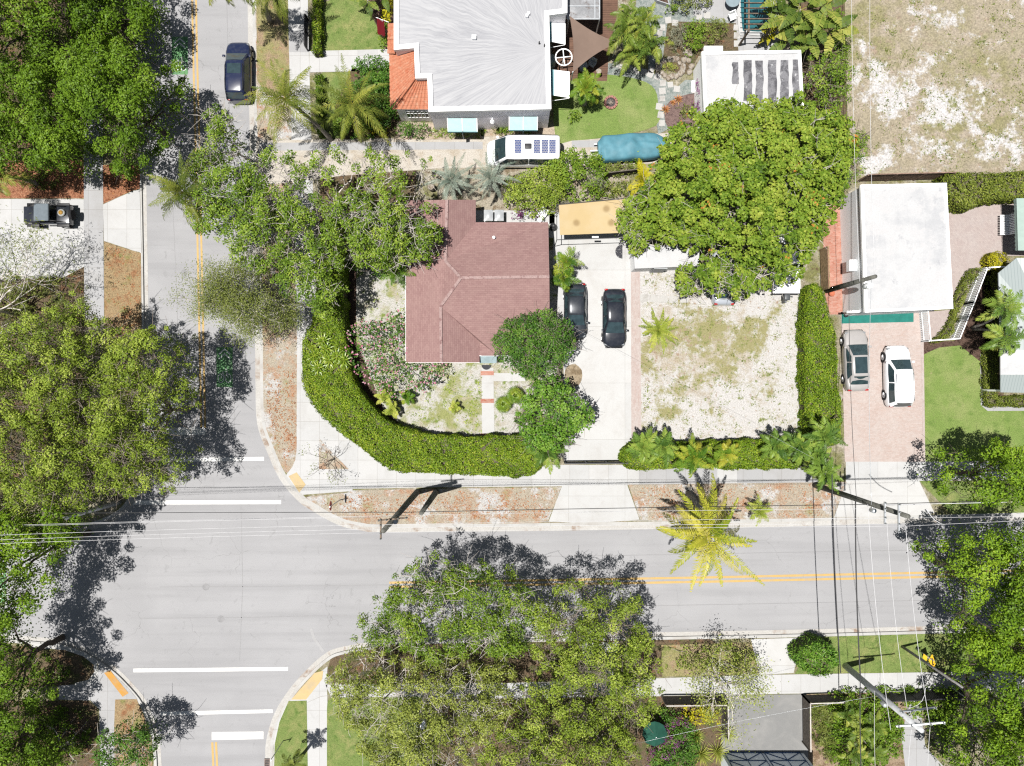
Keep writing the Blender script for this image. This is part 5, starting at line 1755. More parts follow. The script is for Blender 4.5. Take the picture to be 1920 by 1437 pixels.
for s in (-1, 1):
    m = MB(); m.lathe((0, 0, 0), [(.1, 0), (.1, .03), (0, .04)], 12, Matrix.Translation((s * .4, 1.74, .85)) @ Matrix.Rotation(-math.pi / 2, 4, 'X')); m.build('headlight', M_LAMP, t, True, False)
t.rotation_euler = (0, 0, math.pi / 2)

# covered boat on its trailer
c = W(1186, 276, 1.0)
t = thing('covered_boat', 'long boat under a creased teal tarpaulin in the lane', 'boat', (c.x, c.y, .16), 0)
rows = []
for i in range(29):
    u = i / 28
    wv = .95 * (min(1, .55 + u * 6) if u < .08 else 1) * (1 - max(0, (u - .72) / .28) ** 2.2 * .55)
    hh = 1.25 + .28 * math.exp(-((u - .46) / .10) ** 2) + .1 * math.exp(-((u - .72) / .16) ** 2) - .25 * max(0, (u - .85) / .15) - (.2 if u < .04 else 0)
    x = -2.65 + 5.3 * u
    row = []
    for k in range(21):
        v = -1 + 2 * k / 20
        a = abs(v)
        crease = -.10 * math.exp(-((v - .25 + .5 * (u - .7)) / .05) ** 2) * (1 if .5 < u < .95 else 0) + .05 * math.sin(v * 9 + 26 * abs(u - .46)) * (1 - .4 * a) * math.exp(-abs(u - .46) * 3) + .018 * math.sin(u * 40 + v * 5)
        if a < .78: z = hh * (1 - .16 * (a / .78) ** 2.2) + crease; y = v / .78 * wv
        else: z = hh * .84 - (a - .78) / .22 * (.62 + .06 * math.sin(u * 31)); y = math.copysign(wv + (a - .78) * .25, v)
        row.append(Vector((x, y, max(z, .42))))
    rows.append(row)
M_TARP = plain('teal_tarpaulin', A(112, 178, 198), .6, .25, 0, .12, 2)
mb = MB(); mb.grid(rows[::-1]); mb.add(rows[0], [tuple(range(21))]); mb.add(rows[-1], [tuple(range(20, -1, -1))]); mb.build('tarpaulin', M_TARP, t, True, False)
mb = MB(); mb.bar((-2.9, -.5, .4), (2.6, -.5, .4), .09); mb.bar((-2.9, .5, .4), (2.6, .5, .4), .09); mb.bar((-3.2, 0, .4), (-2.5, 0, .4), .1); mb.build('trailer_frame', M_STEEL, t, False, False)
for s in (-1, 1):
    m = MB(); lathe_x(m, s * .9, 0, .3, [(.15, -.09), (.29, -.09), (.3, 0), (.29, .09), (.15, .09)]);
    for i, q in enumerate(m.v): m.v[i] = (q[1] - .6, q[0], q[2])
    m.build('wheel', M_TYRE, t, True, False)
t.rotation_euler = (0, 0, math.radians(3))

# white skiff with outboard under the sea grape
c = W(1472, 505, .8)
t = thing('skiff', 'white skiff with dark outboard motor poking out of the sea grape', 'boat', (c.x, c.y, .16), 0)
rows = []
for i in range(17):
    u = i / 16
    wv = 1.05 * (1 - max(0, (u - .45) / .55) ** 2 * .95) * (.96 + .04 * min(1, u * 8))
    y = -1.9 + 5.2 * u
    rows.append([Vector((a * wv, y, z)) for a, z in ((-.5, .35), (-.92, .5), (-1, .95), (-.97, 1.0), (-.8, 1.02), (0, 1.06), (.8, 1.02), (.97, 1.0), (1, .95), (.92, .5), (.5, .35))])
mb = MB(); mb.grid([r[::-1] for r in rows]); mb.add(rows[0], [tuple(range(11))]); mb.add(rows[-1], [tuple(range(10, -1, -1))])
mb.build('hull', plain('gelcoat', (.66, .67, .69, 1), .3, .5, 0, .05), t, True, False)
mb = MB(); mb.box(-1.06, 1.06, -1.96, -1.88, .75, .9); mb.build('rub_rail', M_BLACK, t, False, False)
mb = MB(); mb.tube([(-.75, -1.5, 1.02), (-.55, -1.1, 1.25), (-.5, -.5, 1.2)], .02, 5); mb.build('rope', M_WIRED, t, False, False)
mb = MB(); mb.bbox(-.24, .2, -2.45, -1.98, .75, 1.2, .09); mb.bbox(-.08, .06, -2.6, -2.3, .2, .8, .03); mb.tube([(.15, -2.1, 1.0), (.42, -2.2, 1.05)], .05, 6); mb.build('outboard_motor', plain('motor_cowl', (.05, .055, .06, 1), .4, .4), t, True, False)

# ------------------------------------------------------------------ poles and lines
def pole(label, base, h, r, mat, arms=(), gear=(), name='utility_pole', group='utility poles along the streets', ground=.15):
    b = W(base[0], base[1], 0)
    t = thing(name, label, 'utility pole', (b.x, b.y, ground), 0, group)
    mb = MB(); mb.tube([(b.x, b.y, -.05), (b.x, b.y, h * .5), (b.x, b.y, h)], [r * 1.25, r * 1.05, r * .8], 14); mb.build('shaft', mat, t, True)
    for (z, ax, L, off, m_) in arms:
        d = Vector((math.cos(ax), math.sin(ax), 0))
        o = Vector((b.x, b.y, z)) + d * off + Vector((-d.y, d.x, 0)) * (r + .06)
        mb = MB(); mb.bar(o - d * L / 2, o + d * L / 2, .09, .11); arm = mb.build('crossarm', m_, t)
        for k in (-.46, -.2, .2, .46):
            q = o + d * L * k
            mb = MB(); mb.lathe((q.x, q.y, q.z + .05), [(.02, 0), (.05, .05), (.03, .09), (.05, .13), (.02, .2), (0, .22)], 10); mb.build('insulator', M_STEEL, arm, True)
    for (z, dx, dy, rr, hh, m_) in gear:
        mb = MB(); mb.lathe((b.x + dx, b.y + dy, z), [(rr * .85, 0), (rr, .05), (rr, hh - .06), (rr * .8, hh), (0, hh + .03)], 16)
        mb.bar((b.x, b.y, z + hh * .6), (b.x + dx, b.y + dy, z + hh * .6), .08); mb.build('transformer', m_, t, True)
    return t


pole('dark timber power pole with crossarms beside its cut off stub', (783, 922), 14.7, .19, M_POLE, [(14.2, math.pi / 2, 1.2, 0, M_WOOD), (12.6, .1, 1.8, .2, M_WOOD)], [(12.3, .35, .1, .14, .5, M_GREY)])
pole('short black topped stub pole without any lines', (818, 922), 9.2, .19, M_POLE)
pole('dark timber pole rising behind the palms at the paver drive', (1526, 909), 13.2, .18, M_POLE, [(12.6, math.pi / 2, 1.8, -.2, M_STEEL), (11.0, math.pi / 2, 1.4, -.2, M_STEEL)], [(8.6, .1, -.42, .16, .5, M_STEEL)])
pole('pale concrete pole with a white crossarm in the lower garden', (1583, 1247), 10.5, .2, M_CONCRETE_POLE, [(10.2, .08, 3.1, .1, M_WHITE), (8.4, .12, 2.4, 1.0, M_STEEL)], [(6.3, -.35, -.1, .16, .5, M_STEEL)])
pole('grey timber pole standing against the clapboard garage wall', (1548, 546), 7.6, .17, M_POLE, (), [(5.6, .3, -.42, .22, .75, M_WHITE)])
pole('slim grey pole leaning over the pavement near the yellow sign', (1689, 1211), 7.6, .085, plain('grey_timber', (.17, .165, .16, 1), .9, .2, 0, .3))
pole('silver pole emerging under the roadside tree at the left corner', (226, 941), 7.0, .15, M_STEEL, (), ())


WN = 'overhead lines strung between the poles'
def wire(label, a, b, sag=.5, r=.018, mat=None, group=WN):
    a, b = W(*a), W(*b)
    K = 18
    pts = []
    for i in range(K + 1):
        u = i / K
        p = a.lerp(b, u); p.z -= sag * 4 * u * (1 - u); pts.append(p)
    mb = MB(); mb.tube(pts, r, 5)
    return tag(mb.build('power_line', mat or M_WIRE, None, True), label, 'power line', group)


for i, (l, a, b, s) in enumerate((
    ('northern pale line of the upper three, west of the stub pole', (-90, 1007, 13), (713, 984, 14.1), .3),
    ('middle pale line of the upper three, west of the stub pole', (-90, 1016, 13.3), (713, 992, 14.3), .3),
    ('southern pale line of the upper three, west of the stub pole', (-90, 1023, 13.5), (713, 999, 14.5), .3),
    ('northern pale line of the upper three, over the main street kerb', (722, 984, 14.1), (1689, 972, 12.5), .3),
    ('middle pale line of the upper three, over the main street kerb', (722, 990, 14.3), (1696, 983, 12.9), .3),
    ('southern pale line of the upper three, over the main street kerb', (722, 999, 14.5), (1697, 987, 13.1), .3),
    ('northern pale line leaving through the right edge above the trees', (1692, 972, 12.6), (2040, 968, 12.6), .1),
    ('southern pale line leaving through the right edge above the trees', (1697, 987, 13.1), (2040, 972, 13), .1),
    ('upper pale line of the pair crossing the left tree', (-90, 988.5, 10), (742, 967, 10.6), .2),
    ('lower pale line of the pair crossing the left tree', (-90, 991, 9.8), (742, 969, 10.5), .3),
    ('pale line crossing the orange verge toward the yellow palm', (742, 967, 10.7), (1660, 954, 9.8), .3))):
    wire(l, a, b, s, .010)
wire('thin dark cable reaching the left edge over the crosswalk', (-90, 964, 8.5), (750, 961, 8.9), .2, .02, M_WIRED)
wire('thin dark cable across the pale driveway apron', (750, 961, 8.9), (1640, 946, 9.0), .2, .024, M_WIRED)
wire('dark cable from the palm side pole to the right edge', (1640, 946, 9.0), (2040, 935, 9), .1, .024, M_WIRED)
wire('pale cable beside the dark one at the right edge', (1640, 948, 9.1), (2040, 939, 9), .1, .024)
wire('pale line crossing the main street, westernmost of three', (1627, 945, 9.2), (1670, 1369, 10.3), .3, .015)
wire('pale line crossing the main street, middle of three', (1662, 967, 11), (1701, 1330, 9.5), .3, .014)
wire('pale line crossing the main street, easternmost of three', (1698, 985, 12.8), (1744, 1362, 10.3), .3, .015)
wire('dark line crossing the street beside the clipped round bush', (1560, 890, 6.5), (1576, 1262, 6.5), .2, .035, M_WIRED)  # dark line hung at even height across the street, tied to no pole
wire('thick twisted black cable crossing to the concrete pole', (1604, 936, 7), (1613, 1268, 6.2), .2, .045, M_WIRED)
wire('black cable running to the bottom edge over the lower garden', (1613, 1268, 6.2), (1619, 1540, 6.2), .2, .035, M_WIRED)
wire('thin pale cable beside the black one in the lower garden', (1640, 1296, 7), (1646, 1540, 7), .2, .012)
wire('pale line leaving the crossarm through the bottom edge, west one', (1709, 1368, 10.2), (1703, 1540, 10), .2, .013)
wire('pale line leaving the crossarm through the bottom edge, east one', (1744, 1364, 10.3), (1742, 1540, 10), .2, .013)
wire('dark cable over the silver sedan from the garage pole', (1606, 938, 7.2), (1592, 532, 6.2), .3, .018, M_WIRED)
wire('thin grey line over the silver sedan to the garage pole', (1634, 947, 9.6), (1634, 522, 7.2), .3, .015, M_STEEL)
wire('pale line over the vacant lot, nearer to the big tree', (1612, 528, 6.4), (1596, -120, 6.4), .3, .014)
wire('pale line over the vacant lot, farther from the big tree', (1640, 520, 7.4), (1632, -120, 7.4), .3, .014)
wire('pale service line slanting over the grey drive', (1196, 1394, 5), (1640, 1306, 7), .25, .007, M_STEEL)
wire('thin service line crossing the sandy yard from the brown roof', (1032, 590, 3), (1526, 860, 8), .2, .006, M_GREY)
mb = MB()
q = [W(x, y, h) for x, y, h in ((1735, 1290, 9.6), (1734, 1303, 9.3), (1729, 1314, 9.1), (1721, 1322, 9.0), (1712, 1326, 9.1), (1703, 1328, 9.4))]
mb.tube([Vector(p) for p in q], .016, 6)
tag(mb.build('jumper_cable', M_WIRE, None, True), 'pale looped jumper cable curving beside the concrete pole', 'power line')
mb = MB()
q = [W(x, y, 12 - i * .4) for i, (x, y) in enumerate(((1737, 955), (1745, 967), (1752, 975), (1762, 981), (1772, 985)))]
mb.tube(q, .028, 6)
tag(mb.build('jumper_cable', M_WIRE, None, True), 'pale curved cable end above the shaded road edge', 'power line')

# ------------------------------------------------------------------ signs and street pieces
def sign_post(label, x, y, h, plates, mat=M_STEEL, name='road_sign', rz=0.0, cat='sign'):
    b = W(x, y, .15)
    t = thing(name, label, cat, (b.x, b.y, .15))
    mb = MB(); mb.tube([(b.x, b.y, .05), (b.x, b.y, h)], .035, 8); mb.build('post', mat, t)
    for z, wd, ht, ang, m_, shape in plates:
        d = Vector((math.cos(ang), math.sin(ang), 0)); nrm = Vector((-d.y, d.x, 0))
        o = Vector((b.x, b.y, z)) + nrm * .05
        k = 8 if shape == 'oct' else 4
        ph = math.pi / 8 if k == 8 else (0 if shape == 'diamond' else math.pi / 4)
        if shape == 'rect': pts = [(-wd / 2, -ht / 2), (wd / 2, -ht / 2), (wd / 2, ht / 2), (-wd / 2, ht / 2)]
        else: pts = [(wd / 2 * math.cos(ph + 2 * math.pi * i / k), ht / 2 * math.sin(ph + 2 * math.pi * i / k)) for i in range(k)]
        vs = [o + d * a + Vector((0, 0, c)) for a, c in pts]
        mb = MB(); mb.add(vs + [v + nrm * .012 for v in vs], [tuple(range(len(vs) - 1, -1, -1)), tuple(range(len(vs), 2 * len(vs)))] + [(i, (i + 1) % len(vs), len(vs) + (i + 1) % len(vs), len(vs) + i) for i in range(len(vs))])
        pl = mb.build('sign_plate', m_, t)
        if shape == 'diamond' and wd > .7:
            mb = MB()
            o2 = o + nrm * .02
            mb.bar(o2 + Vector((0, 0, -.2)), o2 + Vector((0, 0, .18)), .07, .01)
            mb.bar(o2 + Vector((0, 0, .2)), o2 - d * .14 + Vector((0, 0, .05)), .06, .01); mb.bar(o2 + Vector((0, 0, .2)), o2 + d * .14 + Vector((0, 0, .05)), .06, .01)
            mb.build('arrow_symbol', M_BLACK, pl)
    return t


M_SIGNY = plain('sign_yellow', (.62, .36, .02, 1), .5, .3, 0, .04)
M_SIGNR = plain('sign_red', (.4, .02, .02, 1), .5, .3)
sign_post('slim sign post with its plate edge on in the corner verge', 637, 938, 3.2, [(2.7, .75, .75, math.pi / 2, M_SIGNR, 'oct')])
sign_post('sign post by the storm drain at the bottom corner lawn', 531, 1389, 3.0, [(2.7, .4, .4, -2.14, M_STEEL, 'rect')])
t = sign_post('yellow diamond warning sign over the shaded grass strip', 1716, 1216, 2.6, [(2.2, 1.15, 1.15, math.radians(-60), M_SIGNY, 'diamond')])
# its plates lean well back, as the photograph shows them nearly face on
b = W(1716, 1216, .15)
for ch in list(t.children):
    if ch.name.startswith('sign_plate'): bpy.data.objects.remove(ch.children[0], do_unlink=True); bpy.data.objects.remove(ch, do_unlink=True)
for cx, cy, sc in ((1748, 1241, 1.0), (1734, 1233, .5)):
    q = [(0, -14), (6.5, 4), (1, 14), (-7, -3)] if sc == 1 else [(-2, -7), (5, -1), (3, 7), (-4, 1)]
    hs = [1.5, 1.75, 2.1, 1.85] if sc == 1 else [1.6, 1.7, 1.9, 1.8]
    vs = [W(cx + a, cy + c, hs[i]) for i, (a, c) in enumerate(q)]
    mb = MB(); mb.poly3(vs, .015); pl = mb.build('sign_plate', M_SIGNY, t)
    if sc == 1:
        mb = MB()
        u, v = vs[0].lerp(vs[2], .3), vs[0].lerp(vs[2], .72)
        e = Vector((0, 0, .02))
        mb.bar(u + e, v + e, .07, .012); mb.bar(v + e, v.lerp(vs[1], .4) + e, .06, .012); mb.bar(u + e, u.lerp(vs[3], .4) + e, .06, .012)
        mb.build('arrow_symbol', M_BLACK, pl)
mb = MB(); mb.bar((b.x, b.y, 1.5), tuple(W(1745, 1238, 1.8)), .05); mb.build('bracket', M_STEEL, t)
sign_post('slender lamp post among the right trees with a small head', 1776, 1284, 4.2, [(3.9, .5, .3, .2, M_STEEL, 'rect')], M_STEEL, 'street_lamp', 0, 'street lamp')
# storm drain grate
c = W(505, 1428, 0)
t = thing('storm_drain', 'dark barred storm drain grate in the bottom kerb', 'drain', (c.x, c.y, 0))
a0, a1 = W(497, 1422, 0), W(514, 1450, 0)
mb = MB(); mb.box(a0.x, a1.x, a1.y, a0.y, -.03, .02); mb.build('basin', M_BLACK, t)
mb = MB()
for k in range(9):
    y = a0.y + (a1.y - a0.y) * (k + .5) / 9
    mb.box(a0.x, a1.x, y - .03, y + .03, .025, .05)
for x in (a0.x, (a0.x + a1.x) / 2, a1.x): mb.box(x - .035, x + .035, a1.y, a0.y, .02, .058)
mb.build('grate', plain('rust_grate', (.13, .10, .09, 1), .8, .2, .3, .3), t)

# ------------------------------------------------------------------ fences, gates, canopies
def slat_fence(label, pts, h, mat, name='wooden_fence', gap=.02, slat=.14, post_every=2.0, cat='fence', horizontal=True, cap=None):
    w0 = [W(x, y, .15) for x, y in pts]
    t = thing(name, label, cat, tuple(w0[0]))
    for a, b in zip(w0, w0[1:]):
        L = (b - a).length
        mb = MB(); d = (b - a).normalized()
        if horizontal:
            z = .25
            while z + slat < h:
                mb.bar(a + Vector((0, 0, z)), b + Vector((0, 0, z)), .025, slat); z += slat + gap
        else:
            s = 0
            while s < L:
                p = a + d * s
                mb.bar(p + Vector((0, 0, .05)), p + Vector((0, 0, h)), slat, .025) if False else mb.box(p.x - slat / 2 * abs(d.x) - .012, p.x + slat / 2 * abs(d.x) + .012, p.y - slat / 2 * abs(d.y) - .012, p.y + slat / 2 * abs(d.y) + .012, .2, h)
                s += slat + gap
        mb.build('slats', mat, t)
        n = max(1, int(L / post_every))
        for i in range(n + 1):
            p = a.lerp(b, i / n)
            mb = MB(); mb.box(p.x - .05, p.x + .05, p.y - .05, p.y + .05, .05, h + .05); mb.build('post', mat, t)
        mb = MB(); mb.bar(a + Vector((0, 0, h + .03)), b + Vector((0, 0, h + .03)), .08, .035); mb.build('rail', cap or mat, t)
        if not horizontal:
            mb = MB(); mb.bar(a + Vector((0, 0, .4)), b + Vector((0, 0, .4)), .06, .08); mb.build('rail', cap or mat, t)
    return t


M_CAP = plain('pale_cap', (.32, .30, .28, 1), .8, .2, 0, .2)
M_BOARD = plain('dark_boards', (.075, .065, .055, 1), .85, .2, 0, .3, 5)
slat_fence('brown board fence behind the garage along the vacant lot', [(1607, 341), (1764, 337)], 1.9, plain('brown_boards', (.16, .11, .085, 1), .85, .2, 0, .3, 5))
slat_fence('dark slat fence with a pale cap along the lower pavement', [(1240, 1304), (1352, 1303), (1353, 1365)], 1.8, M_BOARD, cap=M_CAP)
slat_fence('short dark slat fence with pale cap right of the grey drive', [(1570, 1300), (1503, 1302), (1504, 1390)], 1.6, M_BOARD, cap=M_CAP)
slat_fence('black slat fence at the back of the lower right garden', [(1650, 1297), (1795, 1290)], 1.7, M_BLACK)
slat_fence('brown slat fence between the lane and the planting', [(1132, 334), (1200, 326)], 1.3, M_BOARD)
slat_fence('low brown fence beside the round leaved tree and brick path', [(1536, 470), (1538, 545)], 1.6, plain('tan_boards', (.2, .14, .08, 1), .85, .2, 0, .3, 5))
slat_fence('white picket gate beside the paver drive', [(1722, 585), (1727, 640)], 1.25, M_WHITE, 'picket_gate', .07, .07, 3, 'gate', False)
slat_fence('white picket fence slanting through the mulched bed', [(1832, 507), (1808, 570), (1781, 637), (1727, 641)], 1.2, M_WHITE, 'picket_fence', .08, .07, 1.8, 'fence', False)
slat_fence('white rail arch at the top of the picket fence', [(1832, 508), (1878, 506)], 1.6, M_WHITE, 'garden_arch', .3, .08, 2, 'arch', False)
slat_fence('black metal sliding gate across the concrete drive', [(1058, 866), (1172, 865)], 1.4, M_BLACK, 'driveway_gate', .12, .05, 1.4, 'gate')
slat_fence('dark chain fence along the pavement beside the clipped hedge', [(579, 40), (578, 96)], 1.1, M_BLACK, 'garden_fence', .06, .04, 1.0)

# ochre shade canopy
t = thing('shade_canopy', 'ochre cloth shade canopy on a dark frame above the courtyard', 'canopy', tuple(W(1110, 410, .15)))
q = [W(1048, 384, 2.6), W(1174, 373, 2.6), W(1166, 437, 2.55), W(1050, 441, 2.5)]
R_ = []
for i in range(13):
    u = i / 12
    R_.append([q[0].lerp(q[3], u).lerp(q[1].lerp(q[2], u), v / 20) + Vector((0, 0, -.12 * math.sin(math.pi * u) * math.sin(math.pi * v / 20) + .015 * math.sin(v * 1.9 + i))) for v in range(21)])
nt = NT('ochre_cloth')
ocol = nt.mix(nt.ramp(nt.noise(nt.coord(world=True), .7, 5), .35, .7), A(250, 222, 168), A(254, 230, 184))
for cx, cy in ((1137, 392), (1081, 418), (1146, 418)):
    c = W(cx, cy, 2.5)
    vd = nt.new('ShaderNodeVectorMath', operation='DISTANCE'); nt.link(nt.new('ShaderNodeNewGeometry').outputs['Position'], vd.inputs[0]); vd.inputs[1].default_value = c
    ocol = nt.mix(nt.math('MULTIPLY', nt.ramp(vd.outputs['Value'], .38, .1), .5), ocol, A(150, 112, 60))
nt.done(ocol, .9, .1)
mb = MB(); mb.grid(R_); mb.build('cloth', nt.m, t, True)
mb = MB()
f = [W(1044, 384, 2.7), W(1176, 372, 2.7), W(1170, 446, 2.7), W(1044, 450, 2.7)]
for i in range(4): mb.bar(f[i], f[(i + 1) % 4], .05)
for p in f: mb.bar(p, (p.x, p.y, .1), .05)
mb.build('frame', M_BLACK, t)
mb = MB(); p = W(1116, 445, 2.3); mb.bbox(p.x - .25, p.x + .25, p.y - .08, p.y + .06, 2.3, 2.42, .02); mb.build('lamp', M_STEEL, t)

# triangular shade sail
t = thing('shade_sail', 'brown triangular shade sail stretched over the timber deck', 'shade sail', tuple(W(1090, 90, .15)))
A3, B3, C3 = W(1068, 30, 3.3), W(1157, 80, 2.6), W(1074, 136, 3.0)
mb = MB(); n = 14; vs = []; idx = {}
for i in range(n + 1):
    for j in range(n + 1 - i):
        u, v = i / n, j / n; w_ = 1 - u - v
        p = A3 * w_ + B3 * u + C3 * v
        cen = (A3 + B3 + C3) / 3
        pull = 4 * (u * v + v * w_ + w_ * u) - 12 * u * v * w_ * 1.0
        e = 0.0
        for x_, y_, z_ in ((u, v, w_), (v, w_, u), (w_, u, v)): e = max(e, x_ * y_ * (1 - z_) ** 2 * (1 - 6 * z_) if z_ < .17 else 0)
        p = p + (cen - p) * e * .55 - Vector((0, 0, .25 * 27 * u * v * w_ * .4))
        idx[(i, j)] = len(vs); vs.append(p)
fs = []
for i in range(n):
    for j in range(n - i):
        fs.append((idx[(i, j)], idx[(i + 1, j)], idx[(i, j + 1)]))
        if j < n - i - 1: fs.append((idx[(i + 1, j)], idx[(i + 1, j + 1)], idx[(i, j + 1)]))
mb.add(vs, fs); mb.build('cloth', plain('taupe_cloth', A(170, 146, 132), .9, .1, 0, .06, 1), t, True)
for p in (A3, B3, C3):
    mb = MB(); mb.tube([(p.x, p.y, .15), (p.x, p.y, p.z + .1)], .04, 8); mb.build('post', M_STEEL, t)

# glazed pergola and round tub, deck furniture
t = thing('pergola', 'grey framed pergola with clear roof sheets over the deck', 'pergola', tuple(W(1095, 10, .15)))
g0, g1 = W(1063, -60, 2.6), W(1124, 37, 2.6)
mb = MB(); mb.box(g0.x, g1.x, g1.y, g0.y, 2.6, 2.62); mb.build('roof_sheet', patchy('clear_sheet', A(190, 192, 196), [(A(226, 228, 232), .8, .45, .65), (A(150, 136, 130), 2, .55, .7)], rough=.2, speck=.1), t)
mb = MB()
for k in range(5): y = g0.y + (g1.y - g0.y) * k / 4; mb.bar((g0.x, y, 2.66), (g1.x, y, 2.66), .06)
for x in (g0.x, g1.x, g1.x - .35): mb.bar((x, g1.y, 2.7), (x, g0.y, 2.7), .06)
for x in (g0.x + .1, g1.x): mb.bar((x, g1.y, .2), (x, g1.y, 2.6), .08)
mb.build('frame', M_STEEL, t)
c = W(1055, 121, .9)
t = thing('round_gazebo_frame', 'white wheel shaped frame between the two side awnings', 'frame', (c.x, c.y, .25))
mb = MB()
ringp = [(c.x + .62 * math.cos(a), c.y + .62 * math.sin(a), 2.1) for a in np.linspace(0, 2 * math.pi, 25)]
mb.tube(ringp, .05, 6)
for k in range(4):
    a = math.pi / 2 * k + .1; mb.tube([(c.x, c.y, 2.1), (c.x + .62 * math.cos(a), c.y + .62 * math.sin(a), 2.1)], .04, 6)
mb.tube([(c.x, c.y, .2), (c.x, c.y, 2.1)], .05, 8); mb.build('wheel_frame', M_WHITE, t, True)
c = W(1033, 115, 1.0)
t = thing('water_tank', 'round pale blue tank against the white house wall', 'tank', (c.x, c.y, .25))
mb = MB(); mb.lathe((c.x, c.y, .2), [(.36, 0), (.38, .1), (.38, 1.2), (.3, 1.35), (0, 1.4)], 20); mb.build('tank_body', plain('pale_blue_plastic', A(176, 196, 206), .4, .4), t, True)


def chair(label, x, y, rz, mat, z0=.24, s=1.0, group=None):
    c = W(x, y, .5)
    t = thing('patio_chair', label, 'chair', (c.x, c.y, z0), 0, group)
    mb = MB(); mb.bbox(-.25 * s, .25 * s, -.25 * s, .25 * s, .38, .44, .02); mb.build('seat', mat, t, False, False)
    mb = MB(); mb.bbox(-.25 * s, .25 * s, .2 * s, .27 * s, .44, .88, .02); mb.build('backrest', mat, t, False, False)
    for a in (-1, 1):
        mb = MB(); mb.bar((a * .27 * s, -.2 * s, .62), (a * .27 * s, .22 * s, .62), .05); mb.build('armrest', mat, t, False, False)
        for b_ in (-1, 1):
            mb = MB(); mb.bar((a * .22 * s, b_ * .22 * s, 0), (a * .22 * s, b_ * .22 * s, .38), .04); mb.build('leg', mat, t, False, False)
    t.rotation_euler = (0, 0, rz)
    return t


chair('grey armchair on the deck below the brown shade sail', 1110, 121, -.5, M_STEEL)
c = W(1093, 125, .7)
t = thing('patio_table', 'round dark table on the deck half under the shade sail', 'table', (c.x, c.y, .24))
mb = MB(); mb.lathe((c.x, c.y, .9), [(.34, 0), (.34, .04), (0, .04)], 20); mb.build('table_top', M_GREY, t)
mb = MB(); mb.tube([(c.x, c.y, .24), (c.x, c.y, .9)], .05, 8); mb.lathe((c.x, c.y, .24), [(.22, 0), (.2, .03), (0, .04)], 14); mb.build('pedestal', M_GREY, t)
c = W(1122, 137, .6)
t = thing('bird_bath', 'small pale garden ornament at the deck corner', 'ornament', (c.x, c.y, .24))
mb = MB(); mb.lathe((c.x, c.y, .22), [(.15, 0), (.06, .1), (.05, .5), (.2, .6), (.22, .66), (.15, .62), (0, .6)], 14); mb.build('bowl', M_ROCK, t, True)
# fire pit
c = W(1145, 193, .2)
t = thing('fire_pit', 'round brick ringed fire pit with charred logs on the lawn', 'fire pit', (c.x, c.y, .18))
for k in range(14):
    a = 2 * math.pi * k / 14
    M_ = Matrix.Translation((c.x + .45 * math.cos(a), c.y + .45 * math.sin(a), .2)) @ Matrix.Rotation(a, 4, 'Z')
    mb = MB(); mb.bbox(-.09, .09, -.085, .085, 0, .14, .015, M_); mb.build('brick', plain('fire_brick', A(206, 150, 140), .9, .2, 0, .2), t)
mb = MB(); mb.lathe((c.x, c.y, .19), [(.36, 0), (.36, .03), (0, .04)], 18); mb.build('ash_bed', plain('ash', (.05, .045, .045, 1), .95, .1, 0, .5, 9), t)
for k in range(4):
    a = k * .8; mb = MB(); mb.tube([(c.x + .24 * math.cos(a), c.y + .24 * math.sin(a), .27), (c.x - .22 * math.cos(a), c.y - .22 * math.sin(a), .27 + .03 * k)], .04, 7); mb.build('log', plain('driftwood', A(190, 178, 166), .9, .1), t, True)

# rocks round the little bed, stepping stones
ringc = [(1258 + 24 * math.cos(a) + random.uniform(-2, 2), 127 + 17 * math.sin(a) + random.uniform(-2, 2)) for a in np.linspace(0, 2 * math.pi, 19)[:-1]]
ringc += [(1286 + random.uniform(-3, 3), 112 - 6 * k) for k in range(4)] + [(1294 + random.uniform(-3, 3), 135 - 11 * k) for k in range(5)]
for k, (x, y) in enumerate(ringc):
    c = W(x, y, .25); r = random.uniform(.16, .27)
    bm = bmesh.new(); bmesh.ops.create_icosphere(bm, subdivisions=2, radius=r)
    ph = random.random() * 6
    for v in bm.verts:
        v.co *= 1 + .18 * math.sin(v.co.x * 11 + ph) * math.cos(v.co.y * 9 + ph); v.co.z *= .7
    mb = MB(); bm.verts.index_update()
    mb.add([v.co + Vector((c.x, c.y, .2)) for v in bm.verts], [[v.index for v in f.verts] for f in bm.faces]); bm.free()
    o = mb.build('garden_rock', M_ROCK, None, True)
    tag(o, 'pale rounded rock in the ring round the small garden bed' if k < 18 else 'pale rounded rock in the pile beside the white cottage', 'rock', 'rocks round the small garden bed' if k < 18 else 'rocks piled by the cottage')
st = [(1154, 121, 1), (1166, 127, 1), (1179, 128, 1), (1193, 133, 1), (1207, 135, 1), (1219, 140, 1), (1221, 131, 1), (1233, 144, 1), (1243, 156, 0), (1242, 171, 0), (1242, 185, 0), (1236, 200, 0), (1239, 216, 0), (1241, 231, 0), (1257, 159, 0), (1269, 167, 0),
      (1232, 104, 1), (1237, 62, 0), (1232, 74, 0), (1242, 52, 0), (1230, 88, 1), (1253, 38, 0), (1266, 43, 0), (1311, 32, 0), (1326, 29, 0), (1381, 52, 0), (1382, 67, 0), (1382, 82, 0)]
STN = 0
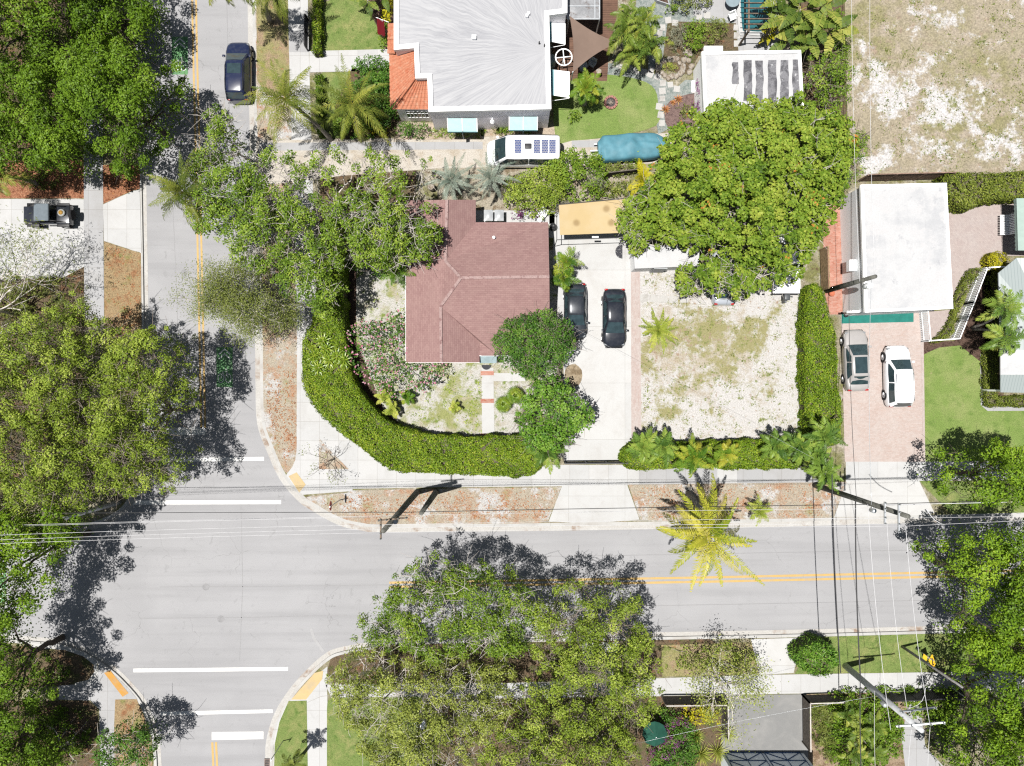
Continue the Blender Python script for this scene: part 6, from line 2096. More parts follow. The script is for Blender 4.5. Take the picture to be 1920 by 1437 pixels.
for k, (x, y, g) in enumerate(st):
    c = W(x, y, .2)
    a = random.uniform(-.15, .15) + (-.35 if 1 <= k <= 7 else 0)
    M_ = Matrix.Translation((c.x, c.y, .17)) @ Matrix.Rotation(a, 4, 'Z')
    s = random.uniform(.22, .26)
    mb = MB(); mb.bbox(-s, s, -s, s, -.02, .035, .012, M_)
    o = mb.build('stepping_stone', M_STONE)
    if k < 8: l, g_ = 'pale square stepping stone in the row from the deck', 'stepping stones from the deck'
    elif k < 16: l, g_ = 'pale square stepping stone bordering the curved lawn', 'stepping stones round the lawn'
    elif k < 23: l, g_ = 'pale square stepping stone beside the areca palms', 'stepping stones beside the palms'
    else: l, g_ = 'pale square stepping stone toward the pool terrace', 'stepping stones by the terrace'
    tag(o, l, 'stepping stone', g_)
for k, (x, y) in enumerate(((1208, 559), (1226, 560), (1244, 561), (1263, 562), (1283, 561))):
    c = W(x, y, .2)
    mb = MB(); mb.bbox(c.x - .33, c.x + .33, c.y - .28, c.y + .28, .15, .19, .01)
    tag(mb.build('stepping_stone', M_STONE), 'pale slab in the sand below the white shed', 'stepping stone', 'slabs below the white shed')

# pool and beams at the top
t = thing('plunge_pool', 'teal plunge pool below a dark beamed pergola', 'pool', tuple(W(1420, 20, .15)))
q = wpoly(smooth_line([(1392, -40), (1440, -40), (1440, 50), (1430, 60), (1400, 58), (1391, 50)], 3, True), .2)
mb = MB(); ring(mb, inset(q, -.3), .3, .1, .26); mb.build('coping', M_WALK, t)
mb = MB(); mb.prism(q, .08, .2); mb.build('water_surface', plain('pool_water', A(70, 140, 150), .05, .6, 0, .1), t)
t = thing('pergola', 'dark timber beams crossing above the plunge pool', 'pergola', tuple(W(1420, 20, .16)))
mb = MB()
for k in range(10): a, b = W(1395, 56 - 10 * k, 2.6), W(1446, 56 - 10 * k, 2.6); mb.bar(a, b, .06, .12)
for x in (1404, 1442): mb.bar(W(x, 60, 2.5), W(x, -60, 2.5), .12, .1)
mb.build('beams', M_WOOD, t)
for x in (1404, 1442):
    p = W(x, 58, 2.5); mb = MB(); mb.bar((p.x, p.y, .15), (p.x, p.y, 2.45), .12); mb.build('post', M_WOOD, t)
c = W(1372, 4, .6)
t = thing('garden_table', 'round pale blue table at the top edge by the pool', 'table', (c.x, c.y, .18))
mb = MB(); mb.lathe((c.x, c.y, .85), [(.55, 0), (.55, .05), (0, .06)], 24); mb.build('table_top', plain('pale_blue_plastic', A(176, 196, 206), .4, .4), t)
mb = MB(); mb.tube([(c.x, c.y, .15), (c.x, c.y, .85)], .06, 8); mb.build('pedestal', M_STEEL, t)
chair('small pale chair between the round table and the pool', 1372, 33, .4, M_WHITE, .18)
t = thing('raised_planter', 'grey raised planter box at the top garden edge', 'planter', tuple(W(1244, 2, .15)))
q = wpoly([(1226, -6), (1252, -2), (1256, 10), (1232, 2)], .5)
mb = MB(); ring(mb, q, .06, .15, .55); mb.build('box', M_GREY, t)
mb = MB(); mb.prism(inset(q, .06), .15, .5); mb.build('soil', M_MULCHD, t)

# bins, bench, sundries
for k, (x, l) in enumerate(((916, 'grey wheeled bin nearer the roof corner'), (936, 'grey wheeled bin beside the other bin, farther from the roof corner'))):
    c = W(x, 405, 1.0)
    t = thing('wheeled_bin', l, 'bin', (c.x, c.y, .17), 0, 'bins behind the brown roofed house')
    gm = plain('bin_plastic', (.13, .135, .14, 1), .5, .3, 0, .1)
    mb = MB(); mb.add([(-.26, -.3, 0), (.26, -.3, 0), (.26, .3, 0), (-.26, .3, 0), (-.32, -.38, .95), (.32, -.38, .95), (.32, .38, .95), (-.32, .38, .95)], [(3, 2, 1, 0), (4, 5, 6, 7), (0, 1, 5, 4), (1, 2, 6, 5), (2, 3, 7, 6), (3, 0, 4, 7)]); mb.build('bin_body', gm, t, False, False)
    R_ = [[Vector((-.35 + .7 * i / 8, -.42 + .84 * j / 8, 1.0 + .12 * math.sin(math.pi * i / 8) * math.sin(math.pi * j / 8))) for i in range(9)] for j in range(9)]
    mb = MB(); mb.grid(R_[::-1]); mb.bbox(-.35, .35, -.42, .42, .94, 1.0, .02); mb.build('lid', plain('bin_lid', (.24, .25, .26, 1), .3, .5, 0, .1), t, True, False)
    for s in (-1, 1):
        m = MB(); lathe_x(m, s * .3, .36, .1, [(.1, -.03), (.1, .03)], 12); m.build('wheel', M_TYRE, t, False, False)
c = W(1884, 422, .6)
t = thing('garden_swing', 'white slatted swing seat under the scalloped mint awning', 'swing', (c.x, c.y, .2))
mb = MB()
for k in range(12): y = c.y + .72 - 1.44 * k / 11; mb.box(c.x - .35, c.x + .3, y - .05, y + .05, .55, .6)
mb.build('seat', M_WHITE, t)
mb = MB()
for k in range(12): y = c.y + .72 - 1.44 * k / 11; mb.bar((c.x + .3, y, .6), (c.x + .48, y, 1.15), .08, .03)
mb.build('backrest', M_WHITE, t)
mb = MB()
for s in (-.78, .78): mb.tube([(c.x + .1, c.y + s, .55), (c.x + 1.1, c.y + s * 1.1, 2.3)], .015, 4)
mb.build('chain', M_STEEL, t)
c = W(793, 1358, .6)
chair('white slatted garden chair glimpsed under the lower trees', 790, 1357, .2, M_WHITE, .17, 1.7)
c = W(1225, 1370, 1.5)
t = thing('garden_parasol', 'folded green parasol beside the magenta bougainvillea', 'parasol', (c.x, c.y, .15))
mb = MB()
for k in range(8):
    a, b = 2 * math.pi * k / 8, 2 * math.pi * (k + .5) / 8
    pts = [(c.x + .95 * math.cos(a), c.y + .95 * math.sin(a), 2.05), (c.x + .9 * math.cos(b), c.y + .9 * math.sin(b), 1.98), (c.x + .95 * math.cos(a + math.pi / 4), c.y + .95 * math.sin(a + math.pi / 4), 2.05), (c.x, c.y, 2.55)]
    mb.add(pts, [(0, 1, 3), (1, 2, 3)])
mb.build('canopy', plain('green_canvas', A(48, 110, 92), .8, .2), t)
mb = MB(); mb.tube([(c.x, c.y, .1), (c.x, c.y, 2.6)], .03, 8); mb.build('pole', M_WHITE, t)
c = W(1012, 408, .5)
t = thing('lounge_chair', 'white folding lounger beside the bougainvillea behind the house', 'lounger', (c.x, c.y, .17))
mb = MB(); mb.bbox(-.3, .3, -.3, .4, .3, .36, .02, Matrix.Rotation(-.7, 4, 'Z')); mb.build('seat', M_WHITE, t, False, False)
mb = MB(); mb.poly3([Matrix.Rotation(-.7, 4, 'Z') @ Vector(p) for p in ((-.3, .4, .36), (.3, .4, .36), (.3, .75, .75), (-.3, .75, .75))], .04); mb.build('backrest', M_WHITE, t, False, False)
c = W(1034, 424, .5)
t = thing('water_barrel', 'dark round barrel between the brown roof and the canopy', 'barrel', (c.x + .1, c.y - .1, .17))
mb = MB(); mb.lathe((c.x + .1, c.y - .1, .17), [(.24, 0), (.28, .4), (.24, .8), (.2, .8), (.2, .76), (0, .76)], 16); mb.build('barrel_body', M_BLACK, t, True)
c = W(809, 352, .6)
t = thing('ornamental_urn', 'pale ringed urn in the bed behind the silver palm', 'urn', (c.x, c.y, .15))
mb = MB(); mb.lathe((c.x, c.y, .15), [(.15, 0), (.26, .25), (.28, .5), (.2, .7), (.26, .78), (.2, .78), (.14, .6), (0, .55)], 18); mb.build('urn_body', M_ROCK, t, True)
for x, y, r, l in ((1558, 551, .2, 'small brown pot on the brick path by the tall hedge'), (1585, 592, .14, 'small dark pot at the corner of the teal mat'), (1888, 512, .2, 'white lantern on the arch beside the metal roof')):
    c = W(x, y, .3); m_ = M_TERRA if 'brown' in l else (M_BLACK if 'dark' in l else M_WHITE)
    t = thing('plant_pot' if 'pot' in l else 'lantern', l, 'pot' if 'pot' in l else 'lantern', (c.x, c.y, .18))
    mb = MB(); mb.lathe((c.x, c.y, .17), [(r * .7, 0), (r, .3), (r * 1.1, .33), (r * .9, .33), (r * .8, .26), (0, .26)], 16); mb.build('pot_body', m_, t, True)
# flag
a, b = W(705, 33, 2.2), W(729, 42, 2.6)
t = thing('wall_flag', 'dark red and white flag on a slanted pole by the tiled porch', 'flag', tuple(b))
mb = MB(); mb.tube([a, b], .02, 6); mb.build('flag_pole', M_WHITE, t)
R_ = []
for i in range(7):
    u = i / 6
    R_.append([a.lerp(b, .05 + .6 * v / 8) + Vector((-.1 * u, -.75 * u + .05 * math.sin(v * 1.3 + u * 3), -.9 * u + .06 * math.sin(v + 2 * u))) for v in range(9)])
mb = MB(); mb.grid(R_); mb.build('flag_cloth', patchy('flag_cloth', A(150, 30, 44), [(A(236, 232, 228), .9, .54, .57, 2, 0)], speck=.05, bump=0), t, True)
# ------------------------------------------------------------------ trees
TG = 'street trees with broad crowns'
OAK = dict(leafmat=L_OAK, barkmat=M_BARKD, r=.98, dens=760, ln=.17, wd=.1, spacing=1.1, under=.35, trunk_r=.2, nlimb=7, twigs=30, tone=.2, rough=.95, up=.22, flat=1.0, fill=.9, group=TG)
tree('dense dark tree filling the top left corner', [(-80, -80), (140, -80), (165, 40), (120, 150), (-80, 165)], 5, 9, **OAK)
tree('dense dark tree at the top edge beside the side street', [(120, -80), (268, -60), (290, 30), (280, 80), (244, 108), (160, 120), (120, 40)], 3.2, 6, **OAK)
tree('dense dark tree whose crown overhangs the double yellow line', [(150, 95), (235, 108), (290, 110), (334, 116), (340, 150), (322, 195), (304, 228), (308, 256), (270, 278), (254, 326), (222, 322), (200, 300), (150, 270), (125, 180)], 5, 8.5, **OAK)
tree('dense dark tree above the mulch beside the off roader', [(-80, 150), (100, 140), (150, 190), (165, 290), (112, 330), (70, 306), (20, 322), (-80, 305)], 5, 8, **OAK)

MAH = dict(leafmat=L_MAHOG, barkmat=M_BARK, r=.58, dens=740, ln=.14, wd=.082, spacing=1.1, keep=.92, under=.4, trunk_r=.15, nlimb=9, twigs=170, tone=.28, rough=1.4, fill=.7, up=.22, flat=.95, group=TG)
tree('light green airy tree overhanging the stop line', [(205, 640), (250, 620), (300, 612), (328, 640), (350, 690), (350, 760), (312, 795), (318, 835), (345, 862), (335, 900), (320, 925), (260, 925), (205, 900), (175, 800), (190, 700)], 6, 9.5, **MAH)
tree('light green airy tree above the planting bed at the left edge', [(-80, 640), (40, 600), (110, 560), (150, 550), (165, 600), (220, 600), (225, 700), (200, 780), (100, 800), (-80, 790)], 6, 9.5, **MAH)
tree('light green airy tree below the other two at the left edge', [(-80, 780), (100, 780), (200, 800), (240, 880), (245, 930), (190, 945), (120, 965), (-80, 975)], 6, 9.5, **MAH)

tree('dark tree at the left edge shading the crossing', [(-80, 965), (60, 955), (155, 952), (145, 985), (112, 1040), (74, 1085), (68, 1150), (-80, 1170)], 7, 10.5, **{**OAK, 'leafmat': L_RIGHT})
tree('dark tree over the lower left pavement ramp', [(-80, 1130), (10, 1120), (22, 1170), (30, 1240), (74, 1300), (66, 1330), (36, 1358), (-80, 1400)], 6.5, 10, **OAK)
tree('dark tree in the bottom left corner', [(-80, 1345), (40, 1335), (62, 1400), (75, 1480), (-80, 1500)], 5, 8, **OAK)
tree('small round dark tree beside the lower left kerb', ell(234, 1408, 54, 46), 4.0, 5.8, L_FINE, M_BARKP, r=.6, dens=720, ln=.16, wd=.09, trunk_r=.1, tone=.25, fill=.8, up=.2, flat=1.0)

tree('bright green airy tree over the start of the street centre line', [(705, 1120), (735, 1085), (790, 1055), (820, 1036), (850, 1062), (905, 1060), (922, 1078), (985, 1090), (1008, 1130), (1008, 1200), (950, 1228), (880, 1232), (800, 1228), (700, 1215), (658, 1205), (678, 1150)], 6.5, 9, **{**MAH, 'leafmat': L_BRIGHT, 'keep': .82, 'fill': .22, 'barkmat': M_BARKP})
tree('yellow green airy tree over the middle of the lower kerb', [(1000, 1130), (1060, 1096), (1110, 1102), (1162, 1096), (1200, 1122), (1212, 1170), (1215, 1225), (1250, 1262), (1238, 1300), (1150, 1290), (1050, 1290), (1000, 1240)], 6, 8.8, **{**MAH, 'keep': .84, 'fill': .3})
tree('grey green sparse tree above the corner lawn', [(622, 1300), (614, 1262), (640, 1228), (700, 1215), (800, 1232), (900, 1238), (960, 1256), (980, 1300), (955, 1360), (900, 1400), (850, 1490), (720, 1490), (690, 1405), (642, 1365)], 6, 9, **{**MAH, 'leafmat': L_MAHOG2, 'keep': .86, 'fill': .4, 'barkmat': M_BARKP})
tree('olive green tree at the bottom edge left of the bougainvillea', [(980, 1300), (1060, 1286), (1180, 1280), (1240, 1300), (1236, 1340), (1180, 1385), (1205, 1430), (1190, 1500), (1000, 1500), (900, 1490), (900, 1400), (955, 1360)], 6, 9, **{**MAH, 'keep': .95})
RT = dict(leafmat=L_RIGHT, barkmat=M_BARKD, r=.98, dens=760, ln=.17, wd=.105, spacing=1.12, keep=.98, under=.35, up=.22, flat=1.0, fill=.8, trunk_r=.18, nlimb=7, twigs=60, tone=.22, rough=.95, group=TG)
tree('yellow green tree shading the right lawn', [(1762, 905), (1776, 876), (1810, 846), (1850, 830), (1920, 836), (2000, 850), (2000, 965), (1920, 955), (1860, 945), (1800, 945), (1780, 928)], 5.5, 9, **RT)
tree('yellow green tree overhanging the street at the right edge', [(1754, 1048), (1778, 1022), (1820, 998), (1870, 985), (2000, 1000), (2000, 1210), (1920, 1200), (1830, 1190), (1800, 1178), (1810, 1130), (1788, 1100), (1772, 1072)], 6, 9.5, **RT)
tree('yellow green tree in the bottom right corner', [(1800, 1198), (1818, 1180), (1850, 1190), (2000, 1210), (2000, 1500), (1812, 1500), (1798, 1430), (1794, 1380), (1812, 1330), (1822, 1270)], 6, 9.5, **RT)

GR = dict(leafmat=L_GRAPE, barkmat=M_BARKP, r=.56, dens=460, ln=.2, wd=.175, spacing=1.0, keep=.98, under=.45, fill=.5, accent=.006, trunk_r=.2, nlimb=11, twigs=80, tone=.24, rough=1.0, up=.4, group='round leaved trees in the middle gardens')
tree('huge round leaved tree with scattered orange leaves', [(1245, 262), (1280, 215), (1330, 195), (1385, 178), (1440, 185), (1500, 180), (1545, 195), (1590, 225), (1612, 262), (1600, 312), (1586, 370), (1562, 430), (1524, 470), (1500, 505), (1460, 500), (1400, 480), (1330, 470), (1270, 440), (1225, 380), (1230, 310)], 4.2, 7.6, **GR)
tree('lower round leaved tree between the ochre canopy and the shed', [(1155, 432), (1165, 385), (1200, 352), (1245, 345), (1300, 400), (1320, 460), (1300, 474), (1250, 462), (1200, 468)], 3.2, 5.2, **{**GR, 'trunk_r': .18, 'nlimb': 6})
tree('round leaved tree drooping over the silver car', [(1272, 508), (1310, 486), (1400, 480), (1500, 500), (1490, 528), (1432, 545), (1385, 560), (1330, 552), (1275, 545)], 2.4, 4.8, **{**GR, 'trunk_r': .16, 'nlimb': 6})
tree('tall leafy shrub against the vacant lot fence line', [(1512, 110), (1560, 98), (1582, 110), (1590, 160), (1586, 210), (1520, 190)], 2.6, 4.2, L_BRIGHT, M_BARK, r=.6, dens=380, ln=.16, wd=.1, trunk_r=.1, tone=.3)
tree('thin green tree leaning over the lot beside the wires', [(1560, 250), (1600, 240), (1632, 260), (1612, 330), (1590, 345), (1560, 320)], 2.8, 4.5, L_BRIGHT, M_BARK, r=.5, dens=260, ln=.15, wd=.09, trunk_r=.1, keep=.7, tone=.3)

BR = dict(leafmat=L_BRIGHT, barkmat=M_BARKP, r=.52, dens=480, ln=.15, wd=.1, under=.4, tone=.3, rough=.9, group='bright green trees round the corner house')
tree('sparse bright tree with pale bare limbs above the sand lane', [(480, 268), (560, 285), (640, 272), (720, 285), (800, 292), (826, 312), (800, 360), (830, 400), (822, 445), (805, 488), (760, 492), (705, 480), (650, 465), (560, 440), (470, 420), (440, 350)], 4.8, 8, **{**BR, 'keep': .56, 'spacing': 1.15, 'fill': .04, 'trunk_r': .15, 'nlimb': 14, 'twigs': 200, 'base': (610, 420)})
tree('bright leafy tree overhanging the double yellow line and hedge', [(362, 430), (366, 370), (390, 320), (440, 300), (490, 320), (560, 390), (640, 430), (648, 500), (640, 560), (600, 600), (560, 560), (540, 560), (500, 520), (450, 500), (410, 450)], 5, 8.2, **{**BR, 'keep': .88, 'fill': .25, 'spacing': 1.06, 'trunk_r': .12, 'nlimb': 9, 'twigs': 90, 'base': (560, 470)})
tree('small bright crown standing at the side street kerb', [(388, 200), (420, 205), (442, 250), (435, 320), (400, 345), (368, 340), (365, 290), (388, 250)], 4.5, 6.2, **{**BR, 'keep': .95, 'fill': .4, 'spacing': 1.0, 'trunk_r': .08, 'nlimb': 5, 'base': (470, 300)})
tree('bright leafy tree between the hedge and the brown roof', [(640, 430), (700, 420), (790, 410), (824, 440), (806, 490), (770, 490), (720, 510), (660, 490)], 4.2, 6.6, **{**BR, 'keep': .92, 'fill': .4, 'spacing': 1.0, 'trunk_r': .1, 'nlimb': 6})
sparse_tree('grey twiggy tree with small dull leaves over the bicycle lane', (520, 570), 3.0, [(math.pi, .35, 1.1), (2.6, .5, 1.0), (-2.7, .45, 1.1), (1.8, .6, .9), (-1.6, .5, .8), (.4, .7, .8), (-2.2, .75, 1.0), (3.4, .8, 1)], 2.0, .14, 4, L_DULL, M_BARKP, leaves=28, ln=.1, wd=.05, ball=.6, keep=1.0, spread=.6, kids=(3, 4))
tree('round fine leaved tree against the brown roof', ell(1004, 643, 72, 62, 11), 3.4, 6, L_FINE, M_BARK, r=.5, dens=560, ln=.15, wd=.08, trunk_r=.16, spacing=.95, tone=.3, rough=.7)
tree('glossy bright green tree at the edge of the concrete drive', [(985, 737), (1020, 705), (1068, 715), (1085, 742), (1112, 772), (1108, 800), (1074, 816), (1048, 845), (1008, 850), (977, 818), (970, 780)], 3, 5, L_GLOSS, M_BARK, r=.5, dens=420, ln=.18, wd=.13, trunk_r=.13, spacing=.95, tone=.32, rough=.6)
sparse_tree('nearly bare tree with a few leaves over the lower verge', (1335, 1262), 2.2, [(.3, .5, 1), (1.6, .5, 1.1), (2.6, .5, 1), (-.9, .5, 1.1), (-2.4, .6, .8), (.9, .8, .9)], 1.7, .1, 3, L_MAHOG2, M_BARKP, leaves=24, ln=.13, wd=.075, ball=.75, keep=.9, spread=.6, kids=(3, 3))
sparse_tree('tiny bare sapling in the triangular corner bed', (622, 862), 1.2, [(.5, .3, 1.1), (2.4, .5, 1), (-.6, .4, 1.2), (-2.6, .4, .9), (1.5, .7, .7), (-1.5, .3, .8)], 1.15, .035, 2, L_DULL, M_BARKD, leaves=10, ln=.11, wd=.06, ball=.3, keep=.4, spread=.5)
sparse_tree('wispy pale leaved tree beside the left driveway', (30, 590), 2.4, [(1.2, .5, 1.2), (.6, .5, 1.3), (2.0, .6, 1.1), (1.5, .9, 1.2), (2.7, .5, 1), (.1, .5, 1.1), (.9, .75, 1.2), (1.3, .3, 1.5), (.8, .35, 1.5), (.3, .35, 1.4)], 2.4, .09, 3, L_DULL, M_BARKP, leaves=26, ln=.26, wd=.045, ball=.9, keep=.7, spread=.5)
sparse_tree('bare grey twiggy shrub at the left edge below the driveway', (0, 640), 1.2, [(.3, .4, 1), (1.0, .4, 1), (2.0, .5, 1), (-.5, .4, 1), (2.9, .5, .8)], 1.7, .07, 3, L_MAHOG, M_BARKP, leaves=5, ln=.13, wd=.08, ball=.4, keep=.4)
sparse_tree('bare fallen branches among the shaded lower left plants', (118, 1395), .5, [(.6, .15, 1), (1.3, .25, 1), (-.4, .2, .9)], 1.4, .05, 2, L_DULL, M_BARKP, leaves=3, keep=.3, cat='shrub', name='bare_shrub')

# plumeria with pink flowers
t, C, R = shrub('plumeria bush covered in pink flowers by the brown roof', [(650, 640), (668, 605), (715, 600), (745, 580), (775, 615), (790, 650), (830, 680), (838, 705), (790, 735), (720, 742), (670, 700)], 2.8, L_FINE, M_BARKP, r=.42, dens=120, ln=.26, wd=.075, h_edge=1.7, keep=.9, name='plumeria_bush', spacing=.95, stems=40, under=.2)
P_ = C[RNG.permutation(len(C))]
idx = np.repeat(np.arange(len(P_)), 3)
PP = P_[idx] + RNG.normal(0, .11, (len(idx), 3)) + np.array([0, 0, .32])
V_, Q_ = leaf_quads(PP, unit(RNG.normal(0, .4, PP.shape) + np.array([0, 0, 1])), .17, .13)
np_mesh('blossoms', V_, Q_, L_PINK, t, RNG.random(len(Q_)))

# hedges ---------------------------------------------------------------------
HD = 'clipped ficus hedges'
hedge('long clipped hedge curving round the corner lot', [(600, 465), (640, 465), (643, 560), (648, 650), (662, 712), (700, 765), (735, 795), (790, 812), (880, 820), (1003, 822), (1003, 891), (880, 890), (760, 886), (715, 872), (675, 840), (640, 812), (600, 776), (574, 735), (566, 690), (568, 640), (590, 580)], 2.2, L_HEDGE, M_CORE, group=HD, per_m2=480, ln=.115, wd=.078)
hedge('low clipped hedge behind the palms along the pavement', [(1178, 834), (1300, 829), (1494, 828), (1497, 878), (1300, 878), (1178, 880)], 1.6, L_HEDGE, M_CORE, group=HD, per_m2=480, ln=.115, wd=.078)
hedge('tall clipped hedge between the sandy yard and the paver drive', [(1516, 545), (1530, 532), (1545, 547), (1550, 580), (1566, 625), (1572, 700), (1578, 815), (1552, 838), (1520, 822), (1512, 760), (1509, 640), (1511, 575)], 1.9, L_HEDGE, M_CORE, group=HD, per_m2=480, ln=.115, wd=.078)
hedge('rough green hedge between the vacant lot and the terrace', [(1776, 326), (1850, 324), (2040, 322), (2040, 374), (1910, 374), (1850, 377), (1828, 390), (1800, 385), (1776, 362)], 1.8, L_HEDGE2, M_CORE, group=HD, per_m2=280, ln=.14, wd=.09, top_noise=.2)
hedge('low hedge strip beside the metal roofed house', [(1847, 655), (1872, 655), (1874, 736), (1900, 742), (2040, 742), (2040, 762), (1870, 762), (1850, 752)], .8, L_HEDGE2, M_CORE, per_m2=340, ln=.1, wd=.07, group='low hedges by the terrace')
hedge('low curved hedge following the picket fence', [(1838, 502), (1845, 512), (1818, 540), (1800, 590), (1780, 634), (1745, 640), (1770, 622), (1788, 580), (1800, 535), (1820, 508)], .7, L_HEDGE2, M_CORE, per_m2=340, ln=.1, wd=.07, group='low hedges by the terrace')
hedge('narrow clipped hedge beside the front lawn of the white house', [(584, -40), (600, -40), (601, 96), (586, 98)], 1.2, L_HEDGE, M_CORE, per_m2=340, ln=.12, wd=.08, group='narrow hedges of the white house', smooth=False)
hedge('dark narrow hedge below the front walkway', [(590, 138), (602, 138), (604, 250), (594, 250)], 1.2, L_OAK, M_CORE, per_m2=340, ln=.12, wd=.08, group='narrow hedges of the white house', smooth=False)
hedge('bright yellow green round shrub at the terrace edge', ell(1872, 489, 20, 16, 10, .03), 1.3, L_YELL, M_CORE, per_m2=420, ln=.1, wd=.07, name='round_shrub')
hedge('rounded glossy green bush standing on the lower kerb', ell(1537, 1236, 38, 33, 11, .12), 2.2, L_GLOSS, M_CORE, per_m2=260, ln=.24, wd=.075, name='round_bush', top_noise=.4, rough=.3)

# shrubs and beds --------------------------------------------------------------
def sh(label, pts, h, lm, **kw):
    kw.setdefault('barkmat', M_BARK)
    return shrub(label, pts, h, lm, **kw)


sh('mixed olive bush north of the brown roof', [(945, 352), (962, 330), (1010, 318), (1052, 310), (1062, 360), (1042, 402), (990, 406), (952, 390)], 2.6, L_MAHOG, r=.42, dens=520, ln=.14, wd=.08)
sh('bright green bush beside the camper van', [(1010, 312), (1042, 286), (1090, 282), (1130, 300), (1138, 355), (1120, 380), (1080, 386), (1054, 370)], 2.6, L_BRIGHT, r=.4, dens=420, ln=.15, wd=.1, keep=.9)
sh('grey woolly bush above the ochre canopy', ell(1064, 388, 17, 17), 1.6, L_GREY, r=.3, dens=900, ln=.08, wd=.03)
sh('grey leaved bush among the bright bush', ell(1112, 352, 20, 14), 2.6, L_GREY, r=.3, dens=700, ln=.08, wd=.04)
sh('magenta flowering bush near the white lounger', ell(985, 402, 26, 12), 1.5, L_BOUG, r=.25, dens=420, ln=.12, wd=.08, keep=.6)
sh('green ground cover below the tarpaulin trailer', [(1135, 306), (1180, 304), (1200, 318), (1180, 332), (1140, 330)], .9, L_DULL, r=.28, dens=520, ln=.13, wd=.06)
sh('dark green bush beside the covered boat', ell(1190, 293, 20, 14), 1.3, L_OAK, r=.3, dens=620, ln=.13, wd=.08)
sh('low green bush behind the ochre canopy', [(1125, 345), (1180, 340), (1178, 368), (1128, 370)], 1.1, L_DULL, r=.28, dens=520, ln=.13, wd=.07)
rosette('spiky yellow green plant behind the ochre canopy', 1154, 358, .5, L_YPALM)
rosette('pale variegated spiky plant beside the yellow palm', 1198, 306, .55, L_YPALM, 22)
rosette('pale striped spiky plant below the tarpaulin', 1206, 288, .5, L_YPALM, 22)
sh('green shrub at the foot of the lavender wall', ell(775, 244, 34, 16), 1.4, L_FINE, r=.32, dens=620, ln=.13, wd=.07)
sh('yellow green plants along the lavender wall', [(815, 238), (905, 238), (905, 256), (815, 258)], .7, L_PANDAN, r=.25, dens=420, ln=.2, wd=.04)
sh('dull green plants under the right wall awning', [(938, 238), (1004, 237), (1004, 252), (938, 253)], .7, L_OAK, r=.25, dens=520, ln=.16, wd=.05)
sh('grey green bush between the two wall awnings', ell(936, 246, 14, 9), .9, L_DULL, r=.25, dens=620, ln=.1, wd=.05)
sh('leafy bed below the tiled porch', [(640, 175), (700, 140), (738, 150), (742, 225), (700, 255), (640, 250)], 1.9, L_FINE, r=.42, dens=420, ln=.18, wd=.09)
sh('yellow croton bush under the coconut palms', ell(705, 238, 22, 16), 1.4, L_YELL, r=.3, dens=320, ln=.2, wd=.07)
sh('dark leafy bush at the side of the front walkway', [(668, 112), (715, 108), (736, 130), (730, 170), (690, 170), (664, 140)], 1.7, L_FINE, r=.4, dens=420, ln=.17, wd=.08)
sh('yellow leaved shrub beside the flag', [(718, 5), (738, 0), (738, 40), (722, 40)], 1.6, L_YELL, r=.3, dens=320, ln=.22, wd=.09)
sh('bright shrub in front of the tiled porch edge', [(712, 48), (728, 46), (728, 92), (714, 92)], 1.0, L_BRIGHT, r=.3, dens=520, ln=.14, wd=.08)
sh('bright green bush inside the garden path loop', [(1278, 52), (1300, 40), (1325, 45), (1322, 80), (1302, 102), (1282, 100)], 1.2, L_BRIGHT, r=.32, dens=520, ln=.13, wd=.08)
sh('olive green bush on the right of the path loop', [(1322, 42), (1352, 35), (1364, 60), (1345, 82), (1322, 80)], 1.3, L_DULL, r=.32, dens=620, ln=.12, wd=.06)
sh('pale flowering bush on the left of the path loop', [(1254, 52), (1282, 44), (1284, 100), (1258, 92)], 1.0, L_GREY, r=.28, dens=520, ln=.1, wd=.05)
sh('silver green bush at the top edge of the garden', [(1262, -12), (1330, -14), (1326, 18), (1270, 22)], 1.6, L_DULL, r=.36, dens=620, ln=.12, wd=.06)
sh('bright green plant beside the raised planter', ell(1258, 20, 12, 9), .9, L_BRIGHT, r=.28, dens=620, ln=.12, wd=.07)
sh('yellow green mound inside the ring of rocks', ell(1258, 127, 15, 9), .55, L_YPALM, r=.2, dens=900, ln=.07, wd=.05)
sh('purple bougainvillea on the white cottage side', [(1302, 160), (1314, 152), (1320, 215), (1302, 218)], 1.8, L_BOUG, r=.28, dens=420, ln=.11, wd=.07, keep=.8)
sh('small leafy shrub on the lawn beside the white house', [(1066, 212), (1086, 208), (1088, 228), (1068, 234)], .8, L_BRIGHT, r=.22, dens=420, ln=.16, wd=.08, keep=.7)
sh('low plants in the plum mulch bed', [(1270, 200), (1300, 195), (1310, 220), (1275, 225)], .6, L_DULL, r=.24, dens=420, ln=.12, wd=.06, keep=.5)
for x, y, l in ((1248, 205, 'orange bromeliad lower in the plum mulch bed'), (1272, 186, 'orange bromeliad higher in the plum mulch bed'), (1262, 192, 'small orange bromeliad between the other two')):
    rosette(l, x, y, .5 if 'small' not in l else .32, L_ORANGE, 22, 'bromeliad', wd=.06)
sh('bright shrubs along the edge of the vacant lot', [(1556, 20), (1585, 30), (1592, 110), (1570, 120), (1556, 70)], 1.3, L_BRIGHT, r=.36, dens=420, ln=.14, wd=.08, keep=.7)
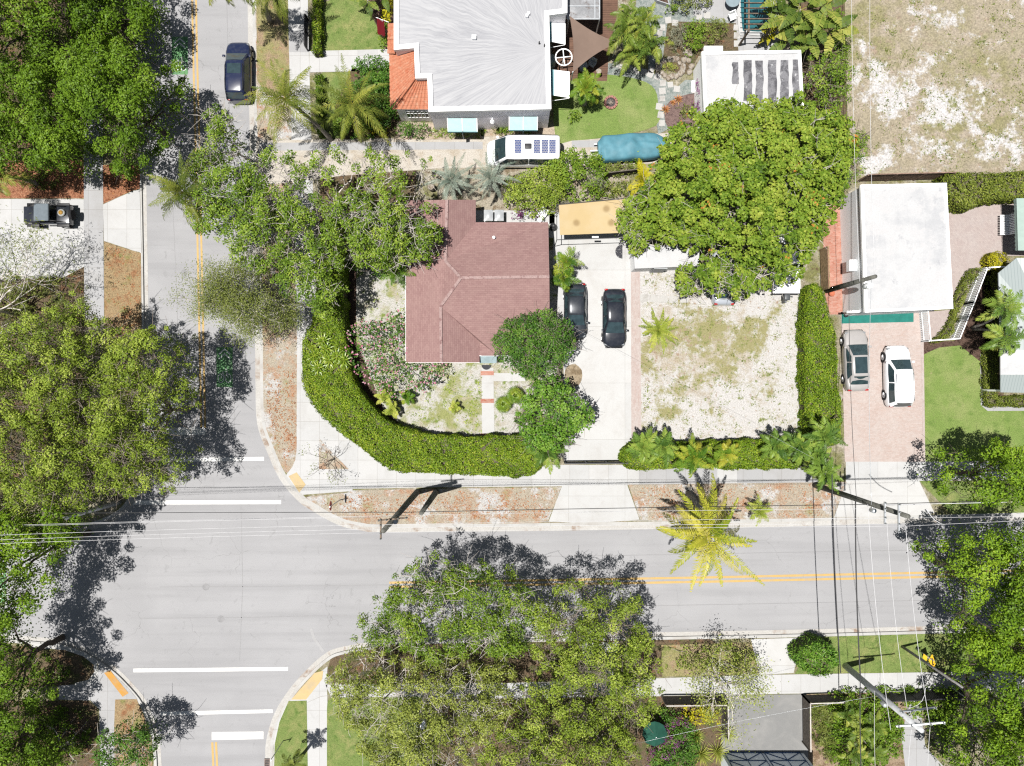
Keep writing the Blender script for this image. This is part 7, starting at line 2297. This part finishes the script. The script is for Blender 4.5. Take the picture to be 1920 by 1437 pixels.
for k, (x, y) in enumerate(((590, 668), (612, 655), (632, 668), (598, 690), (618, 676), (645, 676), (606, 640))):
    c = W(x, y, 2.2)
    t = thing('spiky_plant', 'spiky rosette plant growing out of the curved hedge', 'plant', (c.x, c.y, .15), 0, 'spiky plants in the curved hedge')
    mb = MB(); yaw = 0
    for i in range(26):
        yaw += 2.4; u = (i + .5) / 26; pt = -.1 + 1.3 * u
        d = Vector((math.cos(yaw) * math.cos(pt), math.sin(yaw) * math.cos(pt), math.sin(pt))); s = Vector((-math.sin(yaw), math.cos(yaw), 0)) * .045
        o = Vector((c.x, c.y, 2.2)); m = o + d * .4; e = o + d * .75 - Vector((0, 0, .12))
        mb.add([o - s, o + s, m + s, m - s, e], [(0, 1, 2, 3), (3, 2, 4)], random.uniform(.2, .9))
    mb.build('leaves', L_PANDAN, t)
    mb = MB(); mb.tube([(c.x, c.y, .1), (c.x, c.y, 2.25)], .05, 6); mb.build('stem', M_BARK, t)
# lower gardens
sh('magenta bougainvillea hanging beside the green parasol', [(1230, 1345), (1290, 1340), (1300, 1375), (1270, 1400), (1255, 1437), (1290, 1460), (1230, 1470), (1212, 1420)], 2.0, L_BOUG, r=.3, dens=300, ln=.11, wd=.07, keep=.5)
sh('green foliage mixed through the bougainvillea', [(1225, 1345), (1290, 1340), (1310, 1400), (1290, 1465), (1220, 1470)], 1.7, L_FINE, r=.36, dens=420, ln=.15, wd=.08)
sh('yellow leaved shrub behind the dark slat fence', [(1262, 1322), (1300, 1315), (1345, 1330), (1345, 1352), (1290, 1356), (1262, 1345)], 1.3, L_YELL, r=.3, dens=260, ln=.15, wd=.1, keep=.8)
sh('leafy mixed planting beside the concrete pole', [(1560, 1300), (1640, 1300), (1690, 1330), (1690, 1400), (1640, 1440), (1570, 1440), (1545, 1380)], 1.6, L_OAK, r=.42, dens=420, ln=.18, wd=.09)
sh('grey green grassy plants beside the grey drive', [(1515, 1320), (1560, 1318), (1575, 1380), (1560, 1430), (1530, 1400)], 1.1, L_DULL, r=.35, dens=520, ln=.3, wd=.04)
sh('bright green plants below the crossarm', [(1690, 1300), (1740, 1298), (1745, 1335), (1700, 1345)], 1.2, L_BRIGHT, r=.34, dens=420, ln=.17, wd=.1, keep=.8)
sh('low dark growth along the black slat fence', [(1620, 1290), (1790, 1284), (1790, 1300), (1620, 1304)], .8, L_OAK, r=.3, dens=520, ln=.14, wd=.08, keep=.8)
sh('dark leafy shrubs under the right trees', [(1740, 1310), (1800, 1310), (1810, 1440), (1750, 1400)], 1.2, L_OAK, r=.4, dens=420, ln=.16, wd=.09, keep=.8)
for k, (x, y, r, l) in enumerate(((1305, 1380, 20, 'spiky grass tuft left of the grey drive'), (1362, 1375, 24, 'spiky grass tuft on the edge of the grey drive'), (1315, 1415, 26, 'spiky grass tuft near the bottom edge'), (1345, 1410, 26, 'spiky grass tuft between the others at the garage'))):
    rosette(l, x, y, r / 22, L_YPALM, 60, 'grass_tuft', 'grass tuft', 'spiky grass tufts by the grey drive', wd=.045, hi=1.35)
rosette('blue grey spiky plant in the lower right garden', 1566, 1372, 1.0, L_AGAVE, 40, wd=.08)
sh('shaded shrubs under the left trees', [(-40, 500), (60, 520), (150, 505), (158, 560), (100, 600), (-40, 620)], 1.2, L_DULL, r=.38, dens=420, ln=.16, wd=.06, keep=.5)
sh('dark low plants in the lower left bed', [(-40, 1225), (90, 1228), (130, 1270), (60, 1285), (-40, 1288)], .6, L_OAK, r=.3, dens=420, ln=.14, wd=.08, keep=.4)
sh('dark plants below the lower left ramp', [(40, 1330), (150, 1335), (175, 1400), (120, 1440), (40, 1440)], .9, L_OAK, r=.34, dens=420, ln=.16, wd=.08, keep=.45)
sh('dry olive shrubs under the nearly bare tree', [(1250, 1215), (1400, 1205), (1410, 1255), (1260, 1262)], .8, L_MAHOG, r=.34, dens=300, ln=.13, wd=.07, keep=.5)
sh('green undergrowth below the yellow green kerb tree', [(1040, 1225), (1090, 1220), (1095, 1270), (1040, 1275)], .8, L_OAK, r=.36, dens=320, ln=.14, wd=.08, keep=.7)
sh('low bushes in the shaded yard behind the corner hedge', [(655, 470), (730, 455), (760, 490), (740, 520), (665, 510)], 1.1, L_FINE, r=.34, dens=420, ln=.15, wd=.08, keep=.7)
sh('plants in the shaded bed west of the brown roof', [(640, 340), (740, 360), (800, 395), (760, 440), (660, 420)], .8, L_OAK, r=.36, dens=320, ln=.15, wd=.08, keep=.5)
sh('small fallen leaf pile plants by the mulched driveway corner', [(40, 330), (100, 325), (120, 350), (50, 358)], .5, L_DULL, r=.25, dens=320, ln=.2, wd=.05, keep=.6)
sh('leafy green plants along the metal house wall', [(1850, 510), (1880, 510), (1880, 600), (1852, 640)], .8, L_HEDGE2, r=.3, dens=520, ln=.13, wd=.07, keep=.9)

# palms ----------------------------------------------------------------------
CO = dict(leafmat=L_COCO, barkmat=M_PTRUNK, ll=.55, nl=30, lw=.048, lo=-.6, hi=1.3, droop=1.3, hang=.8, rach=.03, name='coconut_palm')
palm('coconut palm with curved trunk over the pavement', 536, 186, 6.5, 3.5, n=26, base=(620, 262), tint=.45, **CO)
palm('coconut palm leaning toward the tiled porch', 660, 196, 5.5, 3.8, n=25, base=(680, 262), tint=.5, **CO)
palm('coconut palm overhanging the double yellow line', 346, 362, 7, 2.9, n=24, base=(455, 395), tint=.42, **CO)
palm('golden coconut palm leaning out over the main street', 1327, 1006, 7.5, 4.2, n=28, base=(1290, 925), tint=.55, trunk_r=.16, **{**CO, 'leafmat': L_GOLD, 'ny': 0} if False else {**CO, 'leafmat': L_GOLD, 'lo': -.75, 'droop': .95, 'hi': 1.1, 'nl': 40, 'lw': .062})
palm('palm leaning in from the top edge beside the pavement', 512, -20, 5.5, 2.4, n=14, base=(508, 42), tint=.4, **CO)
palm('dark palm fronds hanging in at the top street edge', 424, -40, 7, 2.3, n=14, base=(500, -60), tint=.4, **CO)
palm('green palm reaching in from the left edge', -8, 330, 4.5, 2.3, L_COCO, M_PTRUNK, n=15, base=(72, 345), tint=.5, ll=.7, nl=28, lw=.042, droop=1.0)
palm('small palm in the strip at the bottom of the corner lawn', 549, 1433, 3.6, 1.1, L_DULL, M_PTRUNK, n=12, base=(560, 1424), tint=.4, ll=.35, nl=18, lw=.05, droop=1.2)

AR = dict(leafmat=L_ARECA, barkmat=M_PTRUNK, ll=.46, nl=24, lw=.055, lo=-.3, hi=1.35, droop=1.35, hang=.7)
clump_palm('big areca palm clump beside the shade sail', [(1170, 62, 3.4), (1208, 40, 3.6), (1196, 78, 3.0), (1222, 82, 3.2), (1180, 30, 3.2), (1186, 100, 2.6)], L=1.9, n=12, tint=.42, name='areca_palm', **AR)
palm('round feather palm on the lawn corner by the awning', 1100, 166, 2.6, 1.45, L_PALMG, M_PTRUNK, n=26, tint=.5, ll=.5, nl=24, lw=.042, lo=-.6, hi=1.3, droop=1.0)
clump_palm('narrow palm clump at the corner of the brown roof', [(1062, 492, 2.6), (1058, 522, 2.4)], L_PALMG, M_PTRUNK, L=1.25, n=14, tint=.45, ll=.45, nl=20, lw=.042, lo=-.5, hi=1.3, droop=1.1)
palm('low yellow green palm in the sandy yard', 1235, 620, 1.0, 1.8, L_YPALM, M_PTRUNK, n=24, tint=.4, ll=.28, nl=20, lw=.05, lo=-.05, hi=1.2, droop=.7, hang=.3)
CH = dict(leafmat=L_CHRIST, barkmat=M_PTRUNK, n=22, ll=.44, nl=24, lw=.055, lo=-.6, hi=1.25, droop=1.25, hang=.6, trunk_r=.1, group='feather palms along the pavement hedge')
palm('feather palm at the gate end of the curved hedge', 1026, 846, 3.6, 1.75, tint=.45, **CH)
palm('feather palm at the west end of the low hedge', 1207, 838, 3.4, 1.6, tint=.4, **CH)
palm('feather palm second from the west on the low hedge', 1244, 838, 3.4, 1.6, tint=.45, **CH)
palm('yellowing feather palm in the middle of the low hedge', 1300, 858, 3.6, 1.7, tint=.6, **{**CH, 'leafmat': L_PALMG})
palm('small yellow tipped feather palm on the low hedge', 1362, 852, 2.8, 1.2, tint=.75, **{**CH, 'leafmat': L_PALMG})
palm('feather palm near the east end of the low hedge', 1456, 836, 3.2, 1.5, tint=.4, **CH)
palm('feather palm second from the paver drive', 1502, 838, 3.6, 1.6, tint=.45, **CH)
palm('feather palm at the foot of the tall hedge', 1545, 815, 3.8, 1.7, tint=.4, **CH)
palm('feather palm over the timber pole base', 1546, 886, 4.0, 1.7, tint=.4, **CH)
palm('feather palm between the hedge ends', 1530, 856, 3.4, 1.5, tint=.45, **CH)
palm('short palm beside the golden coconut palm', 1424, 958, 1.6, 1.2, L_YPALM, M_PTRUNK, n=14, tint=.4, ll=.35, nl=18, lw=.045)
palm('palm with green fronds over the metal roof, upper one', 1886, 578, 4.4, 1.9, L_CHRIST, M_PTRUNK, n=14, base=(1822, 614), tint=.5, ll=.55, nl=26, lw=.05, lo=-.5, hi=1.2, droop=1.1, trunk_r=.09)
palm('palm with green fronds over the metal roof, lower one', 1888, 632, 4.2, 1.9, L_CHRIST, M_PTRUNK, n=14, base=(1824, 618), tint=.55, ll=.55, nl=26, lw=.05, lo=-.5, hi=1.2, droop=1.1, trunk_r=.09)
palm('silver blue date palm at the roof corner', 846, 338, 3.2, 2.3, L_SILVER, M_PTRUNK, n=17, tint=.4, ll=.3, nl=44, lw=.03, lo=-.2, hi=1.2, droop=1.7, hang=.3, trunk_r=.2)
palm('silver blue date palm between the roof and the van', 920, 334, 3.0, 2.4, L_SILVER, M_PTRUNK, n=16, tint=.45, ll=.3, nl=44, lw=.03, lo=-.2, hi=1.2, droop=1.7, hang=.3, trunk_r=.2)
palm('bright yellow palm between the canopy and the big tree', 1207, 336, 2.4, 1.6, L_YELL, M_PTRUNK, n=11, tint=.55, ll=.45, nl=22, lw=.045, lo=-.2, hi=1.0, droop=.9, hang=.2, trunk_r=.08)
fan_palm('silver fan palm on the lot side of the big tree', 1566, 308, 3.4, L_AGAVE, M_PTRUNK, heads=[(1560, 298, 3.6), (1572, 330, 3.2)], n=15, pet=.5, R=.75)
fan_palm('fan palms beside the path to the front door', 955, 750, .8, L_PALMG, M_PTRUNK, heads=[(944, 758, .9), (966, 742, 1.1)], n=20, pet=.4, R=.42)
palm('small yellow green palm inside the curved hedge, upper one', 722, 744, 1.4, .9, L_YPALM, M_PTRUNK, n=11, tint=.4, ll=.3, nl=16, lw=.055, group='small yellow palms inside the curved hedge', trunk_r=.05)
palm('small yellow green palm inside the curved hedge, lower one', 736, 768, 1.3, .9, L_YPALM, M_PTRUNK, n=11, tint=.55, ll=.3, nl=16, lw=.055, group='small yellow palms inside the curved hedge', trunk_r=.05)
palm('small green palm beside the two yellow ones', 763, 744, 1.2, .75, L_PALMG, M_PTRUNK, n=10, tint=.4, ll=.3, nl=16, lw=.045, trunk_r=.05)
palm('little pale palm on the front lawn by the path', 852, 764, 1.0, .65, L_YPALM, M_PTRUNK, n=8, tint=.5, ll=.26, nl=14, lw=.045, trunk_r=.04)
palm('slim palm in the shaded yard beside the brown roof', 745, 510, 3.0, 1.5, L_PALMG, M_PTRUNK, n=11, tint=.35, ll=.4, nl=22, lw=.042, trunk_r=.07)
clump_palm('yellow green palm clump in the lower right garden', [(1590, 1340, 1.8), (1612, 1370, 2.0), (1640, 1360, 1.8), (1600, 1410, 2.0), (1640, 1410, 1.8)], L_ARECA, M_PTRUNK, L=1.2, n=10, tint=.4, ll=.42, nl=20, lw=.045, lo=-.1, hi=1.3, droop=1.1)
fan_palm('green fan palm under the coconut palms', 640, 235, 1.6, L_PALMG, M_PTRUNK, n=16, pet=.4, R=.5)

def banana(label, stems, leafmat, L=2.4, wd=.36, n=7, name='banana_plant'):
    cs = [W(*q) for q in stems]
    m = sum(cs, Vector()) / len(cs)
    t = thing(name, label, 'banana plant', (m.x, m.y, .15))
    mb = MB(); tr = MB()
    for c in cs:
        yaw = random.uniform(0, 6)
        for i in range(n):
            yaw += 2.4 + random.uniform(-.2, .2)
            u = (i + .5) / n
            blade_leaf(mb, c, yaw, .25 + .9 * u, L * random.uniform(.75, 1.1), wd, 1.3, random.uniform(.15, .9))
        tr.tube([(c.x, c.y, .1), (c.x, c.y, c.z + .1)], [.13, .08], 8)
    mb.build('leaves', leafmat, t); tr.build('trunk', M_PTRUNK, t, True)
    return t


banana('banana thicket with torn pale leaves behind the cottage', [(1470, 40, 2.6), (1500, 20, 3.2), (1528, 50, 3.0), (1485, 75, 2.2), (1545, 20, 3.4), (1515, 78, 2.6), (1465, 5, 2.8), (1555, 60, 2.8)], L_BANANA)
banana('bird of paradise leaves beside the front lawn', [(690, 2, 1.8), (716, -10, 2.2)], L_BANANA, 1.5, .26, 8, 'bird_of_paradise')
banana('yellow croton like plant at the corner of the cottage', [(1440, 66, 1.2)], L_YELL, .9, .16, 9, 'croton_plant')

# loose growth nobody could count ---------------------------------------------
def tufts(name, label, pts, n, lm, ln=.16, wd=.04, z=.17, clump=1.2):
    poly = wpoly(pts, z)
    p = np.array(poly); lo, hi = p.min(0), p.max(0)
    c = lo + RNG.random((max(int(n / 14), 4), 2)) * (hi - lo)
    X = c[RNG.integers(0, len(c), n)] + RNG.normal(0, .35 * clump, (n, 2)) * RNG.random((n, 1))
    X = X[in_poly(X, poly)]
    C = np.column_stack([X, np.full(len(X), z) + RNG.random(len(X)) * .03])
    V, Q = leaf_quads(C, unit(RNG.normal(0, .5, C.shape) + np.array([0, 0, 1])), ln, wd)
    V[:, 2] = np.maximum(V[:, 2], z - .005)
    return tag(np_mesh(name, V, Q, lm, None, RNG.random(len(Q))), label, kind='stuff')


tufts('weeds', 'green weeds scattered in the white sandy yard', [(1204, 520), (1495, 560), (1492, 815), (1206, 825)], 1600, L_DULL, .17, .05, .168)
tufts('weeds', 'weeds scattered over the vacant lot', [(1600, -40), (1960, -40), (1960, 328), (1606, 328)], 3200, L_DULL, .18, .05, .172)
tufts('weeds', 'weeds in the yard of the brown roofed house', [(668, 500), (760, 500), (800, 690), (905, 690), (905, 815), (780, 800), (700, 720)], 1500, L_MAHOG, .2, .06, .165)
L_DEAD = leaf_mat('dead_leaf', GN((160, 100, 66), (200, 130, 86), (216, 156, 112), (184, 144, 108)), .7, .1, .1)
for pts, n, l in ((sv_ := [(590, 940), (700, 925), (1045, 920), (1025, 972), (690, 976)], 1400, 'orange fallen leaves on the verge beside the pole'), ([(1182, 912), (1560, 908), (1560, 968), (1204, 972)], 900, 'orange fallen leaves on the verge below the palms'),
                  ([(494, 690), (556, 690), (556, 830), (534, 880), (505, 790)], 900, 'orange fallen leaves on the verge beside the curved kerb'), ([(196, 312), (260, 312), (258, 352), (196, 378)], 500, 'orange fallen leaves beside the left pavement'),
                  ([(196, 460), (262, 476), (264, 640), (198, 640)], 450, 'brown fallen leaves on the left verge')):
    tufts('fallen_leaves', l, pts, n, L_DEAD, .13, .07, .17, 2.2)
